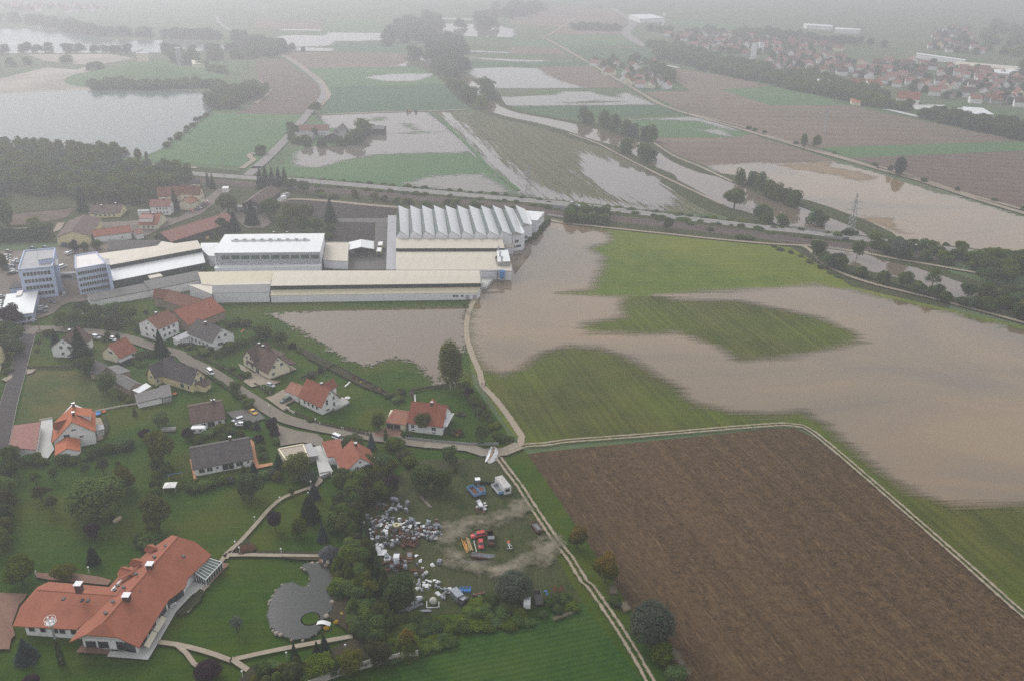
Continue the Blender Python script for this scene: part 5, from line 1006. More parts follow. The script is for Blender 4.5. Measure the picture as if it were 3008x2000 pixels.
def office(name,fl,fr,br,bl,h,zs,n,label,wall='blue',roofm=None,t0=.1,t1=.92,wh=1.8):
 s = slab(name,[q + (h,) for q in (fl,fr,br,bl)],wall,roofm,label,'office building',over=0,thick=.4,parapet=.6)
 A,B = P(*fl,h),P(*fr,h)
 for z in zs: edge_windows(s.root,A,B,z,wh,[t0 + (t1 - t0) *(i + .5) / n for i in range(n)],(B - A).length *(t1 - t0) / n *.82,frame=m_frame)
 return s
e = lambda *p: E1(p)[0]
o1 = office('office_block',e(297,532),e(862,478),e(912,175),e(400,218),15.3,(12.9,9.4,6.1,2.9),8,'left pale blue four-storey office block beside the car park',roofm=m_flatg)
slab('x',E1((700,300,17.6),(860,280,17.6),(860,325,17.6),(625,355,17.6)),'blue',m_flatg,h0=15.3,parent=o1.root,wallname='roof_house')
slab('x',E1((872,440,14.6),(948,440,14.6),(945,360,14.6),(905,340,14.6)),'blue',m_flatg,parent=o1.root,wallname='stair_tower')
for z in (14.9,): MB().cyl(P(*e(620,280),15.3),P(*e(620,280),15.3) + Vector((0,0,4.5)),.07,n=5).build('antenna',m_darkm,o1.root)
o2 = office('office_block',e(1237,522),e(1752,432),e(1590,240),e(1235,295),13.4,(11.2,8.1,5.2,2.2),12,'right pale blue office block attached to the stepped hall',roofm=m_flatw,t0=.05,t1=.96,wh=1.6)
slab('x',E1((1712,345,15.6),(1785,335,15.6),(1800,430,15.6),(1760,440,15.6)),'blue',m_flatg,parent=o2.root,wallname='stair_tower')
a,q = P(*e(950,590),9.4),P(*e(1250,575),9.4);lk = empty('link_bridge',((a + q) / 2).to_2d().to_3d(),label='glazed footbridge joining the two office blocks',cat='bridge');d = q - a;d.z = 0
MB().frame(a - Vector((0,0,3.8)),d,Vector((0,2.6,0)),Vector((0,0,3.8))).build('deck',WM['grey'],lk)
edge_windows(lk,a,q,7.8,1.7,[.28,.40,.52,.64],1.6)
lb_ = slab('canteen',E1((115,925,4.9),(615,875,4.9),(532,1225,4.6),(22,1275,4.6)),'blue',m_greyr,'low pale blue building with light roof at the factory gate','building',over=.4)
A,B = P(*e(532,1225),4.6),P(*e(615,875),4.6);edge_windows(lb_.root,A,B,2.4,1.9,[.12 + .085 *i for i in range(10)],1.0)
A,B = P(*e(22,1275),4.6),P(*e(532,1225),4.6);edge_windows(lb_.root,A,B,2,1.6,[.68,.88],1.8)
MB().prism([tuple(P(*q,5.2))[:2] for q in E1((285,880),(385,862),(350,945),(260,960))],4.6,5.5).build('roof_light',m_flatw,lb_.root)
slab('gatehouse',E1((195,728,3.8),(342,728,3.8),(352,805,3.8),(155,825,3.8)),'blue','dark','tiny flat-roofed gatehouse left of the office block','gatehouse')
# open storage tent
tn = gable('storage_tent',B2((965,857))[0],B2((966,787))[0],B2((1082,870))[0],6.4,5.0,roof=m_greyr,wall='sheet',label='open grey storage canopy in the factory yard',cat='canopy',oh=.1)
KIDW = tn.wall;bpy.data.objects.remove(KIDW);b = MB()
for x in (-1,-.33,.33,1):
 for y in (-1,1): loc_build(MB().cyl((x *(tn.X - .2),y *(tn.hw - .2),0),(x *(tn.X - .2),y *(tn.hw - .2),5),.12,n=6),'post',m_darkm,tn.root)
loc_build(MB().box((tn.X - .1,0,2.5),(.1,tn.hw *2 - .4,5)),'rear_wall',WM['grey'],tn.root)
# yards
zf = ZL[0] + .03
field('factory_yard',T(B1((-700,900),(0,905),(480,890),(560,815),(1000,800),(1000,900),(1300,960),(1000,1200),(820,1350),(640,1370),(560,1400),(490,1470)),C1((420,160),(260,240),(330,330),(600,290)),C1((260,200),(150,150),(-300,250))),m_yard,z=.4)
ZL[0] += .01
field('factory_yard',B2((600,1070),(640,812),(850,812),(1090,805),(1095,640),(735,632),(735,598),(1212,598),(1212,1070)),m_asph,z=.34)
field('hamlet_road',T(B1((920,640),(1260,620),(1480,600),(1640,590),(1850,440),(1990,330),(2120,330),(2010,420),(1840,560),(1660,625),(1480,690),(1340,760),(1280,770),(1210,740),(930,680))),m_yard,z=.36)
field('barn_yard',B1((2000,570),(2100,470),(2359,480),(2480,640),(2400,690),(2250,690),(2100,560)),m_yard,z=.35)
ribbon('farm_lane',B2((-80,440),(200,460),(330,425),(700,445),(1000,475),(1310,500)),4,m_gravel,z=.38)
ribbon('path',B1((0,680),(180,690),(480,720),(560,640)),4,m_gravel,z=.37)
# old hamlet houses
row3 = lambda z,n=3: row(n,z)
gable('barn',B1((655,713))[0],B1((772,560))[0],B1((836,738))[0],8.6,5.4,'brown','yellow',label='big brown-roofed barn with a yellow gable behind the car park',cat='barn')
gable('red_shed',B1((832,702))[0],B1((1185,660))[0],B1((840,765))[0],6.6,4.2,'red','white',label='long low white shed with bright red roof beside the yellow-gabled barn',cat='shed',win=dict(a=[(.5,1.6,1.2,.8)]))
gable('pink_shed',B1((1215,705))[0],B1((1290,690))[0],B1((1338,722))[0],5,3.4,'pink','white',label='small pink-roofed shed between red shed and dark barn',cat='shed')
gable('long_barn',B1((1460,724))[0],B1((2064,543))[0],B1((1685,770))[0],8.6,4.6,'pink','dark',label='very long dark timber barn with dull red roof',cat='barn',oh=.9)
gable('house',B1((1368,424))[0],B1((1562,422))[0],B1((1362,490))[0],9,5.6,'pink','white',label='white two-storey house with faded red roof in the hamlet',win=dict(a=row(4,4.2,-.5,.8,w=1,h=1) + row(4,1.6,-.5,.8,w=1,h=1),r=[(-.3,4,1,1),(.3,4,1,1)]),chim=[(.3,0,1)])
hs_ = gable('house',B1((1290,550))[0],B1((1470,550))[0],B1((1262,655))[0],7.6,3.2,'red','cream',label='small cream house with a wide red roof dormer in the hamlet',win=dict(a=row(3,1.6),r=[(0,4.4,1,1)]),chim=[(.2,.1,1)])
b = MB().frame((-.9 *hs_.X,hs_.ye *.25 *hs_.hw,4.2),(1.25 *hs_.X,0,0),(0,hs_.ye *.5 *hs_.hw,0),(0,0,2.2));loc_build(b,'dormer',WM['white'],hs_.root)
b = MB().frame((-.98 *hs_.X,hs_.ye *.05 *hs_.hw,6.9),(1.4 *hs_.X,0,0),(0,hs_.ye *.75 *hs_.hw,-.4),(0,0,.2));loc_build(b,'dormer_roof',RM['pink'],hs_.root)
gable('bungalow',B1((830,474))[0],B1((1120,467))[0],B1((808,553))[0],6.2,3,'brown','yellow',label='long yellow bungalow with dark brown roof in the hamlet',cat='bungalow',win=dict(a=row(5,1.6),r=[(0,1.6,1.2,1.2)]),chim=[(-.3,.2,.8),(.55,0,.9)])
gable('farmhouse',B1((1640,292))[0],B1((1835,302))[0],B1((1818,382))[0],13,8,'old','cream',label='tall old farmhouse with cream gable above the row of parked cars',win=dict(r=[(-.4,2,1,1.3),(.3,2,1,1.3),(-.4,5,1,1.3),(.3,5,1,1.3),(0,8.4,1,1.2)],a=row(3,5.4)),chim=[(.3,.1,1)])
gable('barn',B1((1425,315))[0],B1((1640,300))[0],B1((1480,400))[0],11,6,'old','cream',label='old red-roofed barn wing left of the tall farmhouse',cat='barn')
gable('annex',E4((715,345))[0],E4((855,282))[0],E4((820,406))[0],7,4.6,'terra','cream',label='low annex with terracotta roof and tall windows in front of the farmhouse',cat='annex',win=dict(r=[(0,2.6,1,2)]))
gable('large_barn',E4((1722,342))[0],E4((2030,122))[0],E4((2226,182))[0],10,6.4,'brown','dark',label='large dark barn with brown-red roof at the underpass',cat='barn',oh=.8,win=dict(l=[(0,2.6,6,5)]))
gable('house',E4((790,50))[0],E4((960,38))[0],E4((800,100))[0],6.6,4,'grey','cream',label='small grey-roofed house half hidden by trees near the railway',win=dict(r=[(0,3,1,1)]))
slab('garage',E4((1296,172,3.4),(1382,172,3.4),(1392,142,3.4),(1310,142,3.4)),'white',m_flatw,'small white box garage beside the railway underpass','garage')
slab('garage',E4((20,520,3),(195,515,3),(195,490,3),(30,495,3)),'white',m_flatg,'low flat garage left of the white two-storey house','garage')
gable('house',B2((-100,735))[0],B2((385,730))[0],B2((-60,765))[0],7.4,4.4,'brown','cream',label='brown hipped roof showing just behind the tall white hall',hip=(4,9),chim=[(.1,.1,1),(.6,.1,1)])
for i,(x,y) in enumerate(((2135,355),(2195,320),(2245,280))):
 p = P(*E4((x,y))[0],1.3);o = empty('shipping_container',p.to_2d().to_3d(),.95);b = MB().box((0,0,1.3),(6,2.4,2.6));loc_build(b,'body',WM['white'] if i < 2 else WM['grey'],o);loc_build(MB().box((-3.04,-.6,1.3),(.08,1.1,2.3)).box((-3.04,.6,1.3),(.08,1.1,2.3)),'door',m_flatg,o);tag(o,['front white container beside the large dark barn','middle white container beside the large dark barn','rear grey container beside the large dark barn'][i],'container','containers by the dark barn')
# ------------------------------------------------------------------ village houses
c1,c2,c6 = (lambda *p: C1(p)[0]),(lambda *p: C2(p)[0]),(lambda *p: C6(p)[0]);c5 = lambda *p: C5(p)[0];c7 = lambda *p: C7(p)[0];d1 = lambda *p: D1(p)[0]
hb = gable('house',c1(708,366),c1(890,226),c1(1056,368),9,4.2,'brown','white',label='white gabled house with brown roof beside the tall spruce',win=dict(l=[(-.35,4.6),(.25,4.6),(.2,1.8),(0,6.8,.7,.7)]),chim=[(.1,-.05,1)])
hb = gable('house',c1(1243,446),c1(1452,353),c1(1551,513),7.6,3.1,'red','cream',label='small cream house with bright red tiled roof by the street',win=dict(l=[(0,4.2,2.2,1.0)],a=[(.5,1.6,1.6,1.2)]))
slab('x',C1((1347,618,2.6),(1500,552,2.6),(1522,575,2.3),(1385,640,2.3)),m_glass,m_plast,parent=hb.root,wallname='conservatory')
hb = gable('house',c1(1685,141),c1(1930,38),c1(2022,178),9.8,6.2,'old','white',label='two-storey white house with old brown-red roof at the street bend',win=dict(a=row(3,4.8) + row(3,2),l=[(-.4,4.6),(.3,4.6),(-.4,1.8),(.3,1.8),(0,7.4,.6,.8)]),chim=[(0,-.1,1)])
gable('barn',B1((1405,1239))[0],B1((1548,1248))[0],B1((1368,1320))[0],8,4.6,'old','stone',label='old stone barn with mottled red roof, leftmost behind the village',cat='barn')
gable('barn',B1((1550,1249))[0],B1((1835,1332))[0],B1((1500,1350))[0],8.4,4.6,'old','stone',label='middle old barn with mottled red roof behind the white house',cat='barn')
gable('barn',B1((1580,1436))[0],B1((1925,1311))[0],B1((2040,1446))[0],8.6,4,'red','stone',label='largest old barn with orange-red roof below the factory annex',cat='barn')
hb = gable('house',c2(113,141),c2(402,244),c2(302,426),9,4.2,'grey','white',label='white house with dark grey roof behind the trimmed hedge',win=dict(r=[(-.35,4.9),(.25,4.9),(-.3,2,2.6,1.2),(0,7.2,.6,.7)],a=row(5,2,-.9,.7,w=1)),chim=[(-.2,.15,1.1)],sky=[(-.1,.55)])
slab('carport',C1((1990,362,2.8),(2150,290,2.8),(2190,340,2.8),(2040,395,2.8)),'white',m_flatg,'flat carport attached left of the grey-roofed white house','carport')
hb = gable('house',c1(1890,602),c1(2277,716),c1(2178,894),8.8,3.5,'grey','yellow',label='pale yellow L-shaped house with dark grey roof',win=dict(r=[(0,6.4,.9,.9),(-.45,4.2),(.35,4.2),(-.3,1.8)],a=[(.75,1.7,1,1.4),(.35,1.7,2,1.8)]),sky=[(.25,.6)])
gable('x',c1(1705,686),c1(1978,562),c1(1802,822),8.2,3.4,'grey','yellow',parent=None,label='pale yellow left wing of the L-shaped house',cat='house wing',win=dict(l=[(0,3.4,.9,1)],a=[(-.8,1.8)])).root.name = 'house_wing'
gable('x',c2(200,820),c2(110,885),c2(303,852),3.6,2.6,'brown','yellow',label='small veranda with brown roof at the yellow house gable',cat='veranda').root.name = 'veranda'
gable('shed',c1(1355,772),c1(1560,880),c1(1472,950),4.8,3,'fib','stone',label='long grey-roofed shed with stone end wall',cat='shed',oh=.2)
slab('shed',C1((1550,1010,3),(1838,932,3),(1860,1040,2.6),(1590,1105,2.4)),'white','fib','low lean-to shed with grey sheet roof, left of the lowest pair','shed')
slab('shed',C1((1840,912,3),(1950,890,3),(1972,1020,2.5),(1868,1048,2.5)),'grey','fib','small square shed with grey sheet roof beside the lawn','shed')
slab('shed',C1((1535,958,3.2),(1682,882,3.2),(1732,915,2.9),(1600,990,2.9)),WM['stone'],m_greyr,'lean-to with shiny metal sheets at the stone shed','shed')
slab('shed',C1((1240,692,3.2),(1350,672,3.4),(1500,740,3.2),(1360,772,3.2)),'stone','fib','grey shed roof behind the dark tree','shed')
slab('shed',C1((1030,612,3.6),(1100,620,3.4),(1240,680,3.0),(1130,790,2.6),(1040,760,2.6)),'stone','dark','dark-roofed shed hidden beside the tall spruce','shed')
hb = gable('house',c2(790,432),c2(1046,572),c2(926,776),9,3.0,'brown','cream',label='cream house with steep brown roof at the paved drive',win=dict(r=[(0,7,.7,.8),(-.42,4.8),(.3,4.8),(-.55,1.9)],a=[(-.55,1.7,1,1.6),(-.05,1.4,2.2,2.2)]),sky=[(-.25,.62)],chim=[(-.75,-.05,1.2),(-.5,-.15,1.2)])
gable('x',c2(683,497),c2(935,408),c2(777,675),8.8,3.6,'brown','cream',label='left gabled wing of the cream house',cat='house wing',win=dict(l=[(-.3,4.9),(.3,4.7),(-.35,2),(.4,2),(0,7.2,.6,.8)])).root.name = 'house_wing'
slab('x',C2((980,480,4.8),(1118,545,4.0),(1075,575,4.0),(1000,545,4.6)),m_wood,'brown',label='small brown porch roof behind the cream house',cat='porch').root.name = 'porch'
slab('x',C2((1062,578,3.8),(1110,575,4.2),(1255,655,3.0),(1180,660,2.8)),m_wood,'brown',label='open brown terrace roof at the cream house',cat='terrace roof',h0=2.3).root.name = 'terrace_roof'
hb = gable('house',c2(1375,824),c2(1648,950),c2(1532,1162),9.2,3.3,'red','white',label='bright white house with red roof and open gable balcony',win=dict(r=[(0,7.2,.7,.7),(-.4,4.2,1.0,2),(.35,4.8,.9,1.2),(.35,2.2,.9,1.8),(-.35,1.0,1.6,.8)],a=row(4,2.0,w=1)),chim=[(.2,-.08,1)])
gable('x',c2(1540,905),c2(1685,824),c2(1737,912),7.6,4.8,'red','white',label='rear cross gable of the bright white house',cat='house wing').root.name = 'house_wing'
hg = gable('garage',c2(1195,862),c2(1345,925),c2(1105,962),5.4,2.9,'terra','white',label='terracotta-roofed garage left of the bright white house',cat='garage',oh=.3)
b = MB();c = P(*c2(1790,1080));bl = slab('terrace',C2((1745,1060,.9),(1785,1045,.9),(1865,1095,.9),(1700,1175,.9),(1672,1150,.9)),m_pavel,m_pavel,'white raised terrace at the gable of the bright white house','terrace')
hb = gable('house',c6(1456,131),c6(1956,190),c6(1902,494),9.2,3.7,'red','white',label='white house with red roof beside the hedge and the gravel road',win=dict(a=[(-.75,2.3,1.2,1.2),(.5,2.3,1.6,1.3),(.5,.7,1.3,.5),(-.75,.7,1.0,.5)],r=[(-.2,4.8,1.6,1.8),(.3,2,1.4,1.8)]),chim=[(.15,.05,1)])
gable('x',c6(1755,92),c6(1762,200),c6(1845,178),8.2,5.4,'red','white',label='pointed rear gable of the house beside the hedge',cat='house wing').root.name = 'house_wing'
b = MB().box((hb.xw + .8,0,3.4),(1.6,hb.wa *1.7,.2));loc_build(b,'balcony',m_frame,hb.root)
hg = gable('garage',c6(1145,243),c6(1435,278),c6(1415,462),5.6,3,'terra','cream',label='terracotta-roofed double garage left of the hedge-side house',cat='garage',hip=(1.6,0),win=dict(a=[(-.25,1.3,5.2,2.2)]))
for x0 in (0,): gable('house',c6(745,912),c6(622,668),c6(990,1003),9,4,'red','white',label='house with two-tone red roof beside the thicket',win=dict(l=[(-.35,5,1.1,1.2),(.2,2.6,1.1,1.2),(.0,7,.7,.7)]),chim=[(.4,.1,1.2)])
slab('side_house',C6((218,694,4.4),(462,652,4.4),(500,880,3.6),(300,898,3.4)),'white','red','low white outbuilding with dark red roof beside the concrete terrace','outbuilding')
gable('bungalow',c5(26,262),c5(722,140),c5(768,376),6.6,3.0,'grey','white',label='long white bungalow with grey roof and orange terrace',cat='bungalow',win=dict(a=[(-.75,1.7,1.8,1.4),(-.48,1.7,1.8,1.4),(-.22,1.8,.8,.8),(.15,1.5,3.6,2.2),(.55,1.7,2.2,1.5),(.85,1.9,.8,.7)]),sky=[(-.05,.5)],chim=[(.35,-.3,1.6)])
gable('bungalow',c2(5,1152),c2(405,1085),c2(462,1282),6.2,3,'brown','white',label='white bungalow with dark brown roof behind the caravan',cat='bungalow',win=dict(a=[(-.3,1.6,1.4,1.3),(.15,1.4,2.4,2.2),(.7,1.6,1.2,1.2)]),chim=[(.5,0,1),(.42,0,1)])
slab('garage',C5((1047,266,3),(1336,212,3),(1396,362,3),(1150,420,3)),'cream',plain('gravel_roof',(.36,.31,.24,1),grime=(.2,.18,.13,1)),'large flat gravel-roofed garage below the paved forecourt','garage',parapet=.25)
slab('garage',C5((1342,216,2.8),(1420,202,2.8),(1500,340,2.8),(1398,350,2.8)),'grey',m_flatg,'narrow flat-roofed garage with carport next to the gravel-roofed one','garage')
tr = slab('terrace',C5((1462,243,1.4),(1528,230,1.4),(1668,520,1.4),(1530,575,1.4)),m_pavel,m_pavel,'grey paved roof terrace with railing beside the red-roofed outbuilding','terrace')
# orange-roofed house
hb = gable('house',c7(1238,222),c1(836,1098),c7(1655,418),10.4,5.0,'orange','white',e2=c7(898,580),he2=3.6,label='house with bright orange roof and dormers at the street',win=dict(l=[(0,6.9,1.4,.6),(.42,4.6,1.8,2),(-.32,3.9,1.1,.7),(.62,2.4,1,.7)]),chim=[(-.35,.08,1.4),(.55,.06,1.4)],hip=(0,2.6),oh=.6)
b = MB();y1 = hb.ye *hb.hw;b.add([(-.2 *hb.X,y1 *.15,9.7),(.6 *hb.X,y1 *.15,9.7),(.6 *hb.X,y1 *.88,8.0),(-.2 *hb.X,y1 *.88,8.0)],[(0,1,2,3)]);loc_build(b,'dormer_roof',RM['orange'],hb.root)
b = MB();b.add([(-.1 *hb.X,y1 *.2,9.4),(.5 *hb.X,y1 *.2,9.4),(.5 *hb.X,y1 *.8,8.0),(-.1 *hb.X,y1 *.8,8.0),(-.1 *hb.X,y1 *.8,5.2),(.5 *hb.X,y1 *.8,5.2),(-.1 *hb.X,y1 *.2,8),(.5 *hb.X,y1 *.2,8)],[(2,3,4,5),(0,3,4,6),(1,2,5,7)]);loc_build(b,'dormer',WM['white'],hb.root)
gable('x',c7(915,250),c7(1195,175),c7(1005,350),8.6,6.2,'red','white',label='left gabled dormer wing of the orange-roofed house',cat='house wing').root.name = 'house_wing'
gable('x',c7(1150,688),c7(1157,482),c7(1390,712),5.2,3.4,'orange','white',label='gabled orange-roofed porch in front of the orange-roofed house',cat='porch',oh=.35).root.name = 'porch'
slab('x',C7((1662,275,3.2),(1780,285,3.0),(1795,345,3.0),(1662,372,3.2)),m_pavel,m_flatg,label='small grey balcony block at the right of the orange-roofed house',cat='balcony').root.name = 'balcony'
slab('garage',C7((250,285,4.6),(690,232,3.4),(614,705,3.2),(168,660,4.4)),'white','pink','large white garage with faded red roof at the left street','garage')
# house at the left edge and its neighbour
gable('house',c1(-10,432),c1(-330,470),c1(72,610),9,5,'brown','yellow',label='pale yellow house cut by the left edge of the photo',win=dict(l=[(.5,4),(.5,1.6)]))
# ------------------------------------------------------------------ villa
vr = empty('villa',P(*d1(1150,900)),label='sprawling villa with large red hipped roofs at bottom left',cat='villa')
HRV,HEV = 8.8,3.9
def faces(mb,*polys,plane=False):
 """roof faces; with plane, the first three points fix the plane and the others are placed on it"""
 for pl in polys:
  w = [Vector(q) for q in PA([D1(p)[0] for p in pl])]
  if plane and len(w) > 3:
   n_ = (w[1] - w[0]).cross(w[2] - w[0]).normalized();cp = Vector((0,0,CAMH))
   for i in range(3,len(w)): d = w[i] - cp;w[i] = cp + d *((w[0] - cp).dot(n_) / d.dot(n_))
  n_ = len(w);nrm = (w[1] - w[0]).cross(w[2] - w[0]);w = w if nrm.z > 0 else w[::-1]
  mb.add(w + [q - Vector((0,0,.3)) for q in w],[tuple(range(n_)),tuple(range(2 *n_ - 1,n_ - 1,-1))] + [(i,n_ + i,n_ + (i + 1) % n_,(i + 1) % n_) for i in range(n_)])
r,e_ = HRV,HEV;A = (1060,952,r);B = (1812,88,r);V = (1172,690,7.9)
b = MB()
def onp(a3_,pts):
 w = [Vector(q) for q in PA([D1(q)[0] if len(q) == 3 and not isinstance(q,Vector) else q for q in a3_])] if not isinstance(a3_[0],Vector) else a3_
 n_ = (w[1] - w[0]).cross(w[2] - w[0]).normalized();cp = Vector((0,0,CAMH));out = []
 for q in pts: d = Vector(PA([D1(q)[0]])[0]) - cp;out.append(cp + d *((w[0] - cp).dot(n_) / d.dot(n_)))
 return out
def wface(mb,w):
 n_ = len(w);nrm = sum(((w[i] - w[0]).cross(w[(i + 1) % n_] - w[0]) for i in range(1,n_ - 1)),Vector());w = w if nrm.z > 0 else w[::-1]
 mb.add(w + [q - Vector((0,0,.3)) for q in w],[tuple(range(n_)),tuple(range(2 *n_ - 1,n_ - 1,-1))] + [(i,n_ + i,n_ + (i + 1) % n_,(i + 1) % n_) for i in range(n_)])
rA,rB = (Vector(q) for q in PA([D1(A)[0],D1(B)[0]]))
Rp = onp([A,B,(1417,1217,3.9)],[(1192,1112),(1417,1217),(1640,852),(1720,730),(1890,600),(1915,512),(2130,305),(2152,270),(1990,140)])
Lp = onp([A,B,(1570,190,4.4)],[(870,1086),(703,1162),(842,980),(1172,690),(1110,600),(1230,470),(1570,190),(1750,70)])
wface(b,[rA] + Rp + [rB]);wface(b,[rA] + Lp + [rB]);wface(b,[rA,Lp[0],Rp[0]]);wface(b,[rB,Rp[-1],Lp[-1]])
rV = Lp[3];rW = Vector(PA([D1((375,630,rV.z))[0]])[0]);e1,e2 = Vector(PA([D1((130,997,3.7))[0]])[0]),Vector(PA([D1((497,546,3.9))[0]])[0])
Np = onp([rW,rV,e1],[(842,980),(776,1033),(130,997),(206,800)]);Fp = onp([rW,rV,e2],[(1110,600),(497,546),(380,600)])
wface(b,[rV] + Np + [rW]);wface(b,[rV] + Fp + [rW]);wface(b,[rW,Np[-1],Fp[-1]])
b.cyl(rA,rB,.16,n=5).cyl(rW,rV,.14,n=5)
vroof = b.build('roof',RM['villa'],vr)
def dpr(pts,z0,z1,name,mat,par=vr):
 return MB().prism([tuple(p_)[:2] for p_ in PA(D1(*[q + (z1,) if len(q) == 2 else q for q in pts]))],z0,z1).build(name,mat,par)
w1 = [(832,1115),(1165,1125),(1385,1175),(1600,850),(1700,725),(1850,600),(1890,520),(2090,300),(1800,130),(1600,215),(1250,500),(1060,700)]
dpr(w1,0,3.6,'wall',WM['white'])
gw = [Vector(q) for q in PA(D1((832,1115,3.6),(880,1090,5.9),(1185,1112,5.9),(1385,1175,3.6)))];MB().add(gw + [q + Vector((0,1.5,0)) for q in gw],[(0,3,2,1),(4,5,6,7)]).build('gable_wall',WM['white'],vr)
dpr([(245,980),(795,1020),(1000,900),(1100,680),(1050,620),(500,570),(330,700)],0,3.55,'wing_wall',WM['white'])
def vwin(a,q,z,h,ts,w,**k): edge_windows(vr,P(*d1(*a),3.6),P(*d1(*q),3.6),z,h,ts,w,**k)
vwin((832,1115),(1165,1125),1.5,2.1,[.24,.62],2.6);vwin((832,1115),(1165,1125),3.9,.7,[.24,.55],1.2)
vwin((1165,1125),(1385,1175),1.8,3.0,[.16,.38,.60,.82],1.5);vwin((245,980),(795,1020),2.2,1.4,[.12,.33,.56,.69,.9],1.4)
vwin((1600,850),(1700,725),1.8,2.4,[.25,.6],1.9);vwin((1700,725),(1850,600),1.8,2.4,[.15,.4,.65,.88],1.9);vwin((1385,1175),(1600,850),1.8,2.3,[.2,.35,.6,.78],1.8)
for x,y in ((1530,395),(1292,715),(803,600)):
 p = P(*d1(x,y),8.9);c = MB().box((p.x,p.y,8.6),(1.5,1.5,2.6)).build('chimney',m_brick,vroof)
 c = MB().box((p.x,p.y,10.0),(1.9,1.9,.12)).build('chimney_cap',m_frame,vroof)
for x,y,hz_ in ((1412,642,7.8),(1255,803,7.9),(1870,288,7.3),(648,722,7.0),(838,738,7.1),(898,742,7.1),(1197,588,7.0),(1258,606,7.6),(1168,632,7.0),(1150,750,8.1),(1075,866,8.1),(1384,468,7.9),(1572,294,7.9),(1690,182,7.8)):
 p = P(*d1(x,y),hz_);c = MB().box((p.x,p.y,hz_ + .05),(.7,1.0,.4),rz=.9 if x > 1000 else 0).build('skylight',m_sky,vroof)
for (x0,y0),(x1,y1),(x2,y2) in (((1495,172),(1605,200),(1520,250)),((1340,315),(1450,340),(1370,395)),((1225,398),(1375,440),(1205,530))): b = MB();faces(b,[(x0,y0,7.2),(x1,y1,7.4),(x2,y2,5.6),(x0 - 30,y0 + 55,5.5)],[(x0,y0,7.2),(x1,y1,7.4),(x0 + 60,y0 - 10,6)]);b.build('dormer',RM['villa'],vr)
for a_,q_ in (((1645,893),(1560,1040)),((1550,1045),(1465,1198))):
 p1,p2 = P(*d1(*a_),3),P(*d1(*q_),3);d = p2 - p1;s = Vector((d.y,-d.x,0)).normalized() *-1.5;s = s if s.x > 0 else -s
 MB().frame(p1,d,s *.8 + Vector((0,0,-.7)),Vector((0,0,.06))).build('awning',plain('beige_awning',(.45,.42,.33,1)),vr)
# conservatory
cv = empty('conservatory',P(*d1(2120,500)),label='white glazed conservatory at the right end of the villa',cat='conservatory')
cpts = [Vector(q) for q in PA(D1((1990,455,3.6),(2130,308,3.6),(2262,348,2.6),(2095,527,2.6)))];z0 = lambda v_: Vector((v_.x,v_.y,.1))
b = MB().add([p_ + Vector((0,0,-.05)) for p_ in cpts],[(0,1,2,3)])
for i in range(4): b.add([cpts[i],cpts[(i + 1) % 4],z0(cpts[(i + 1) % 4]),z0(cpts[i])],[(0,1,2,3)])
b.build('glazing',m_gglass,cv);b = MB()
for i in range(4): b.cyl(cpts[i],cpts[(i + 1) % 4],.12,n=5);b.cyl(cpts[i],z0(cpts[i]),.12,n=5);b.cyl(z0(cpts[i]),z0(cpts[(i + 1) % 4]),.1,n=5)
for k in range(1,7): b.cyl(cpts[0].lerp(cpts[1],k / 7),cpts[3].lerp(cpts[2],k / 7),.07,n=4);b.cyl(cpts[3].lerp(cpts[2],k / 7),z0(cpts[3].lerp(cpts[2],k / 7)),.07,n=4)
for k in range(1,4): b.cyl(cpts[0].lerp(cpts[3],k / 4),z0(cpts[0].lerp(cpts[3],k / 4)),.07,n=4)
b.build('frame',m_frame,cv)
# pavilion
pp = P(*D2((1105,330))[0]);pv = empty('pavilion',pp,label='octagonal garden pavilion with dark slate roof above the pond',cat='pavilion')
oc = lambda rr,z,o=0: [(rr *math.cos(math.pi / 4 *k + o),rr *math.sin(math.pi / 4 *k + o),z) for k in range(8)]
b = MB();b.add(oc(2.5,.2) + oc(2.5,2.7),[(k,(k + 1) % 8,8 + (k + 1) % 8,8 + k) for k in range(8)]);loc_build(b,'wall',WM['cream'],pv)
b = MB();b.add(oc(3.2,2.6) + oc(1.6,4.1) + [(0,0,4.9)],[(k,(k + 1) % 8,8 + (k + 1) % 8,8 + k) for k in range(8)] + [(8 + k,8 + (k + 1) % 8,16) for k in range(8)]);b.ball((0,0,5),.18,6,4);loc_build(b,'roof',RM['slate'],pv)
for k in range(8):
 a_ = math.pi / 4 *k + math.pi / 8;b = MB().box((2.33 *math.cos(a_),2.33 *math.sin(a_),1.55),(.08,1.1,1.5),a_);f_ = loc_build(b,'window',m_frame,pv);loc_build(MB().box((2.38 *math.cos(a_),2.38 *math.sin(a_),1.55),(.06,.9,1.3),a_),'pane',m_glass,f_)
# ------------------------------------------------------------------ garden ground
ZL[0] = max(ZL[0],.45)
def gnd(name,pts,mat,**k): return field(name,pts,mat,**k)
gnd('forecourt',T(C5((1040,-20),(1060,10),(1260,70),(1500,110),(1560,160),(1620,350),(1470,240),(1340,205),(1080,245),(1050,150))),m_road)
gnd('driveway',C2((640,870),(720,830),(790,770),(920,850),(1080,875),(1010,905),(870,910),(740,940)),m_pave)
gnd('driveway',C2((590,670),(640,690),(790,790),(930,850),(1180,760),(1262,735),(1180,680),(1190,770),(940,860),(780,830),(620,740)),m_pave)
gnd('driveway',C2((985,1040),(1110,965),(1250,1090),(1130,1150),(1190,1180),(1105,1210),(900,1060)),m_gravel)
gnd('driveway',C6((930,590),(1110,500),(1330,530),(1300,630),(1060,650),(960,640)),m_paver)
gnd('driveway',C2((450,1230),(640,1200),(800,1200),(900,1300),(760,1350),(560,1330)),m_asph)
gnd('driveway',C7((720,220),(915,190),(920,370),(890,590),(950,720),(800,930),(640,830),(690,500)),m_pavel)
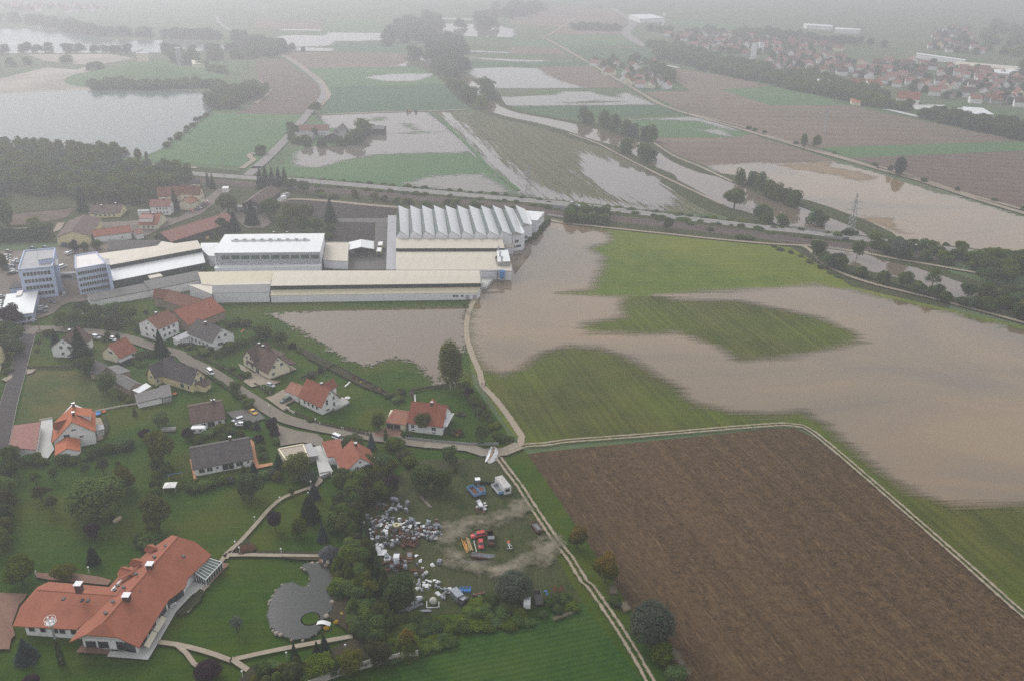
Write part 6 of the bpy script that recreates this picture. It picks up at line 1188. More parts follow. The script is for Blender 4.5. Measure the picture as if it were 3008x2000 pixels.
gnd('terrace_paving',C7((1665,180),(1745,180),(1795,290),(1790,540),(1690,580),(1660,400)),m_pave)
gnd('terrace_paving',C5((30,400),(60,400),(110,640),(80,640)),plain('orange_paving',(.42,.20,.10,1)))
gnd('terrace_paving',C5((730,170),(770,200),(800,380),(830,465),(985,440),(985,470),(800,510),(740,400)),MATS['orange_paving'])
gnd('patch',C1((420,735),(310,740),(310,795),(370,780)),m_gravel);gnd('patch',C1((20,850),(150,795),(140,840),(70,880)),m_gravel)
gnd('villa_forecourt',D1((-300,660),(290,690),(240,760),(200,800),(130,995),(160,1110),(120,1150),(100,1255),(-300,1250)),m_paver)
gnd('villa_courtyard',D1((350,470),(500,480),(780,480),(1000,510),(1140,550),(1105,600),(900,580),(500,545),(380,520)),m_paver)
gnd('villa_terrace',D1((1095,1330),(1125,1270),(1390,1290),(1640,870),(1780,730),(1880,640),(1960,560),(2120,600),(1960,700),(1800,870),(1640,1150),(1512,1362)),m_pavel)
gnd('villa_path',D1((780,1285),(835,1215),(1140,1265),(1100,1305)),m_paver)
gnd('brick_border',D1((2095,600),(2270,440),(2275,370),(2338,385),(2120,610)),m_paver)
path = lambda pts,w=1.35,m=m_pave,n='garden_path': ribbon(n,pts,w,m,step=2)
path(T(D2((0,360),(60,270),(180,170),(345,-10)),C5((960,960),(1100,850),(1240,790),(1395,735),(1500,690),(1530,620))))
path(T(D1((2300,330),(2359,250)),D2((30,310),(130,210))),1.5)
path(T(D2((60,293),(300,290),(700,298),(1010,300))),1.5)
path(T(D1((1610,1180),(1800,1205),(2000,1250),(2200,1310),(2359,1370)),D2((100,1350),(280,1470))),1.45)
path(D2((140,1355),(500,1275),(950,1190),(1340,1122)),1.45);path(D1((1810,1215),(1900,1290),(1980,1400),(2040,1440)),1.2)
path(C6((30,1380),(120,1340),(200,1260),(190,1200)),1.3)
path(D1((1900,880),(1990,780),(2080,640),(2130,600)),1.2)
c = [tuple(P(*q)) for q in D2((990,390),(1010,300),(1150,400),(1240,200),(1200,160))]
gnd('pavilion_paving',D2((985,385),(1010,300),(1060,350),(1150,345),(1200,250),(1240,200),(1240,270),(1150,370),(1060,395)),m_paver)
gnd('flower_bed',D2((190,180),(260,130),(330,190),(340,250),(230,275),(200,240)),m_bed);gnd('flower_bed',D2((350,275),(360,250),(1010,265),(1010,288)),m_bed);gnd('flower_bed',D2((610,310),(1000,315),(1000,350),(850,345),(640,325)),m_bed)
gnd('flower_bed',D1((1780,900),(1870,820),(1960,720),(2040,640),(2085,660),(2040,770),(1900,890),(1840,910)),m_bed)
gnd('flower_bed',D2((1160,360),(1300,330),(1560,600),(1720,1150),(1600,1300),(1350,1120),(1100,930),(1140,700),(1050,400)),m_bed)
gnd('flower_bed',C3((490,1010),(640,990),(1000,1040),(1240,1060),(1230,1100),(1100,1105),(990,1050)),m_bed);gnd('flower_bed',C3((1095,800),(1150,760),(1250,770),(1290,815),(1200,830)),m_bed)
gnd('flower_bed',D2((160,1600),(300,1440),(480,1380),(800,1400),(1340,1150),(1900,1290),(1040,1570)),m_bed)
gnd('flower_bed',C7((1800,180),(1860,170),(1895,350),(1800,560),(1800,350)),m_bed);gnd('flower_bed',C2((1240,480),(1300,480),(1640,640),(1700,690),(2000,860),(2352,1020),(2352,1060),(2000,930),(1600,720),(1400,620)),m_bed)
m_gr = soil('scattered_gravel',(.10,.095,.06,1),(.30,.26,.20,1),(.12,.11,.07,1),scale=.6,fine=3.5,soft=(1,1,1),amp=3.6,feather=2.6)
sheet('gravel_ring',D3((1080,1000),(1250,930),(1500,900),(1750,830),(1880,720),(1950,640),(2010,800),(1900,850),(1700,900),(1450,960),(1250,1040),(1180,1150),(1180,1250),(1280,1350),(1450,1430),(1700,1430),(1900,1380),(2080,1260),(2200,1150),(2352,1150),(2300,1280),(2150,1380),(1900,1480),(1600,1520),(1350,1480),(1150,1380),(1060,1250),(1040,1120)),m_gr,.8,margin=4)
m_bare = soil('bare_earth',(.08,.07,.045,1),(.14,.115,.085,1),soft=(1,1,1),amp=1.0,feather=.5)
for pl in (D4((1950,860),(2180,765),(2215,790),(1960,880)),D5((270,690),(340,720),(370,780),(300,780)),D5((380,870),(440,860),(480,930),(420,950)),D5((820,1290),(900,1300),(1050,1500),(1000,1560))): sheet('bare_patch',pl,m_bare,.8,margin=3)
# pond
pd = D2((810,430),(850,385),(920,372),(1040,380),(1090,430),(1130,560),(1140,700),(1130,850),(1060,930),(1020,1060),(900,1145),(730,1165),(620,1120),(500,1020),(470,920),(500,760),(560,660),(640,590),(720,570),(790,605),(850,625),(920,560),(880,470))
sheet('pond',pd,m_pond,.5,margin=2.0)
ir = MB();ic = P(*D2((912,950))[0]);vs = [(ic.x + 2.5 *math.cos(k *.3927),ic.y + 2.5 *math.sin(k *.3927),0) for k in range(16)];isl = empty('pond_island',ic,label='small round planted island in the pond',cat='island')
MB().prism([(v_[0],v_[1]) for v_ in vs],0,.85).build('bank',m_pave,isl);MB().prism([(ic.x + (v_[0] - ic.x) *.88,ic.y + (v_[1] - ic.y) *.88) for v_ in vs],.2,.95).build('planting',m_lawn,isl)
a_,q_ = P(*D2((975,965))[0],.9),P(*D2((1112,980))[0],.7);d = q_ - a_;s = Vector((d.y,-d.x,0)).normalized() *.65;br = empty('footbridge',a_.to_2d().to_3d(),label='small white arched footbridge to the pond island',cat='footbridge')
b = MB()
for i in range(6):
 f0,f1 = i / 6,(i + 1) / 6;h0,h1 = .5 *math.sin(math.pi *f0),.5 *math.sin(math.pi *f1);p0,p1 = a_ + d *f0 + Vector((0,0,h0)),a_ + d *f1 + Vector((0,0,h1));b.add([p0 - s,p1 - s,p1 + s,p0 + s] + [x_ - Vector((0,0,.15)) for x_ in (p0 - s,p1 - s,p1 + s,p0 + s)],[(0,1,2,3),(7,6,5,4),(0,4,5,1),(3,2,6,7)])
b.build('deck',m_frame,br);b = MB()
for i in range(7):
 f0 = i / 6;p0 = a_ + d *f0 + Vector((0,0,.5 *math.sin(math.pi *f0))) - s;b.cyl(p0,p0 + Vector((0,0,.9)),.04,n=4)
 if i: b.cyl(pp_,p0 + Vector((0,0,.9)),.05,n=4)
 pp_ = p0 + Vector((0,0,.9))
b.build('railing',m_darkm,br)
rk = plain('boulder_stone',(.27,.23,.19,1),var=.25,scale=1.5);rocks = []
pw = spline([Vector(p_) for p_ in PA(pd)],1.3,True)
for i,p_ in enumerate(pw):
 if R.random() < .75:
  q_ = R.uniform(.25,.5) if R.random() < .85 else R.uniform(.55,.8);m_ = MB().ball((0,0,0),q_,7,5,sz=.65);m_.v = [(x *R.uniform(.8,1.2),y *R.uniform(.8,1.2),z *R.uniform(.8,1.2)) for x,y,z in m_.v]
  o = m_.build('boulder',rk);o.location = (p_.x + R.uniform(-.4,.4),p_.y + R.uniform(-.4,.4),.5 + q_ *.3);rocks.append(tag(o,'rounded boulder in the stone rim of the garden pond','boulder','boulders around the pond'))
o = MB().ball((0,0,.5),1.3,8,6,sz=.6).build('boulder',plain('sandstone',(.42,.35,.24,1)));o.location = P(*C4((1355,1290))[0]);o.scale = (.55,1.3,1);o.rotation_euler.z = -.5;tag(o,'pale sandstone boulder lying on the lawn beside the biggest tree','boulder')
# walls and fences
def wallrun(name,px,h,w,mat,label,cat='wall',posts=0,pm=None):
 c = [Vector(p_) for p_ in PA(px)];root = empty(name,c[0].to_2d().to_3d(),label=label,cat=cat);b = MB()
 for p_,q_ in zip(c,c[1:]):
  d = q_ - p_;L = d.length;d.normalize();s = Vector((d.y,-d.x,0));b.frame(p_ - s *w / 2 + Vector((0,0,.3)),d *L,s *w,Vector((0,0,h)))
  if posts:
   for k in range(int(L / posts) + 1): c_ = p_ + d *min(L,k *posts);MB().box((c_.x,c_.y,.3 + (h + .15) / 2),(w + .12,w + .12,h + .15)).build('post',pm or mat,root)
 b.build('panel' if posts else 'wall_body',mat,root)
 return root
m_conc = plain('concrete_wall',(.36,.34,.31,1),var=.15,scale=.4,grime=(.2,.18,.15,1))
wallrun('concrete_wall',D2((900,1640),(1040,1575),(1300,1480),(1600,1400),(1850,1350),(2010,1320)),2.2,.25,m_conc,'long grey concrete panel wall at the bottom edge',posts=2.6)
m_fence = plain('fence_timber',(.10,.075,.055,1));m_lowwall = plain('pale_low_wall',(.46,.42,.36,1))
wallrun('garden_fence',C2((0,560),(240,640),(420,730),(660,870)),1.0,.06,m_fence,'dark garden fence along the street above the cream house drive','fence',2.5)
wallrun('garden_fence',C2((770,900),(880,960),(985,1030)),1.0,.06,m_fence,'short dark fence between the two driveways','fence',2.5,m_frame)
wallrun('garden_fence',C2((1240,1240),(1530,1370),(1800,1430),(2100,1500)),1.1,.06,m_fence,'fence with white posts along the street below the white house','fence',9,m_frame)
wallrun('garden_wall',C2((1105,1210),(1150,1190),(1235,1250)),.9,.2,m_lowwall,'low pale wall at the white house drive')
wallrun('garden_fence',C2((1310,840),(1560,750),(1700,690)),1.0,.06,m_fence,'fence between the gardens of cream and white house','fence',2.5)
wallrun('garden_fence',C2((1700,690),(1900,800),(2110,900),(2352,1040)),1.0,.06,m_fence,'meadow-side fence of the white house garden','fence',2.5)
wallrun('garden_fence',C3((500,480),(850,420),(1190,390),(1290,560),(1440,860)),1.0,.06,m_fence,'fence around the lawn of the hedge-side house','fence',2.5)
wallrun('garden_fence',C3((430,1140),(800,1180),(1300,1225),(1720,1220)),1.1,.05,m_metal,'thin wire fence along the gravel road','fence',3)
wallrun('garden_wall',C1((1100,1218),(1400,1160),(1760,1105)),.5,.25,m_lowwall,'thin white garden wall below the dry lawn')
wallrun('garden_fence',C1((320,718),(600,715),(850,712)),1.0,.08,m_fence,'dark fence between the two lawns at the left street','fence',3)
wallrun('garden_wall',C7((690,232),(915,190)),.8,.25,m_lowwall,'short white wall behind the concrete drive')
wallrun('garden_wall',C1((1590,1105),(1860,1050)),1.8,.2,WM['white'],'white wall in front of the grey sheds')
wallrun('retaining_wall',C5((1530,590),(1655,565),(1665,600)),1.4,.3,m_conc,'stone retaining wall under the roof terrace')
wallrun('garden_fence',D2((1420,-10),(1560,330),(1700,700),(1800,1050)),1.6,.05,m_fence,'dark boundary fence beside the conifer hedge of the scrap yard','fence',3)
wallrun('guard_rail',B4((560,870),(720,890)),.8,.3,m_pavel,'pale concrete parapet of the dirt road bridge','parapet')
wallrun('guard_rail',B4((530,790),(700,812)),2.6,.3,m_metal,'grey parapet of the railway bridge','parapet')
wallrun('guard_rail',B3((330,575),(480,595)),1.0,.3,m_pavel,'pale parapet beside the railway near the sawtooth hall','parapet')
wallrun('guard_rail',B3((380,515),(520,535)),3.2,.3,m_metal,'grey highway bridge parapet near the sawtooth hall','parapet')
wallrun('guard_rail',B4((240,700),(560,748)),2.3,.12,m_metal,'steel crash barrier on the highway river bridge','crash barrier',4)
# ------------------------------------------------------------------ flooded farm and far buildings
a2 = lambda *p: A2(p)[0];a3 = lambda *p: A3(p)[0];a4 = lambda *p: A4(p)[0]
gable('farm_building',a2(400,1140),a2(668,1138),a2(420,1190),8.6,4.6,'pink','white',label='long red-roofed building of the flooded farm by the road',cat='farm building',win=dict(a=row(4,2)))
gable('barn',a2(728,1180),a2(800,1122),a2(880,1165),11,5,'fib','dark',label='rear grey barn on the flooded farm',cat='barn')
gable('barn',a2(705,1212),a2(770,1172),a2(850,1235),9,4.5,'fib','dark',label='front grey barn on the flooded farm',cat='barn')
gable('shed',a2(362,1206),a2(532,1206),a2(358,1262),6.5,3.4,'fib','grey',label='grey shed of the flooded farm nearest the road',cat='shed')
gable('open_shed',a2(1040,1145),a2(1185,1150),a2(1070,1178),7,5,'fib','dark',label='grey open shed standing in the flood right of the farm',cat='shed')
far = []
for i,(rf,w_,L,hw,hr,he) in enumerate((('pink','white',13,5.5,9.5,5),('pink','white',12,5,9,5),('brown','white',14,5.5,10,5.5),('old','cream',15,6,10,5),('old','grey',11,5,8.5,4.2))):
 g_ = gable('house',0,0,0,hr,he,rf,w_,loc=(Vector((-L / 2,0,hr)),Vector((L / 2,0,hr)),hw,hw),label='x',oh=.4);r_ = g_.root
 far.append((r_,list(r_.children)))
fari = [0]
def farhouse(x,y,k,rz,label,group,s=1.0):
 r_,ch = far[k];c = r_.copy();COL.objects.link(c);c.location = (x,y,0);c.rotation_euler = (0,0,rz);c.scale = (s,s,s)
 for h in ch: d = h.copy();COL.objects.link(d);d.parent = c
 c['label'] = label;c['group'] = group;fari[0] += 1;return c
def village(poly,n,label,group,avoid=15,base=1.2,trees=0):
 W_ = PA(poly)[:,:2];lo,hi = W_.min(0),W_.max(0);s = [];t_ = 0
 while len(s) < n and t_ < n *80:
  t_ += 1;q = np.array([[R.uniform(lo[0],hi[0]),R.uniform(lo[1],hi[1])]])
  if sdf(q,W_)[0] > 0 and all((q[0,0] - a[0]) ** 2 + (q[0,1] - a[1]) ** 2 > avoid ** 2 for a in s): s.append((q[0,0],q[0,1]))
 for x,y in s: farhouse(x,y,R.choice((0,0,1,2,3,4)),base + R.choice((0,math.pi / 2,math.pi / 2)) + R.uniform(-.15,.15),label,group,R.uniform(.85,1.15))
 if trees: scat(poly,0,['dark','mid','dark'],(6,11),(8,13),n=trees,area=True,avoid=8,stuff='village_trees')
es = [(770,578),(830,578),(960,585),(1110,590),(1150,605),(870,638),(905,662),(1050,662),(1160,660),(1250,690),(1040,718),(1085,742),(1175,712),(1300,728),(1350,742),(1190,768),(1275,772),(1425,778),(1300,555)]
order([farhouse(*P(*a3(x,y),4)[:2],(i *3) % 5,1.1 + (0 if i % 3 else 1.57) + R.uniform(-.1,.1),'x','x',.95) for i,(x,y) in enumerate(es)],'white gabled house in the small estate amid the fields','houses of the small estate')
scat(A3((740,560),(1200,540),(1380,620),(1520,740),(1400,800),(1130,810)),['far'],['dark','mid'],(7,11),(8,13),n=34,area=True,avoid=12,stuff='estate_trees')
scat(A3((1330,640),(1400,680),(1480,760)),['far'],['dark'],(11,14),(14,18),sp=12,jit=5,stuff='estate_trees')
village(A4((0,640),(60,520),(330,480),(680,540),(900,590),(1380,580),(1880,640),(2250,700),(2340,760),(2700,900),(2800,1080),(2359,1010),(2100,960),(1950,960),(1680,930),(1420,860),(1150,790),(760,700),(450,690)),150,'white-walled red-roofed house in the large hazy village','houses of the large hazy village',15,trees=150)
village(T(A3((1430,330),(2100,340),(2359,350)),A4((650,430),(680,480),(300,470),(0,520)),A3((2359,520),(2100,520),(1800,460),(1500,400))),62,'house in the hazier village part around the church tower','houses around the church tower',16,trees=120)
village(A1((0,40),(900,50),(1000,110),(600,120),(0,90)),22,'barely visible house in the haze above the upper lake','houses above the upper lake',30,trees=40)
village(A4((1550,270),(1850,260),(1880,390),(1900,430),(2000,520),(1500,470)),22,'barely visible house in the haze behind the large village','houses behind the large village',30,trees=60)
for r_,ch in far:
 for h in ch: bpy.data.objects.remove(h)
 bpy.data.objects.remove(r_)
for pl,n in ((A3((1240,430),(1500,430),(2000,560),(2359,640),(2359,760),(2120,730),(1700,640),(1380,560)),150),(A4((0,700),(400,690),(700,790),(1000,860),(1150,930),(900,960),(600,890),(300,830),(0,760)),130),(A4((780,930),(1100,960),(1350,1010),(1100,1000)),24),
              (A4((1420,1070),(1800,1100),(2359,1190),(2900,1300),(2359,1290),(1900,1190),(1600,1120)),120),(A4((2000,200),(2359,250),(2900,300),(2900,600),(2359,560),(1950,480)),110),(A4((0,280),(100,300),(420,350),(900,400),(1100,440),(900,420),(0,380)),60),(A4((2250,720),(2359,600),(2700,700),(2500,800)),30),(A3((500,250),(1030,270),(1000,290),(600,280)),30),(A3((1200,290),(2359,380),(2359,300),(1300,260)),40)):
 scat(pl,0,['dark','dark','mid'],(8,14),(12,18),n=n,area=True,avoid=8,stuff='distant_wood')
def fslab(pts,wall,roof,label,name='distant_building',cat='building'): return slab(name,pts,wall,roof,label,cat)
gable('village_hall',a4(770,712),a4(915,720),a4(860,760),12,6,'red','white',label='large red-roofed village building, left of a pair with glass fronts',cat='building')
gable('village_hall',a4(925,725),a4(1050,725),a4(1010,760),12,6,'red','white',label='large red-roofed village building, right of a pair with glass fronts',cat='building')
gable('village_barn',a4(1210,828),a4(1420,842),a4(1380,888),13,6,'red','white',label='long white barn with red roof in front of the large village',cat='barn',win=dict(a=row(5,2.5,w=2)))
fslab(A4((470,712,9),(640,738,9),(570,760,9),(468,730,9)),'yellow',m_whiter,'pale yellow school block with white roof at the village edge')
fslab(A4((780,898,5),(875,908,5),(872,935,4),(790,925,4)),'red' if False else WM['cream'],'orange','small bright orange-roofed building at the field edge')
fslab(A4((1560,990,7),(1800,985,8),(1790,1040,8),(1600,1035,7)),'cream',m_flatg,'left part of the modern grey school complex')
s_ = fslab(A4((1800,975,8),(1980,985,8),(2085,1045,7),(1810,1038,8)),'grey',m_greyr,'right part of the modern grey school complex')
fslab(A4((1290,950,.6),(1640,960,.6),(1560,1000,.6),(1380,1000,.6)),m_pavel,m_pavel,'pale paved sports ground beside the school complex','sports_ground','sports ground')
fslab(A4((1380,482,8),(1830,545,8),(1820,552,7),(1380,492,7)),'white',m_whiter,'very long thin white hall behind the large village')
fslab(A4((1740,560,8),(2330,610,8),(2330,640,7),(1740,590,7)),'cream',m_creamr,'long beige factory hall behind the large village')
fslab(A4((2090,635,8),(2330,625,8),(2290,680,7),(2090,665,7)),'white',m_whiter,'white hall at the right behind the large village')
fslab(A4((640,252,9),(870,265,9),(860,275,8),(640,268,8)),'white',m_whiter,'faint white hall in the haze left of the far wood')
fslab(A4((350,215,9),(620,232,9),(600,245,8),(380,230,8)),'white',m_whiter,'faint white hall in the haze, farther left')
fslab(A3((1080,135,10),(1280,130,10),(1410,165,9),(1180,175,9)),'white',m_whiter,'hazy white factory by the distant highway bend')
fslab(A3((1390,125,26),(1412,125,26),(1412,130,26),(1390,130,26)),'white',m_flatw,'hazy tower block beside the distant white factory')
p = P(*a3(2278,488));ct = empty('church_tower',p,label='white church tower rising from the hazy village',cat='church tower')
loc_build(MB().box((0,0,9),(7,7,18)),'tower',WM['white'],ct);loc_build(MB().add([(-3.8,-3.8,18),(3.8,-3.8,18),(3.8,3.8,18),(-3.8,3.8,18),(0,-3,21.5),(0,3,21.5)],[(0,1,4),(1,2,5,4),(2,3,5),(3,0,4,5),(3,2,1,0)]),'roof',RM['grey'],ct)
loc_build(MB().box((0,-3.55,15),(2,.2,2)),'clock_face',m_frame,ct);gable('church',a3(2190,470),a3(2245,462),a3(2230,495),12,7,'pink','white',label='white church nave beside the church tower',cat='church')
fslab(A1((1240,475,12),(1350,475,12),(1345,490,12),(1240,490,12)),'cream',m_flatg,'square gravel works building between the two lakes','gravel_works');cv_ = MB();a_,q_ = P(*A1((1200,490))[0],4),P(*A1((1300,455))[0],14);cv_.cyl(a_,q_,1,n=5);tag(cv_.build('conveyor',m_metal),'sloping conveyor of the gravel works','conveyor')
fslab(A1((1590,435,22),(1640,432,22),(1640,440,22),(1590,442,22)),'grey',m_flatg,'tall grey silo tower between the two lakes','silo_tower','silo')
fslab(A1((1745,550,9),(1860,555,9),(1865,585,8),(1760,585,8)),'cream',m_creamr,'pale hall near the silo tower by the lakes')
fslab(A1((1130,738,4),(1210,738,4),(1215,752,3),(1140,752,3)),'cream','terra','tiny boathouse on the far lake shore','boathouse','boathouse')
# ------------------------------------------------------------------ vehicles
def paint(name,c,rough=.35): return plain('paint_' + name,c,rough=rough,spec=.5,var=.04)
PT = dict(white=paint('white',(.72,.73,.74,1)),silver=paint('silver',(.45,.47,.49,1)),black=paint('black',(.02,.02,.024,1)),red=paint('red',(.42,.03,.03,1)),dgreen=paint('dark_green',(.02,.06,.045,1)),blue=paint('dark_blue',(.03,.05,.12,1)),
 yellow=paint('yellow',(.60,.38,.06,1)),grey=paint('grey',(.13,.14,.15,1)),rust=plain('rust',(.12,.05,.03,1),var=.4,scale=2),sky=plain('faded_blue_paint',(.12,.28,.48,1),var=.2,scale=2),maroon=paint('maroon',(.16,.03,.04,1)))
m_tyre = plain('tyre_rubber',(.02,.02,.02,1));m_rim = plain('wheel_rim',(.40,.40,.40,1),metal=.6)
def loft_x(mb,secs,mi=0):
 """closed sections (x, [(y,z)...]) joined along x"""
 n = len(secs[0][1]);vs = [];fs = []
 for i,(x,pr) in enumerate(secs):
  vs += [(x,y,z) for y,z in pr]
  if i: fs += [((i - 1) *n + k,(i - 1) *n + (k + 1) % n,i *n + (k + 1) % n,i *n + k) for k in range(n)]
 fs += [tuple(range(n - 1,-1,-1)),tuple(range(len(vs) - n,len(vs)))];return mb.add(vs,fs,mi)
def car_meshes(kind):
 L,Wd = dict(hatch=(3.9,1.62),sedan=(4.4,1.72),wagon=(4.6,1.76),van=(4.8,1.85))[kind];h = L / 2;w = Wd / 2
 pr = lambda wb,z0,z1: [(-wb,z0),(wb,z0),(wb *1.03,(z0 + z1) / 2),(wb *.93,z1),(-wb *.93,z1),(-wb *1.03,(z0 + z1) / 2)]
 hd = .80 if kind != 'van' else .95
 b = loft_x(MB(),[(-h,pr(w *.86,.35,hd *.86)),(-h + .15,pr(w,.28,hd)),(-h *.4,pr(w,.25,hd + .06)),(h *.35,pr(w,.25,hd + .04)),(h - .35,pr(w *.97,.28,hd - .06)),(h,pr(w *.82,.36,hd - .22))])
 bk,rf0,rf1,ws = dict(hatch=(-h + .12,-h + .55,.25,.95),sedan=(-h + .75,-h + 1.35,.3,1.0),wagon=(-h + .1,-h + .4,.35,1.05),van=(-h + .05,-h + .2,.9,1.75))[kind]
 top = dict(hatch=1.40,sedan=1.42,wagon=1.46,van=1.78)[kind]
 g_ = loft_x(MB(),[(bk,[(-w *.90,hd),(w *.90,hd),(w *.86,hd + .05),(-w *.86,hd + .05)]),(rf0,[(-w *.92,hd),(w *.92,hd),(w *.72,top - .05),(-w *.72,top - .05)]),(rf1,[(-w *.92,hd),(w *.92,hd),(w *.72,top - .05),(-w *.72,top - .05)]),(ws,[(-w *.88,hd - .03),(w *.88,hd - .03),(w *.84,hd + .03),(-w *.84,hd + .03)])])
 r_ = MB().box(((rf0 + rf1) / 2,0,top - .02),(rf1 - rf0 + .1,w *1.5,.07))
 for s in (-1,1):
  for x in (rf0 + .05,(rf0 + rf1) / 2 + .1,rf1): r_.cyl((x,s *w *.74,top - .05),(x + (.12 if x > 0 else -.05),s *w *.93,hd),.045,n=4)
 wh = MB().cyl((0,-.1,0),(0,.1,0),.31,n=10);rm = MB().cyl((0,-.12,0),(0,.12,0),.18,n=8);hl = MB().box((0,0,0),(.1,.3,.14))
 return dict(body=b.mesh('body',PT['white'],True),windows=g_.mesh('windows',m_glass),cabin_roof=r_.mesh('cabin_roof',PT['white']),wheel=wh.mesh('wheel',m_tyre),rim=rm.mesh('rim',m_rim),headlight=hl.mesh('headlight',m_frame),dims=(h,w,hd))
CM = {k: car_meshes(k) for k in ('hatch','sedan','wagon','van')}
def inst(me,parent,name,mat=None,loc=(0,0,0),rz=0):
 o = bpy.data.objects.new(name,me);COL.objects.link(o);o.parent = parent;o.location = loc;o.rotation_euler = (0,0,rz)
 if mat: o.material_slots[0].link = 'OBJECT';o.material_slots[0].material = mat
 return o
def car(px,to,kind,col,label=None,group=None,z=.5,full=True,name='parked_car'):
 p = P(*px,z + .5);q = P(*to,z + .5);d = q - p;e = empty(name,(p.x,p.y,z),math.atan2(d.y,d.x),label=label,cat='car',group=group);m = CM[kind];h,w,hd = m['dims']
 inst(m['body'],e,'body',PT[col]);inst(m['windows'],e,'windows');inst(m['cabin_roof'],e,'cabin_roof',PT[col])
 for x in (-h *.62,h *.62):
  for s in (-1,1):
   wh = inst(m['wheel'],e,'wheel',None,(x,s *w *.92,.31))
   if full: inst(m['rim'],wh,'rim')
 if full:
  for s in (-1,1): inst(m['headlight'],e,'headlight',None,(h - .03,s *w *.6,hd - .32))
 return e
one = lambda pts: pts[0]
car(one(C2((268,755))),one(C2((330,815))),'van','white','white van driving down the village street',name='van',z=.52)
car(one(C2((758,1212))),one(C2((830,1265))),'sedan','yellow','yellow sedan parked beside the round street tree')
car(one(C2((1130,1075))),one(C2((1060,1110))),'wagon','dgreen','dark green car parked in front of the terracotta-roofed garage')
car(one(C2((580,1305))),one(C2((500,1330))),'wagon','silver','upper silver car parked in the dark drive below the yellow sedan')
car(one(C2((600,1355))),one(C2((530,1355))),'hatch','white','lower white car half hidden by bushes below the silver one')
car(one(C2((960,905))),one(C2((1010,920))),'hatch','silver','grey car at the end of the paved drive of the cream house')
car(one(C1((1110,352))),one(C1((1160,365))),'wagon','silver','silver car parked on the street behind the white gabled house')
car(one(C1((1305,372))),one(C1((1340,385))),'hatch','white','white car half hidden behind small conifers on the street')
car(one(C1((2170,430))),one(C1((2220,430))),'hatch','black','dark car beside the carport of the grey-roofed white house')
car(one(E1((700,1140))),one(E1((780,1130))),'wagon','silver','big silver car beside the low blue building, upper of two')
car(one(E1((690,1205))),one(E1((770,1200))),'wagon','grey','dark grey car beside the low blue building, lower of two')
car(one(E1((865,1045))),one(E1((920,1060))),'sedan','grey','grey car alone in front of the left office block')
car(one(E1((1055,920))),one(E1((1062,870))),'hatch','silver','small grey car parked at the office corner between the blocks')
car(one(E1((1025,470))),one(E1((1070,455))),'van','white','white van parked behind the left office block',name='van')
order([car(one(E1(a)),one(E1(b)),k,c,full=False) for a,b,k,c in (((1330,1105),(1380,1095),'hatch','white'),((1350,1145),(1400,1135),'hatch','silver'),((1370,1175),(1420,1165),'hatch','white'))],'pale car parked half under the orchard trees','cars under the orchard trees')
order([car(one(E1(a)),(one(E1(a))[0] + 8,one(E1(a))[1] - 1),k,c,full=False) for a,k,c in (((120,290),'hatch','silver'),((115,335),'hatch','silver'),((115,375),'wagon','white'),((125,405),'hatch','yellow'),((100,445),'hatch','white'),((155,448),'sedan','silver'),((190,465),'hatch','blue'),((110,500),'hatch','black'),((150,500),'sedan','dgreen'),((285,345),'hatch','black'),((290,370),'wagon','silver'),((235,400),'sedan','silver'),((225,530),'wagon','dgreen'),((240,555),'hatch','silver'),((190,575),'sedan','black'))],'car in the staff parking left of the office block','cars in the staff parking')
order([car(one(E1(a)),(one(E1(a))[0] + 8,one(E1(a))[1] - 1),k,c,full=False) for a,k,c in (((20,960),'hatch','silver'),((25,1050),'hatch','white'),((25,1090),'wagon','silver'),((15,1125),'hatch','white'),((15,1165),'hatch','white'),((5,1210),'hatch','silver'))],'car in the row at the left edge beside the low blue building','cars at the left edge')
order([car(one(E1(a)),one(E1(b)),k,c,full=False) for a,b,k,c in (((1100,250),(1060,230),'wagon','white'),((1165,230),(1125,205),'sedan','silver'),((1075,120),(1120,125),'van','blue'),((1145,130),(1180,140),'hatch','grey'),((755,155),(790,160),'hatch','blue'),((550,165),(590,165),'hatch','black'),((145,215),(190,220),'hatch','grey'))],'car parked in front of the yellow-gabled barn and hedge','cars by the yellow-gabled barn')
order([car(one(E4(a)),(one(E4(a))[0] + 9,one(E4(a))[1] + 4),k,c,full=False) for a,k,c in (((840,518),'hatch','red'),((930,482),'sedan','black'),((965,462),'hatch','silver'),((1005,442),'wagon','maroon'),((1035,420),'hatch','black'),((1060,398),'hatch','red'),((1085,380),'hatch','silver'))],'car in the row parked beside the tall farmhouse','cars beside the tall farmhouse')
order([car(one(l),one(r_),k,c,z=1.5,full=False,name='moving_car') for l,r_,k,c in ((B3((1895,642)),B3((2000,655)),'sedan','dgreen'),(B4((728,780)),B4((600,768)),'wagon','blue'),(B4((1345,850)),B4((1250,840)),'van','white'))],'car driving on the highway by the floods','cars on the highway')
car(one(E4((1075,925))),one(E4((1075,880))),'hatch','yellow','orange car parked under the long dark barn eave',full=False)
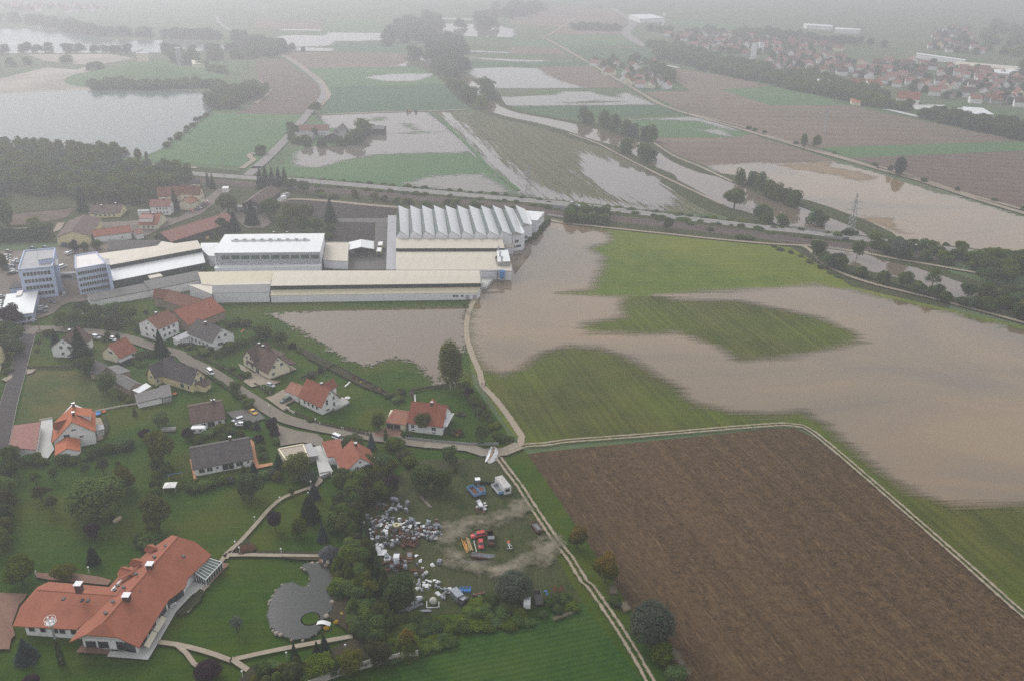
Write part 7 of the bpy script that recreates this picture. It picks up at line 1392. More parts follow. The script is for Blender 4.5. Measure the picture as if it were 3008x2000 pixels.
# truck on the highway
def box_part(root,name,c,d,mat,rz=0): return loc_build(MB().box(c,d,rz),name,mat,root)
def wheels(root,xs,w,r=.5,name='wheel'):
 for x in xs:
  for s in (-1,1): loc_build(MB().cyl((x,s *w - .14,r),(x,s *w + .14,r),r,n=10),name,m_tyre,root)
p,q = P(*one(B3((640,492))),2),P(*one(B3((520,475))),2);d = q - p;tk = empty('truck',(p.x,p.y,1.45),math.atan2(d.y,d.x),label='flatbed truck with pale cab driving on the highway',cat='truck')
b = loft_x(MB(),[(5.6,[(-1.2,.6),(1.2,.6),(1.2,3.3),(-1.2,3.3)]),(7.3,[(-1.2,.6),(1.2,.6),(1.15,3.1),(-1.15,3.1)]),(7.9,[(-1.15,.6),(1.15,.6),(1.1,1.7),(-1.1,1.7)])]);loc_build(b,'cab',PT['silver'],tk)
box_part(tk,'windscreen',(7.55,0,2.45),(.35,2.1,.9),m_glass);box_part(tk,'flatbed',(-1.8,0,1.25),(13,2.5,.3),PT['silver']);box_part(tk,'headboard',(4.6,0,2.1),(.15,2.4,1.8),m_darkm);wheels(tk,(6.7,3.2,-4,-5.4,-6.8),1.05)
# bus-like yellow delivery trucks in the yard
for (x,y),(x1,y1),lab in (((1142,850),(1155,780),'rear'),((1130,905),(1142,850),'front')):
 p,q = P(*one(B2((x,y))),2),P(*one(B2((x1,y1))),2);d = q - p;o = empty('box_truck',(p.x,p.y,.36),math.atan2(d.y,d.x),label=lab + ' white-roofed yellow box truck in the factory yard',cat='truck',group='box trucks in the factory yard')
 box_part(o,'cargo_box',(0,0,1.9),(6.6,2.4,2.5),plain('yellow_tarpaulin',(.62,.60,.22,1)));box_part(o,'box_roof',(0,0,3.2),(6.7,2.5,.12),m_frame);box_part(o,'rear_door',(-3.35,0,1.8),(.08,2.1,2.2),m_darkm);wheels(o,(-2.2,2.2),1.0)
p = P(*one(E4((1545,490))),1.5);o = empty('semi_trailer',(p.x,p.y,.4),0.0,label='grey covered trailer parked beside the large dark barn',cat='trailer');box_part(o,'cargo_box',(0,0,1.9),(7,2.4,2.4),m_flatg);wheels(o,(-2.4,-1.2,2),1.0)
# caravan
p = P(*one(C2((130,1430))),1.4);o = empty('caravan',(p.x,p.y,.5),.12,label='white caravan parked behind the brown bungalow',cat='caravan')
prof = [(-2.6,.5),(-2.75,1.2),(-2.4,2.2),(-1.9,2.45),(2.0,2.45),(2.5,2.1),(2.6,1.2),(2.4,.5)];b = MB();n_ = len(prof);b.add([(x,-1.05,z) for x,z in prof] + [(x,1.05,z) for x,z in prof],[tuple(range(n_)),tuple(range(2 *n_ - 1,n_ - 1,-1))] + [(i,n_ + i,n_ + (i + 1) % n_,(i + 1) % n_) for i in range(n_)]);loc_build(b,'body',m_frame,o)
for x in (-1.2,.9): box_part(o,'window',(x,-1.07,1.6),(.9,.06,.55),m_glass)
wheels(o,(0,),.95,.32)
# tractors at the field edge
for i,(x,y) in enumerate(((1395,1020),(1465,1018))):
 p = P(*one(A2((x,y))),1);o = empty('tractor',(p.x,p.y,.1),.1 + i *1.4,label=('orange machine standing at the flooded field edge','dark tractor standing right of the orange machine')[i],cat='tractor');c_ = (plain('orange_paint',(.5,.16,.06,1)),PT['black'])[i]
 box_part(o,'engine',(1.3,0,1.4),(2.4,1.2,1.2),c_);box_part(o,'cab',(-.8,0,2.1),(1.8,1.6,2),m_glass);box_part(o,'cab_roof',(-.8,0,3.15),(2,1.8,.15),c_);wheels(o,(-1,),1.1,.95);wheels(o,(2,),.9,.6)
# ------------------------------------------------------------------ masts, lamps, poles
def lattice(name,base,h,wb,label,arms=(),cat='pylon',zb=0,wt=.4):
 p = P(*base,zb);o = empty(name,(p.x,p.y,0),.35,label=label,cat=cat);b = MB();cr = lambda z: wb / 2 + (wt / 2 - wb / 2) *z / h;n_ = 7;zs = [h *i / n_ for i in range(n_ + 1)];C4_ = ((-1,-1),(1,-1),(1,1),(-1,1));r_ = .06 + h *.0035
 for z0_,z1_ in zip(zs,zs[1:]):
  for k in range(4):
   a_,c_ = C4_[k],C4_[(k + 1) % 4];b.cyl((a_[0] *cr(z0_),a_[1] *cr(z0_),z0_),(a_[0] *cr(z1_),a_[1] *cr(z1_),z1_),r_,n=4,cap=False)
   b.cyl((a_[0] *cr(z0_),a_[1] *cr(z0_),z0_),(c_[0] *cr(z1_),c_[1] *cr(z1_),z1_),r_ *.6,n=4,cap=False);b.cyl((c_[0] *cr(z0_),c_[1] *cr(z0_),z0_),(a_[0] *cr(z1_),a_[1] *cr(z1_),z1_),r_ *.6,n=4,cap=False)
 loc_build(b,'lattice_tower',m_metal,o)
 for z,L in arms:
  b = MB()
  for s in (-1,1): b.cyl((0,0,z + .5),(s *L,0,z),r_,n=4).cyl((0,0,z - .4),(s *L,0,z),r_,n=4).cyl((s *L,0,z),(s *L,0,z - 1),.08,n=4).cyl((s *L *.5,0,z),(s *L *.5,0,z - 1),.08,n=4)
  loc_build(b,'crossarm',m_metal,o)
 return o
lattice('power_pylon',one(B4((780,702))),23,3.6,'tall steel power pylon standing at the edge of the brown flood',((17.5,5),(13.5,6)))
lattice('power_pylon',one(B3((160,400))),22,3.4,'faint power pylon in the flooded crop field behind the sawtooth hall',((17,4.5),(13,5.5)))
lattice('power_pylon',one(A4((537,1215))),24,3.6,'faint power pylon in the bare field below the large village',((19,4),(15,5)))
lattice('floodlight_mast',one(B1((2056,290))),20,1.6,'thin lattice mast beside the white box garage',cat='mast',wt=.8)
gal = [one(B3((660,545))),one(B3((813,556))),one(B3((1675,690))),one(B4((238,790))),one(B2((1335,410))),one(B2((530,335))),one(B2((2080,465))),one(B1((1400,190))),one(B2((600,320)))]
ps = []
for x,y in gal:
 p = P(x,y,0);o = empty('catenary_pole',(p.x,p.y,0),.0,cat='pole');loc_build(MB().cyl((0,0,0),(0,0,9),.16,.10,6),'pole_shaft',m_metal,o);loc_build(MB().cyl((0,0,7.6),(0,3.2,8),.06,n=4).cyl((0,0,6.8),(0,3.0,7.4),.05,n=4),'bracket',m_metal,o);ps.append(o)
order(ps,'grey railway pole with bracket along the tracks','railway poles')
p = P(*one(C1((478,368))));o = empty('utility_pole',p,label='leaning tall wooden pole at the street junction',cat='pole');loc_build(MB().cyl((0,0,0),(0,0,9),.17,.12,7),'pole_shaft',m_wood,o);loc_build(MB().cyl((0,0,8.6),(-2.4,0,8.9),.06,n=4).box((-2.6,0,8.9),(.8,.25,.12)),'lamp_arm',m_metal,o)
# mast with ring antennas beside the villa
p = P(*one(D1((630,1380))));o = empty('antenna_mast',p,label='tall grey mast with ring platform and ivy beside the villa',cat='mast')
loc_build(MB().cyl((0,0,0),(0,0,13),.34,.24,8),'mast_shaft',m_metal,o);b = MB()
for k in range(16): a_,c_ = k *.3927,(k + 1) *.3927;b.cyl((1.25 *math.cos(a_),1.25 *math.sin(a_),13),(1.25 *math.cos(c_),1.25 *math.sin(c_),13),.06,n=4).cyl((1.25 *math.cos(a_),1.25 *math.sin(a_),14),(1.25 *math.cos(c_),1.25 *math.sin(c_),14),.05,n=4)
for k in range(4): a_ = k *1.57;b.cyl((0,0,13),(1.25 *math.cos(a_),1.25 *math.sin(a_),13),.05,n=4)
loc_build(b,'ring_platform',m_frame,o);loc_build(MB().cyl((0,0,12.4),(0,0,12.9),.9,1.0,10).cyl((-.4,0,13),(-.4,0,14.4),.2,n=6).cyl((.5,.3,13),(.5,.3,14.2),.2,n=6),'antenna_drum',m_frame,o)
rn = np.random.RandomState(4);n_ = 900;z = rn.uniform(0,8,n_);th = rn.uniform(0,6.28,n_);rr = .45 + .35 *(1 - z / 8) *rn.uniform(.4,1.3,n_);pts = np.stack([rr *np.cos(th),rr *np.sin(th),z],1);u = rn.normal(size=(n_,3)) *.13;v = rn.normal(size=(n_,3)) *.13
iv = bpy.data.objects.new('ivy',quads('ivy',np.stack([pts - u,pts + v,pts + u,pts - v],1).reshape(-1,3)));COL.objects.link(iv);iv.parent = o;iv.material_slots[0].link = 'OBJECT';iv.material_slots[0].material = LM['dark']
ls = []
for q in (one(D2((148,215))),one(D2((192,275))),one(D2((616,290))),one(C5((785,1135))),one(C5((1072,905))),one(C5((1400,850))),one(C5((1430,720))),one(D2((673,1355))),one(D2((222,1545))),one(D1((915,480))),one(D1((382,520))),one(D2((1270,1275)))):
 p = P(*q);o = empty('garden_lamp',(p.x,p.y,.4),cat='lamp');loc_build(MB().cyl((0,0,0),(0,0,2.1),.06,.05,6),'post',m_frame,o);loc_build(MB().ball((0,0,2.3),.26,8,6),'globe',m_frame,o,);ls.append(o)
order(ls,'white globe lamp on a slim post in the villa garden','garden globe lamps')
for q,lab in ((one(C2((957,1290))),'slim street lamp at the bend above the paved forecourt'),(one(C2((1490,1450))),'slim street lamp beside the forecourt corner'),(one(C1((980,215))),'street lamp under the orchard trees')):
 p = P(*q);o = empty('street_lamp',p,label=lab,cat='street lamp');loc_build(MB().cyl((0,0,0),(0,0,5.6),.09,.06,6),'post',m_metal,o);loc_build(MB().cyl((0,0,5.5),(0,0,5.9),.3,.12,8),'lamp_head',m_frame,o)
# ------------------------------------------------------------------ garden things
p = P(*one(C4((1958,880))),2.2);o = empty('garden_tent',(p.x,p.y,.4),.12,label='white pop-up tent at the lawn corner below the swing',cat='tent');loc_build(MB().add([(-1.9,-1.6,1.9),(1.9,-1.6,1.9),(1.9,1.6,1.9),(-1.9,1.6,1.9),(0,0,2.7)],[(0,1,4),(1,2,4),(2,3,4),(3,0,4)]),'canopy',plain('white_canvas',(.75,.74,.70,1),grime=(.66,.64,.6,1)),o)
for x in (-1.8,1.8):
 for y in (-1.5,1.5): loc_build(MB().cyl((x,y,0),(x,y,1.9),.04,n=5),'leg',m_frame,o)
a_,c_ = P(*one(C4((1920,765))),2.2),P(*one(C4((2100,732))),2.2);o = empty('swing_set',a_.to_2d().to_3d(),label='swing frame with blue top bar and yellow legs',cat='swing');MB().cyl(a_,c_,.09,n=6).build('top_bar',m_blue,o)
for t_ in (a_.lerp(c_,.12),a_.lerp(c_,.97)):
 for s in (-.8,.8): MB().cyl(t_,(t_.x,t_.y + s,.4),.06,n=5).build('leg',plain('yellow_tube',(.45,.34,.08,1)),o)
for t_ in (.4,.65): m_ = a_.lerp(c_,t_);MB().cyl(m_,(m_.x,m_.y,1),.02,n=4).box((m_.x,m_.y,.95),(.45,.2,.05)).build('swing_seat',PT['red'],o)
for q,h1,lab,mm in ((C2((1815,920),(1875,865)),1.6,'white slide on the lawn of the bright white house',m_frame),(C2((615,300),(655,265)),1.5,'orange slide beside the grey-roofed white house',plain('orange_plastic',(.5,.13,.05,1)))):
 a_,c_ = P(*q[0],.5),P(*q[1],h1);o = empty('slide',a_.to_2d().to_3d(),label=lab,cat='slide');d = c_ - a_;s = Vector((d.y,-d.x,0)).normalized() *.3;MB().frame(a_ - s,d,s *2,Vector((0,0,.06))).build('chute',mm,o);MB().cyl(c_ - s,(c_.x - s.x,c_.y - s.y,.4),.05,n=5).cyl(c_ + s,(c_.x + s.x,c_.y + s.y,.4),.05,n=5).build('ladder',m_wood,o)
for q,r_,col,lab in ((C4((1200,48)),.75,'orange','orange round paddling pool on the lawn behind the orange-roofed house'),(C1((2010,1018)),.8,'orange','orange round sandpit below the pale yellow house'),(C4((1118,72)),1.3,'blue','blue paddling pool behind the orange-roofed house')):
 p = P(*one(q));b = MB();cc = plain('orange_plastic',(.55,.2,.08,1)) if col == 'orange' else m_blue;n_ = 14
 ring = lambda rr,z: [(rr *math.cos(6.2832 *k / n_),rr *math.sin(6.2832 *k / n_),z) for k in range(n_)]
 b.add(ring(r_,0) + ring(r_ *1.08,.3) + ring(r_ *.85,.3) + ring(r_ *.8,.1),[(j *n_ + k,j *n_ + (k + 1) % n_,(j + 1) *n_ + (k + 1) % n_,(j + 1) *n_ + k) for j in range(3) for k in range(n_)] + [tuple(3 *n_ + k for k in range(n_))]);o = b.build('paddling_pool',cc);o.location = (p.x,p.y,.5);tag(o,lab,'paddling pool')
p = P(*one(C4((1940,235))),.8);o = empty('cold_frame',(p.x,p.y,.4),.1,label='grey glazed cold frame beside the round fruit tree',cat='cold frame');loc_build(MB().box((0,0,.4),(5,1.8,.8)),'box_body',m_conc,o)
for k in range(5): loc_build(MB().box((-2 + k,0,.84),(.88,1.6,.06)),'pane',m_plast,o)
for q,lab in ((C6((440,640)),'white van roof showing behind the red outbuilding'),): car(one(q),(one(q)[0] + 9,one(q)[1] + 4),'van','white',lab,name='van')
for q,lab,col in ((C6((970,925)),'white parasol at the right side of the two-tone-roofed house',m_frame),(C2((1845,1050)),'white parasol on the terrace of the bright white house',m_frame)):
 p = P(*one(q),2.2);o = empty('parasol',(p.x,p.y,.4),label=lab,cat='parasol');loc_build(MB().cyl((0,0,1.9),(0,0,2.4),1.1,.05,8),'canopy',col,o);loc_build(MB().cyl((0,0,0),(0,0,2.3),.04,n=5),'pole',m_frame,o)
p = P(*one(C3((515,540))),1);o = empty('playhouse',(p.x,p.y,.4),.1,label='small wooden play tower on the hedge-side lawn',cat='playhouse');loc_build(MB().box((0,0,1.6),(1.4,1.4,1.2)),'cabin',m_wood,o);loc_build(MB().add([(-.9,-.9,2.2),(.9,-.9,2.2),(.9,.9,2.2),(-.9,.9,2.2),(-.9,0,2.9),(.9,0,2.9)],[(0,1,5,4),(2,3,4,5),(1,2,5),(3,0,4)]),'roof',RM['grey'],o)
for x in (-.6,.6):
 for y in (-.6,.6): loc_build(MB().cyl((x,y,0),(x,y,1.1),.07,n=5),'leg',m_wood,o)
a_,c_ = P(*one(C3((565,610))),.5),P(*one(C3((558,510))),1.8);d = c_ - a_;s = Vector((.3,0,0));tag(MB().frame(a_ - s,d,s *2,Vector((0,0,.06))).build('slide',m_frame),'long white slide leaning beside the play tower','slide')
tb = empty('garden_table',P(*one(D1((1770,810)))) + Vector((0,0,.5)),label='round white garden table on the villa terrace',cat='table');loc_build(MB().cyl((0,0,.7),(0,0,.75),.6,n=12),'tabletop',m_frame,tb);loc_build(MB().cyl((0,0,0),(0,0,.7),.06,n=6),'leg',m_frame,tb);chs = []
for x,y in ((1745,800),(1800,800),(1755,835),(1730,825)):
 p = P(*one(D1((x,y))));o = empty('garden_chair',(p.x,p.y,.5),x *.3,cat='chair');loc_build(MB().box((0,0,.42),(.5,.5,.05)),'seat',m_frame,o);loc_build(MB().box((-.24,0,.7),(.05,.5,.55)),'backrest',m_frame,o)
 for sx in (-.2,.2):
  for sy in (-.2,.2): loc_build(MB().cyl((sx,sy,0),(sx,sy,.4),.025,n=4),'leg',m_frame,o)
 chs.append(o)
order(chs,'white garden chair around the table on the villa terrace','garden chairs')
fl = []
for q in ((1230,875),(1290,900),(1330,855),(1360,850),(1175,955),(1070,1015),(1410,528)): fl.append(tree('ball',one(D2(q)),.9,1.7,'flower',name='flowering_shrub',cat='shrub'))
order(fl,'low shrub with yellow orange blossoms right of the pond','yellow flowering shrubs by the pond')
order([tree('bush',one(D2((x,y))),.7,1.3,m_,name='flowering_plant',cat='flowering plant') for x,y,m_ in [(380 + 62 *i,266,('red','mid','flower','silver','red')[i % 5]) for i in range(11)]],'flowering plant in the bed above the pavilion path','plants above the pavilion path')
tree('bush',one(D2((250,210))),1.6,6,'red','reddish rose bed bush at the garden path fork',name='rose_bed',cat='rose bed')
for q,lab in ((C2((2215,950)),'yellow flowering shrub on the meadow fence of the white house'),(C2((1998,875)),'smaller yellow flowering shrub on the same meadow fence'),(C3((1150,1075)),'yellow flowering shrub in the bed beside the hedge-side house')): tree('ball',one(q),1,1.6,'flower',lab,name='flowering_shrub',cat='shrub')
# ------------------------------------------------------------------ people on the track
def person(q,rz,top,leg,label,h=1.75,stride=.25):
 p = P(*q,.9);root = empty('person',(p.x,p.y,.42),rz,label=label,cat='person');k = h / 1.75
 J = dict(pel=(0,0,.95),ch=(0,0,1.32),nk=(.01,0,1.50),hd=(.02,0,1.66),ls=(0,.19,1.42),le=(-.08,.26,1.15),lh=(.10,.27,.90),rs=(0,-.19,1.42),re=(-.05,-.26,1.15),rh=(.08,-.27,.88),lt=(0,.10,.93),lk=(stride *.6,.11,.50),lf=(stride *.5,.11,.06),lo=(stride *.5 + .18,.12,.03),rt=(0,-.10,.93),rk=(-stride *.2,-.11,.50),rf=(-stride,-.11,.08),ro=(-stride + .17,-.12,.03))
 def skin(nm,keys,edges,rad,mat):
  me = bpy.data.meshes.new(nm);me.from_pydata([tuple(c *k for c in J[a]) for a in keys],[(keys.index(a),keys.index(b)) for a,b in edges],[]);me.materials.append(mat);o = bpy.data.objects.new(nm,me);COL.objects.link(o);o.parent = root
  m = o.modifiers.new('s','SKIN');me.skin_vertices or 0
  for i,a in enumerate(keys): me.skin_vertices[0].data[i].radius = (rad[a] *k,rad[a] *k)
  me.skin_vertices[0].data[0].use_root = True;s_ = o.modifiers.new('d','SUBSURF');s_.levels = 1;s_.render_levels = 1;return o
 R_ = dict(pel=.13,ch=.15,nk=.055,hd=.105,ls=.06,le=.045,lh=.035,rs=.06,re=.045,rh=.035,lt=.09,lk=.06,lf=.04,lo=.04,rt=.09,rk=.06,rf=.04,ro=.04)
 def build(nm,keys,E,mat,g):
  bm = bmesh.new();sk = bm.verts.layers.skin.verify();vs = [bm.verts.new(tuple(c *k for c in J[a])) for a in keys]
  for i,a in enumerate(keys): vs[i][sk].radius = (R_[a] *k *g,) *2;vs[i][sk].use_root = (i == 0)
  for a,b_ in E: bm.edges.new((vs[keys.index(a)],vs[keys.index(b_)]))
  me = bpy.data.meshes.new(nm);bm.to_mesh(me);bm.free();me.materials.append(mat);o = bpy.data.objects.new(nm,me);COL.objects.link(o);o.parent = root;o.modifiers.new('s','SKIN');s_ = o.modifiers.new('d','SUBSURF');s_.levels = 1;s_.render_levels = 1;return o
 arms = [('ch','ls'),('ls','le'),('le','lh'),('ch','rs'),('rs','re'),('re','rh')];legs = [('pel','lt'),('lt','lk'),('lk','lf'),('lf','lo'),('pel','rt'),('rt','rk'),('rk','rf'),('rf','ro')]
 build('body',list(J),[('pel','ch'),('ch','nk'),('nk','hd')] + arms + legs,plain('skin',(.45,.28,.2,1)),1.0)
 build('jacket',['pel','ch','ls','le','rs','re'],[('pel','ch'),('ch','ls'),('ls','le'),('ch','rs'),('rs','re')],top,1.15);build('trousers',['pel','lt','lk','lf','rt','rk','rf'],[e_ for e_ in legs if e_[1][1] != 'o'],leg,1.15)
 loc_build(MB().ball((-.015 *k,0,1.71 *k),.118 *k,8,6),'hair',m_darkm,root)
m_jk,m_jr = plain('dark_jacket',(.02,.02,.03,1)),plain('red_jacket',(.14,.03,.03,1));m_tr = plain('dark_trousers',(.02,.022,.03,1))
person(one(C3((1491,378))),1.2,m_jr,m_tr,'person in dark red jacket walking left on the track');person(one(C3((1540,372))),1.4,m_jk,m_tr,'tall person in dark clothes walking farthest up the track');person(one(C3((1529,395))),1.3,m_jk,m_tr,'smaller person in dark clothes nearest on the track',1.45)
person(one(C6((615,530))),.2,m_jr,m_tr,'person in red jacket beside the street fence')
# ------------------------------------------------------------------ scrap yard
m_zinc = plain('zinc_sheet',(.25,.27,.30,1),rough=.6,metal=.2,var=.25,scale=1.5,grime=(.17,.17,.18,1));m_wsheet = plain('white_sheet_metal',(.60,.61,.62,1),rough=.6,grime=(.35,.34,.32,1));m_rust = PT['rust'];m_dz = plain('dull_grey_metal',(.15,.16,.17,1),rough=.6,var=.3,scale=2)
def sm(nm,b,m): return b.mesh(nm,m)
def cabinet(w,d,h):
 b = MB().box((0,0,h / 2),(w,d,h));b.box((0,-d / 2 - .02,h / 2),(w *.86,.05,h *.86),mi=1).box((w *.3,-d / 2 - .06,h *.6),(.05,.06,.25),mi=1).box((0,0,h + .03),(w *.5,d *.5,.08),mi=1);return b.mesh('scrap_cabinet',[m_zinc,m_dz])
def elbow(r_,L):
 b = MB().cyl((0,0,r_),(L,0,r_),r_,n=10);b.cyl((L,0,r_),(L + r_ *.9,r_ *.9,r_),r_,n=10).cyl((L + r_ *.9,r_ *.9,r_),(L + r_ *.9,r_ *.9 + L *.6,r_),r_,n=10);return b.mesh('duct',m_zinc)
def sheetbent(w,h):
 b = MB().add([(-w,-h,0),(w,-h,.05),(w *.9,h *.2,.5),(-w,h *.1,.35),(w *.6,h,.2),(-w *.8,h *.9,.1)],[(0,1,2,3),(3,2,4,5)]);b.add([(x,y,z - .04) for x,y,z in b.v],[(3,2,1,0),(5,4,2,3)]);return b.mesh('bent_sheet',m_wsheet)
def frame3(w,d,h,m,nm='metal_frame'):
 b = MB();c_ = [(x *w / 2,y *d / 2) for x,y in ((-1,-1),(1,-1),(1,1),(-1,1))]
 for i in range(4):
  a_,q_ = c_[i],c_[(i + 1) % 4];b.cyl((*a_,0),(*a_,h),.07,n=4)
  for z in (.06,h): b.cyl((*a_,z),(*q_,z),.06,n=4)
 b.cyl((*c_[0],0),(*c_[2],h),.05,n=4).box((0,0,h *.4),(w *.8,d *.7,.12));return b.mesh(nm,m)
def bin_(w,h):
 b = MB();n_ = 12;ring = lambda r_,z: [(r_ *math.cos(6.2832 *k / n_),r_ *math.sin(6.2832 *k / n_),z) for k in range(n_)]
 b.add(ring(w,0) + ring(w,h) + ring(w *.9,h) + ring(w *.85,h *.2),[(j *n_ + k,j *n_ + (k + 1) % n_,(j + 1) *n_ + (k + 1) % n_,(j + 1) *n_ + k) for j in range(3) for k in range(n_)] + [tuple(3 *n_ + k for k in range(n_))]);return b.mesh('drum',m_dz)
def beams(n_,L,m,nm='beam_bundle',rnd=.12):
 b = MB();rr = random.Random(n_)
 for i in range(n_): b.box((rr.uniform(-.3,.3),(i % 4) *.28 + rr.uniform(-rnd,rnd),.12 + (i // 4) *.22),(L *rr.uniform(.8,1.05),.16,.16),rr.uniform(-.06,.06))
 return b.mesh(nm,m)
JK = dict(cab=[cabinet(1.3,1.0,1.6),cabinet(1.0,.8,1.2),cabinet(1.7,1.2,1.1),cabinet(.9,.9,1.9)],duct=[elbow(.42,1.6),elbow(.3,1.2),elbow(.55,1.1)],sheet=[sheetbent(.8,1.1),sheetbent(1.2,.8),sheetbent(.6,.7)],rust=[frame3(1.6,1.1,1.2,m_rust),frame3(1.1,1.1,1.6,m_rust),frame3(2.2,1.2,.8,m_rust)],drum=[bin_(.5,.9),bin_(.7,.7)],beam=[beams(4,3.2,m_zinc),beams(6,2.4,m_rust)])
def junk(poly,n,mix,desc,group,avoid=1.0,pile=.5,s=(.8,1.2)):
 W_ = PA(poly)[:,:2];lo,hi = W_.min(0),W_.max(0);out = [];sp = [];t_ = 0
 while len(out) < n and t_ < n *60:
  t_ += 1;q = np.array([[R.uniform(lo[0],hi[0]),R.uniform(lo[1],hi[1])]])
  if sdf(q,W_)[0] < 0 or any((q[0,0] - a[0]) ** 2 + (q[0,1] - a[1]) ** 2 < avoid ** 2 for a in sp): continue
  sp.append(q[0]);k = R.choice(mix);me = R.choice(JK[k]);o = bpy.data.objects.new(me.name.split('.')[0],me);COL.objects.link(o)
  tilt = R.choice((0,0,.3,1.2,1.57)) if k in ('cab','drum','duct') else R.uniform(-.25,.25)
  o.location = (q[0,0],q[0,1],.1 + (R.uniform(0,pile) if tilt < 1 else .5));o.rotation_euler = (tilt *R.choice((-1,1)),R.uniform(-.2,.2),R.uniform(0,6.28));f_ = R.uniform(*s);o.scale = (f_,f_,f_)
  if k in ('cab','duct') and R.random() < .45: o.material_slots[0].link = 'OBJECT';o.material_slots[0].material = R.choice((m_wsheet,m_zinc,m_dz,m_dz,m_dz,m_rust))
  tag(o,desc % {'scrap_cabinet': 'metal cabinet','duct': 'duct piece','bent_sheet': 'bent white sheet','metal_frame': 'rusty frame','drum': 'metal drum','beam_bundle': 'bundle of metal beams'}[o.name.split('.')[0]],'scrap metal',group);out.append(o)
junk(D3((90,880),(260,850),(450,860),(480,900),(640,870),(720,880),(760,950),(900,950),(1040,930),(1050,1010),(1010,1120),(700,1140),(560,1200),(420,1200),(140,1150)),165,['cab','cab','duct','sheet','drum','rust','cab'],'%s in the big scrap heap','pieces of the big scrap heap',.66,.5,(.4,.9))
junk(D3((550,1080),(710,1080),(720,1200),(560,1210)),10,['rust'],'%s at the lower edge of the big scrap heap','rusty frames in the big heap',1.2,.3)
junk(D3((360,1330),(590,1340),(580,1470),(380,1500)),20,['rust','cab','beam','drum'],'%s in the rusty heap below the big scrap heap','pieces of the rusty heap',1.1)
junk(D4((340,430),(500,400),(660,430),(640,480),(480,510),(350,510)),20,['duct','sheet','sheet','cab'],'small %s in the white heap near the dark tree','pieces of the white heap',.8,.3,(.4,.7))
junk(D3((480,690),(620,690),(620,830),(340,840),(350,790)),9,['beam','duct','cab','sheet'],'%s above the big scrap heap','scrap above the big heap',1.4,.2)
junk(D3((220,1180),(340,1180),(350,1290),(230,1300)),7,['beam','sheet'],'%s lying in grass left of the rusty heap','beams left of the rusty heap',1.2,.1)
junk(D4((330,560),(420,590),(400,690),(260,750),(240,720)),9,['beam','duct','sheet'],'%s beside the beams at the dark tree','scrap beside the dark tree',1.0,.2)
junk(D3((700,1290),(850,1400),(960,1360),(1000,1400),(900,1420),(740,1480)),9,['rust','sheet','drum','cab'],'%s scattered below the heap on open grass','scattered scrap on the grass',1.8,.1,(.6,.9))
junk(D4((300,300),(480,320),(470,400),(330,340)),7,['cab','rust'],'%s between the rusty heap and the white heap','scrap between the heaps',1.2,.2,(.6,.9))
junk(D4((640,500),(780,500),(740,600),(600,600)),6,['sheet','duct','rust'],'%s left of the old grey van body','scrap left of the old van body',1.2,.2,(.7,.9))
junk(D3((1380,730),(1540,690),(1530,800),(1400,830)),8,['sheet','rust','sheet'],'%s at the end of the loaded cart','scrap behind the cart',1.0,.3,(.6,.9))
junk(D3((250,700),(460,700),(360,780),(240,760)),6,['rust','beam'],'%s at the hedge above the big heap','scrap by the upper hedge',1.6,.1,(.6,.9))
d3,d4 = (lambda *p: D3(p)[0]),(lambda *p: D4(p)[0])
def at(name,a,b_,label,cat,z=.1,up=0.6):
 p,q = P(*a,up),P(*b_,up);d = q - p;return empty(name,(p.x,p.y,z),math.atan2(d.y,d.x),label=label,cat=cat)
def car2(a,b_,col,lab,kind='hatch'): return car(a,b_,kind,col,lab,z=.15,name='scrap_car')
car2(d3(1428,1060),d3(1360,1075),'red','red car without number plate, upper one in the scrap yard','wagon');car2(d3(1460,1165),d3(1470,1240),'red','smaller red car parked below the upper red one')
def tray(o,L,W_,h,hw,mat,floor,z0=.9):
 for nm,c_,d_ in (('side_board',(0,-W_ / 2,z0 + h / 2),(L,.08,h)),('side_board',(0,W_ / 2,z0 + h / 2),(L,.08,h)),('end_board',(-L / 2,0,z0 + h / 2),(.08,W_ - .1,h)),('end_board',(L / 2,0,z0 + h / 2),(.08,W_ - .1,h))): box_part(o,nm,c_,d_,mat)
 box_part(o,'floor',(0,0,z0 - .05),(L,W_,.1),floor)
o = at('tipper_trailer',d3(1380,575),d3(1440,640),'blue open tipper trailer with rusty floor','trailer');tray(o,5.2,2.3,.9,0,PT['sky'],m_rust);wheels(o,(-1.6,1.4),1.0,.45)
o = at('skip_box',d3(1470,560),d3(1500,620),'rusty blue skip beside the blue tipper trailer','skip');tray(o,2.6,2.0,1.4,0,PT['sky'],m_rust,.2);box_part(o,'load',(0,0,1.2),(2.3,1.7,.5),m_rust)
o = at('old_tractor',d3(1425,480),d3(1440,540),'dark old tractor with a white roof above the blue trailer','tractor');box_part(o,'engine',(1.1,0,1),(2,.9,.8),m_darkm);box_part(o,'cab',(-.5,0,1.6),(1.3,1.4,1.3),m_dz);box_part(o,'cab_roof',(-.5,0,2.35),(1.6,1.7,.12),m_frame);wheels(o,(-.8,),.9,.75);wheels(o,(1.7,),.75,.42)
for k in range(5):
 p = P(*d3(1475 + 30 *k,455 + 3 *k),.5);o = MB().cyl((0,-.2,.5),(0,.2,.5),.5,n=12).cyl((0,-.22,.5),(0,.22,.5),.25,n=8).build('tyre',m_tyre);o.location = (p.x,p.y,.1);o.rotation_euler.z = .3 + k;tag(o,'old tyre in the row behind the tractor','tyre','old tyres')
o = at('site_cabin',d3(1715,455),d3(1800,560),'white site cabin with ribbed roof at the track','cabin',up=2.5);box_part(o,'body',(0,0,1.4),(7,2.6,2.5),m_wsheet);b = MB()
for i in range(12): b.box((-3.2 + i *.58,0,2.74),(.3,2.62,.08))
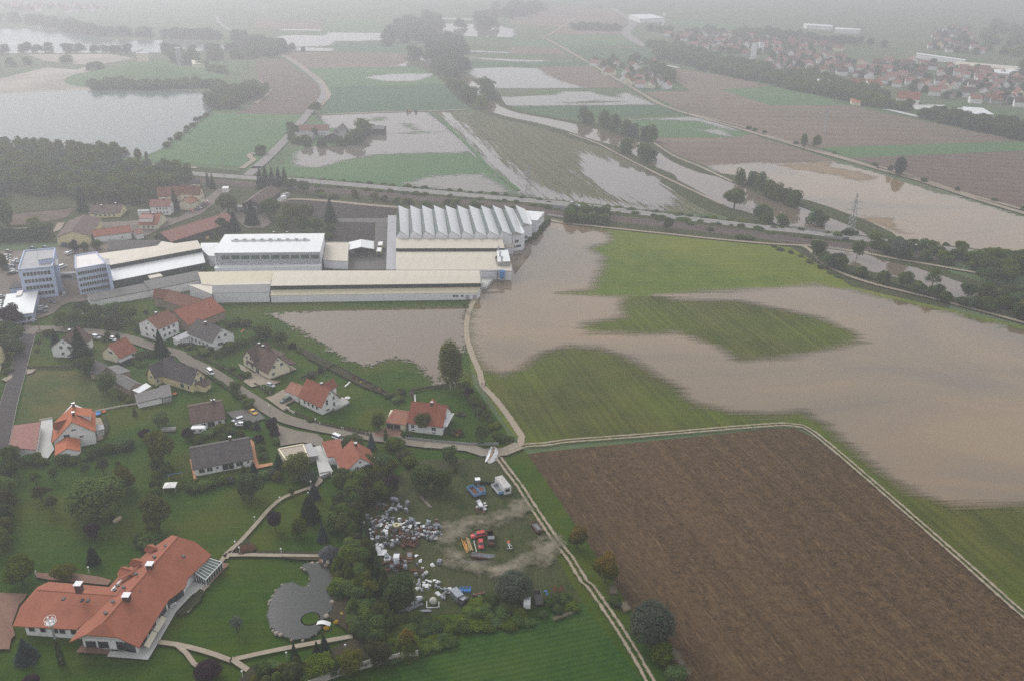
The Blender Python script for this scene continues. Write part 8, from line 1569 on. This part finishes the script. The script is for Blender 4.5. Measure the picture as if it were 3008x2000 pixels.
loc_build(b,'roof',plain('cabin_roof',(.60,.58,.54,1),grime=(.35,.32,.28,1)),o);box_part(o,'window',(3.53,0,1.6),(.06,1.4,1),m_glass);box_part(o,'door',(-1,-1.33,1.2),(.9,.06,2),m_flatg)
o = at('flatbed_trailer',d3(1655,545),d3(1710,610),'pale blue dropside trailer beside the white site cabin','trailer');tray(o,5.0,2.2,.8,0,m_wsheet,m_dz);box_part(o,'front_board',(2.56,0,1.2),(.06,2.1,1),PT['sky']);wheels(o,(-1.5,1.4),1.0,.42)
o = at('loaded_cart',d3(1450,710),d3(1480,780),'flat cart loaded with white pipes and sheets','cart');box_part(o,'deck',(0,0,.7),(4.2,1.7,.15),m_dz);wheels(o,(-1.2,1.2),.8,.35);loc_build(MB().cyl((-2,.3,.95),(2.4,.5,1.0),.13,n=7).cyl((-1.8,-.1,1),(2.2,.1,1.1),.1,n=7).cyl((-1.6,-.4,.95),(2.0,-.2,1.2),.12,n=7).box((.6,0,.95),(1.8,1.2,.3)),'load',m_wsheet,o)
o = at('dropside_trailer',d3(2105,985),d3(2160,1060),'old brown dropside trailer beside the track','trailer');tray(o,4.8,2.0,.6,0,m_wood,m_dz);wheels(o,(-1.5,1.4),.9,.42);box_part(o,'load',(.6,0,1.1),(2,1,.25),m_dz)
o = at('rusty_truck',d3(1575,1110),d3(1590,1230),'rusty old truck with empty bed beside the red cars','truck');box_part(o,'bed',(-1.4,0,.9),(3.6,2.0,.2),m_rust);tray(o,3.6,2.0,.4,0,m_rust,m_rust,1.0);[setattr(c_,'location',(c_.location.x - 1.4,0,0)) for c_ in o.children if c_.name.startswith(('side_b','end_b','floor'))];box_part(o,'cab',(1.3,0,1.5),(1.5,1.9,1.4),m_dz);box_part(o,'bonnet',(2.5,0,1.0),(1.2,1.5,.7),m_rust);box_part(o,'windscreen',(2.08,0,1.75),(.06,1.6,.6),m_glass);wheels(o,(-2.2,-1,2.5),.9,.42)
o = at('pipe_trailer',d3(1440,1315),d3(1600,1330),'long reddish trailer loaded with pipes below the red cars','trailer');box_part(o,'bed',(0,0,.85),(4.6,1.9,.15),m_rust);box_part(o,'side_board',(0,-.95,1.1),(4.6,.06,.5),m_rust);box_part(o,'side_board',(0,.95,1.1),(4.6,.06,.5),m_rust);wheels(o,(-1.6,1.6),.85,.4)
b = MB();[b.cyl((-2.2,-.7 + .28 *i,1.15 + (i % 2) *.2),(3.6 + (i % 3) *.5,-.7 + .28 *i,1.2),.09,n=6) for i in range(6)];loc_build(b,'load',m_zinc,o)
for a,b_,n_,mt,lab in ((d3(1265,1185),d3(1285,1255),5,plain('orange_steel',(.55,.26,.06,1)),'bundle of orange steel beams beside the red cars'),(d3(1310,1170),d3(1330,1240),6,plain('yellow_timber',(.42,.30,.14,1)),'bundle of yellowish beams right of the orange ones'),(d3(1393,1195),d3(1410,1255),1,m_wsheet,'single white beam between the bundles and the red car'),(d4(300,745),d4(440,690),9,m_zinc,'stack of grey steel beams at the hedge'),(d4(420,775),d4(520,770),5,m_zinc,'long low grey beams at the grass edge'),(d3(815,690),d3(870,750),10,plain('weathered_planks',(.20,.17,.14,1)),'stack of weathered planks above the scrap heap'),(d3(1390,1372),d3(1500,1376),1,m_zinc,'thin grey pole on the ground below the pipe trailer')):
 p,q = P(*a,.2),P(*b_,.2);d = q - p;o = bpy.data.objects.new('beam_bundle',beams(n_,max(3.2,d.length *2.2),mt));COL.objects.link(o);o.location = (p.x,p.y,.1);o.rotation_euler.z = math.atan2(d.y,d.x);tag(o,lab,'beams')
o = at('plough_machine',d3(1785,1180),d3(1800,1240),'field machine with white bars and an orange tank','farm machine');loc_build(MB().cyl((-1.5,0,.6),(1.6,0,.6),.12,n=6).cyl((1.5,-.9,.6),(1.5,.9,.6),.08,n=5).cyl((-1,-.5,.9),(1.4,.6,1.3),.07,n=5).cyl((-1,.5,.9),(1.4,-.6,1.3),.07,n=5),'frame',m_wsheet,o);loc_build(MB().ball((-.9,0,1),.5,8,6),'tank',MATS['orange_plastic'],o);wheels(o,(.9,),.8,.35)
for a,b_,lab in ((d3(490,1310),d3(500,1250),'white van cab shell lying at the rusty heap, larger one'),(d3(385,1335),d3(390,1300),'small white cab shell at the rusty heap')):
 o = at('cab_shell',a,b_,lab,'scrap');loc_build(loft_x(MB(),[(-1.4,[(-.9,0),(.9,0),(.85,1.2),(-.85,1.2)]),(.3,[(-.9,0),(.9,0),(.8,1.3),(-.8,1.3)]),(1.3,[(-.85,0),(.85,0),(.8,.6),(-.8,.6)])]),'shell',m_wsheet,o);box_part(o,'windscreen',(.85,0,1.0),(.5,1.3,.3),m_glass)
o = at('machine_base',d3(640,1300),d3(640,1240),'brown steel machine bed below the rusty frames','machine');box_part(o,'bed',(0,0,.4),(3.2,1.6,.5),m_rust);box_part(o,'plate',(.2,0,.72),(1.8,1.2,.12),m_dz);box_part(o,'step',(-2,0,.2),(.5,1.8,.3),m_wood)
o = at('ring_pulley',d3(490,975),d3(520,975),'yellowish flywheel ring lying on top of the scrap heap','flywheel');b = MB();n_ = 14;ring = lambda r_,z: [(r_ *math.cos(6.2832 *k / n_),r_ *math.sin(6.2832 *k / n_),z) for k in range(n_)];b.add(ring(1,1.2) + ring(1,1.6) + ring(.5,1.6) + ring(.5,1.2),[(j *n_ + k,j *n_ + (k + 1) % n_,(j + 1) % 4 *n_ + (k + 1) % n_,(j + 1) % 4 *n_ + k) for j in range(4) for k in range(n_)]);loc_build(b,'rim',plain('pale_yellow_metal',(.5,.47,.3,1)),o)
o = at('old_van',d4(830,565),d4(880,620),'old grey van box standing beside the blue crates','van body',up=1.5);box_part(o,'body',(0,0,1.1),(3.6,2.0,1.9),m_dz);box_part(o,'roof',(0,0,2.1),(3.7,2.1,.1),m_zinc)
o = at('jeep_wreck',d4(905,640),d4(860,680),'dark open jeep wreck right of the old van box','wreck',up=.8);box_part(o,'body',(0,0,.8),(3.0,1.5,.7),m_darkm);box_part(o,'cabin_roof',(.2,0,1.7),(1.5,1.3,.1),m_zinc);wheels(o,(-1,1),.8,.4)
for x in (-.5,.9):
 for s in (-.6,.6): loc_build(MB().cyl((x,s,1.1),(x,s,1.7),.05,n=4),'pillar',m_darkm,o)
for k in range(3):
 p = P(*d4(885 + 42 *k,515),.5);me = frame3(.95,1.5,.8,m_blue,'crate');o = bpy.data.objects.new('crate',me);COL.objects.link(o);o.location = (p.x,p.y,.1);tag(o,('left','middle','right')[k] + ' blue wire crate in the row beside the old van box','crate','blue wire crates')
o = at('seed_drill',d4(1085,575),d4(1160,560),'pale green farm machine with a red board','farm machine');loc_build(MB().box((0,0,.9),(3.4,.5,.3)),'hopper',m_rust,o);m_gn = plain('pale_green_paint',(.25,.42,.32,1));loc_build(MB().cyl((-1.7,-.3,.1),(-1.5,0,1.6),.09,n=4).cyl((1.7,-.3,.1),(1.5,0,1.4),.09,n=4).cyl((-.5,-1.2,.3),(.1,0,1),.08,n=4).cyl((.5,-1.2,.3),(.1,0,1),.08,n=4).cyl((-1.6,-1.1,.4),(1.6,-1.1,.4),.08,n=4),'frame',m_gn,o);wheels(o,(-1.4,1.4),.5,.45)
p = P(*d4(558,650),.8);o = empty('slurry_tank',(p.x,p.y,.1),.1,label='round dirty white tank inside a white square frame',cat='tank');loc_build(MB().ball((0,0,.9),1.05,12,8),'tank',plain('dirty_white',(.42,.41,.36,1),grime=(.2,.2,.14,1),scale=2),o);loc_build(MB().box((-1.7,-.4,.12),(.18,2.4,.2)).box((1.5,-.6,.12),(.18,2.0,.2)).box((-.1,-1.6,.12),(3.2,.18,.2)),'base_frame',m_wsheet,o)
p = P(*d4(375,605),.8);o = empty('gas_tank',(p.x,p.y,.1),.05,label='white cylindrical tank lying next to the dark tree',cat='tank');loc_build(MB().cyl((-1,0,.6),(1,0,.6),.5,n=12).ball((-1,0,.6),.5,8,6).ball((1,0,.6),.5,8,6),'tank',m_wsheet,o);loc_build(MB().box((-.6,0,.1),(.15,.9,.3)).box((.6,0,.1),(.15,.9,.3)),'saddle',m_dz,o)
o = at('delivery_van',d4(1640,650),d4(1645,560),'white delivery van half under the grey willow','van',up=1);loc_build(loft_x(MB(),[(-2.2,[(-.95,.4),(.95,.4),(.9,1.9),(-.9,1.9)]),(-.2,[(-.95,.4),(.95,.4),(.9,2.0),(-.9,2.0)]),(.9,[(-.9,.4),(.9,.4),(.8,1.7),(-.8,1.7)]),(1.6,[(-.85,.4),(.85,.4),(.8,1.0),(-.8,1.0)]),(2.2,[(-.8,.4),(.8,.4),(.75,.85),(-.75,.85)])]),'body',PT['white'],o);box_part(o,'windscreen',(1.25,0,1.35),(.5,1.4,.35),m_glass);wheels(o,(-1.4,1.4),.85,.33)
o = at('hay_cart',d4(1765,620),d4(1740,500),'old wooden slatted cart right of the white delivery van','cart',up=.8);tray(o,4.8,1.9,.9,0,plain('grey_green_wood',(.12,.12,.085,1)),m_darkm);wheels(o,(-1.6,1.6),.85,.45)
o = at('cultivator',d4(1860,550),d4(1890,600),'small blue cultivator right of the wooden cart','farm machine');loc_build(MB().cyl((-1,0,.6),(1,0,.6),.1,n=5).cyl((-.6,-.6,.5),(-.6,.6,.5),.1,n=5).cyl((.6,-.5,.5),(.6,.5,.5),.1,n=5).ball((-.2,0,.8),.3,6,5),'frame',m_blue,o)
for k,x in enumerate((1965,2035)):
 p = P(*d4(x,515),.6);b = MB();[b.cyl((sx,sy,0),(0,0,1.7),.08,n=4) for sx,sy in ((-.8,-.6),(.8,-.6),(-.8,.6),(.8,.6))];b.cyl((-.5,-.4,.6),(.5,-.4,.6),.07,n=4).cyl((-.5,.4,.6),(.5,.4,.6),.07,n=4);o = b.build('harrow',plain('red_oxide',(.22,.05,.03,1)));o.location = (p.x,p.y,.1);tag(o,('left','right')[k] + ' red harrow frame standing near the track','harrow','red harrow frames')
# covered heap at the junction
hp = [P(*q,.5) for q in C3((1640,1225),(1650,1290),(1630,1360),(1600,1410),(1560,1445))];b = MB();g_ = MB();rr = random.Random(5);n_ = 9;V = []
c = spline(hp,.7)
for i,p in enumerate(c):
 d = c[min(i + 1,len(c) - 1)] - c[max(i - 1,0)];d.z = 0;d.normalize();s = Vector((d.y,-d.x,0));f_ = math.sin(math.pi *(i + .6) / (len(c) + .2)) ** .5;w_ = 2.2 *f_
 for k in range(n_): t_ = k / (n_ - 1) *2 - 1;V.append(p *1 + s *(t_ *w_ + rr.uniform(-.12,.12)) + Vector((0,0,.1 - .5 + 1.5 *f_ *(1 - t_ *t_) + rr.uniform(-.1,.1))))
F_ = [((i) *n_ + k,i *n_ + k + 1,(i + 1) *n_ + k + 1,(i + 1) *n_ + k) for i in range(len(c) - 1) for k in range(n_ - 1)]
hp_ = empty('covered_heap',hp[2].to_2d().to_3d(),label='curved heap covered with torn white sheeting at the junction',cat='covered heap')
MB().add(V,[f_ for f_ in F_ if f_[0] % n_ not in (3,4)]).build('sheeting',plain('white_foil',(.62,.63,.65,1),rough=.4,var=.2,scale=2,grime=(.35,.33,.3,1)),hp_);MB().add([v - Vector((0,0,.12)) for v in V],F_).build('heap_core',plain('straw_heap',(.26,.19,.12,1),var=.4,scale=3),hp_)
# ------------------------------------------------------------------ haze
hz = MB().box((0,6900,83),(17000,15400,170.0));hz_m,t = newmat('haze')
v = t.n('ShaderNodeVolumePrincipled');v.inputs['Color'].default_value = HAZE_COL;v.inputs['Density'].default_value = HAZE_D;v.inputs['Anisotropy'].default_value = 0.46
t.l(v.outputs[0],t.out.inputs['Volume']);hz.build('haze',hz_m,kind='stuff')
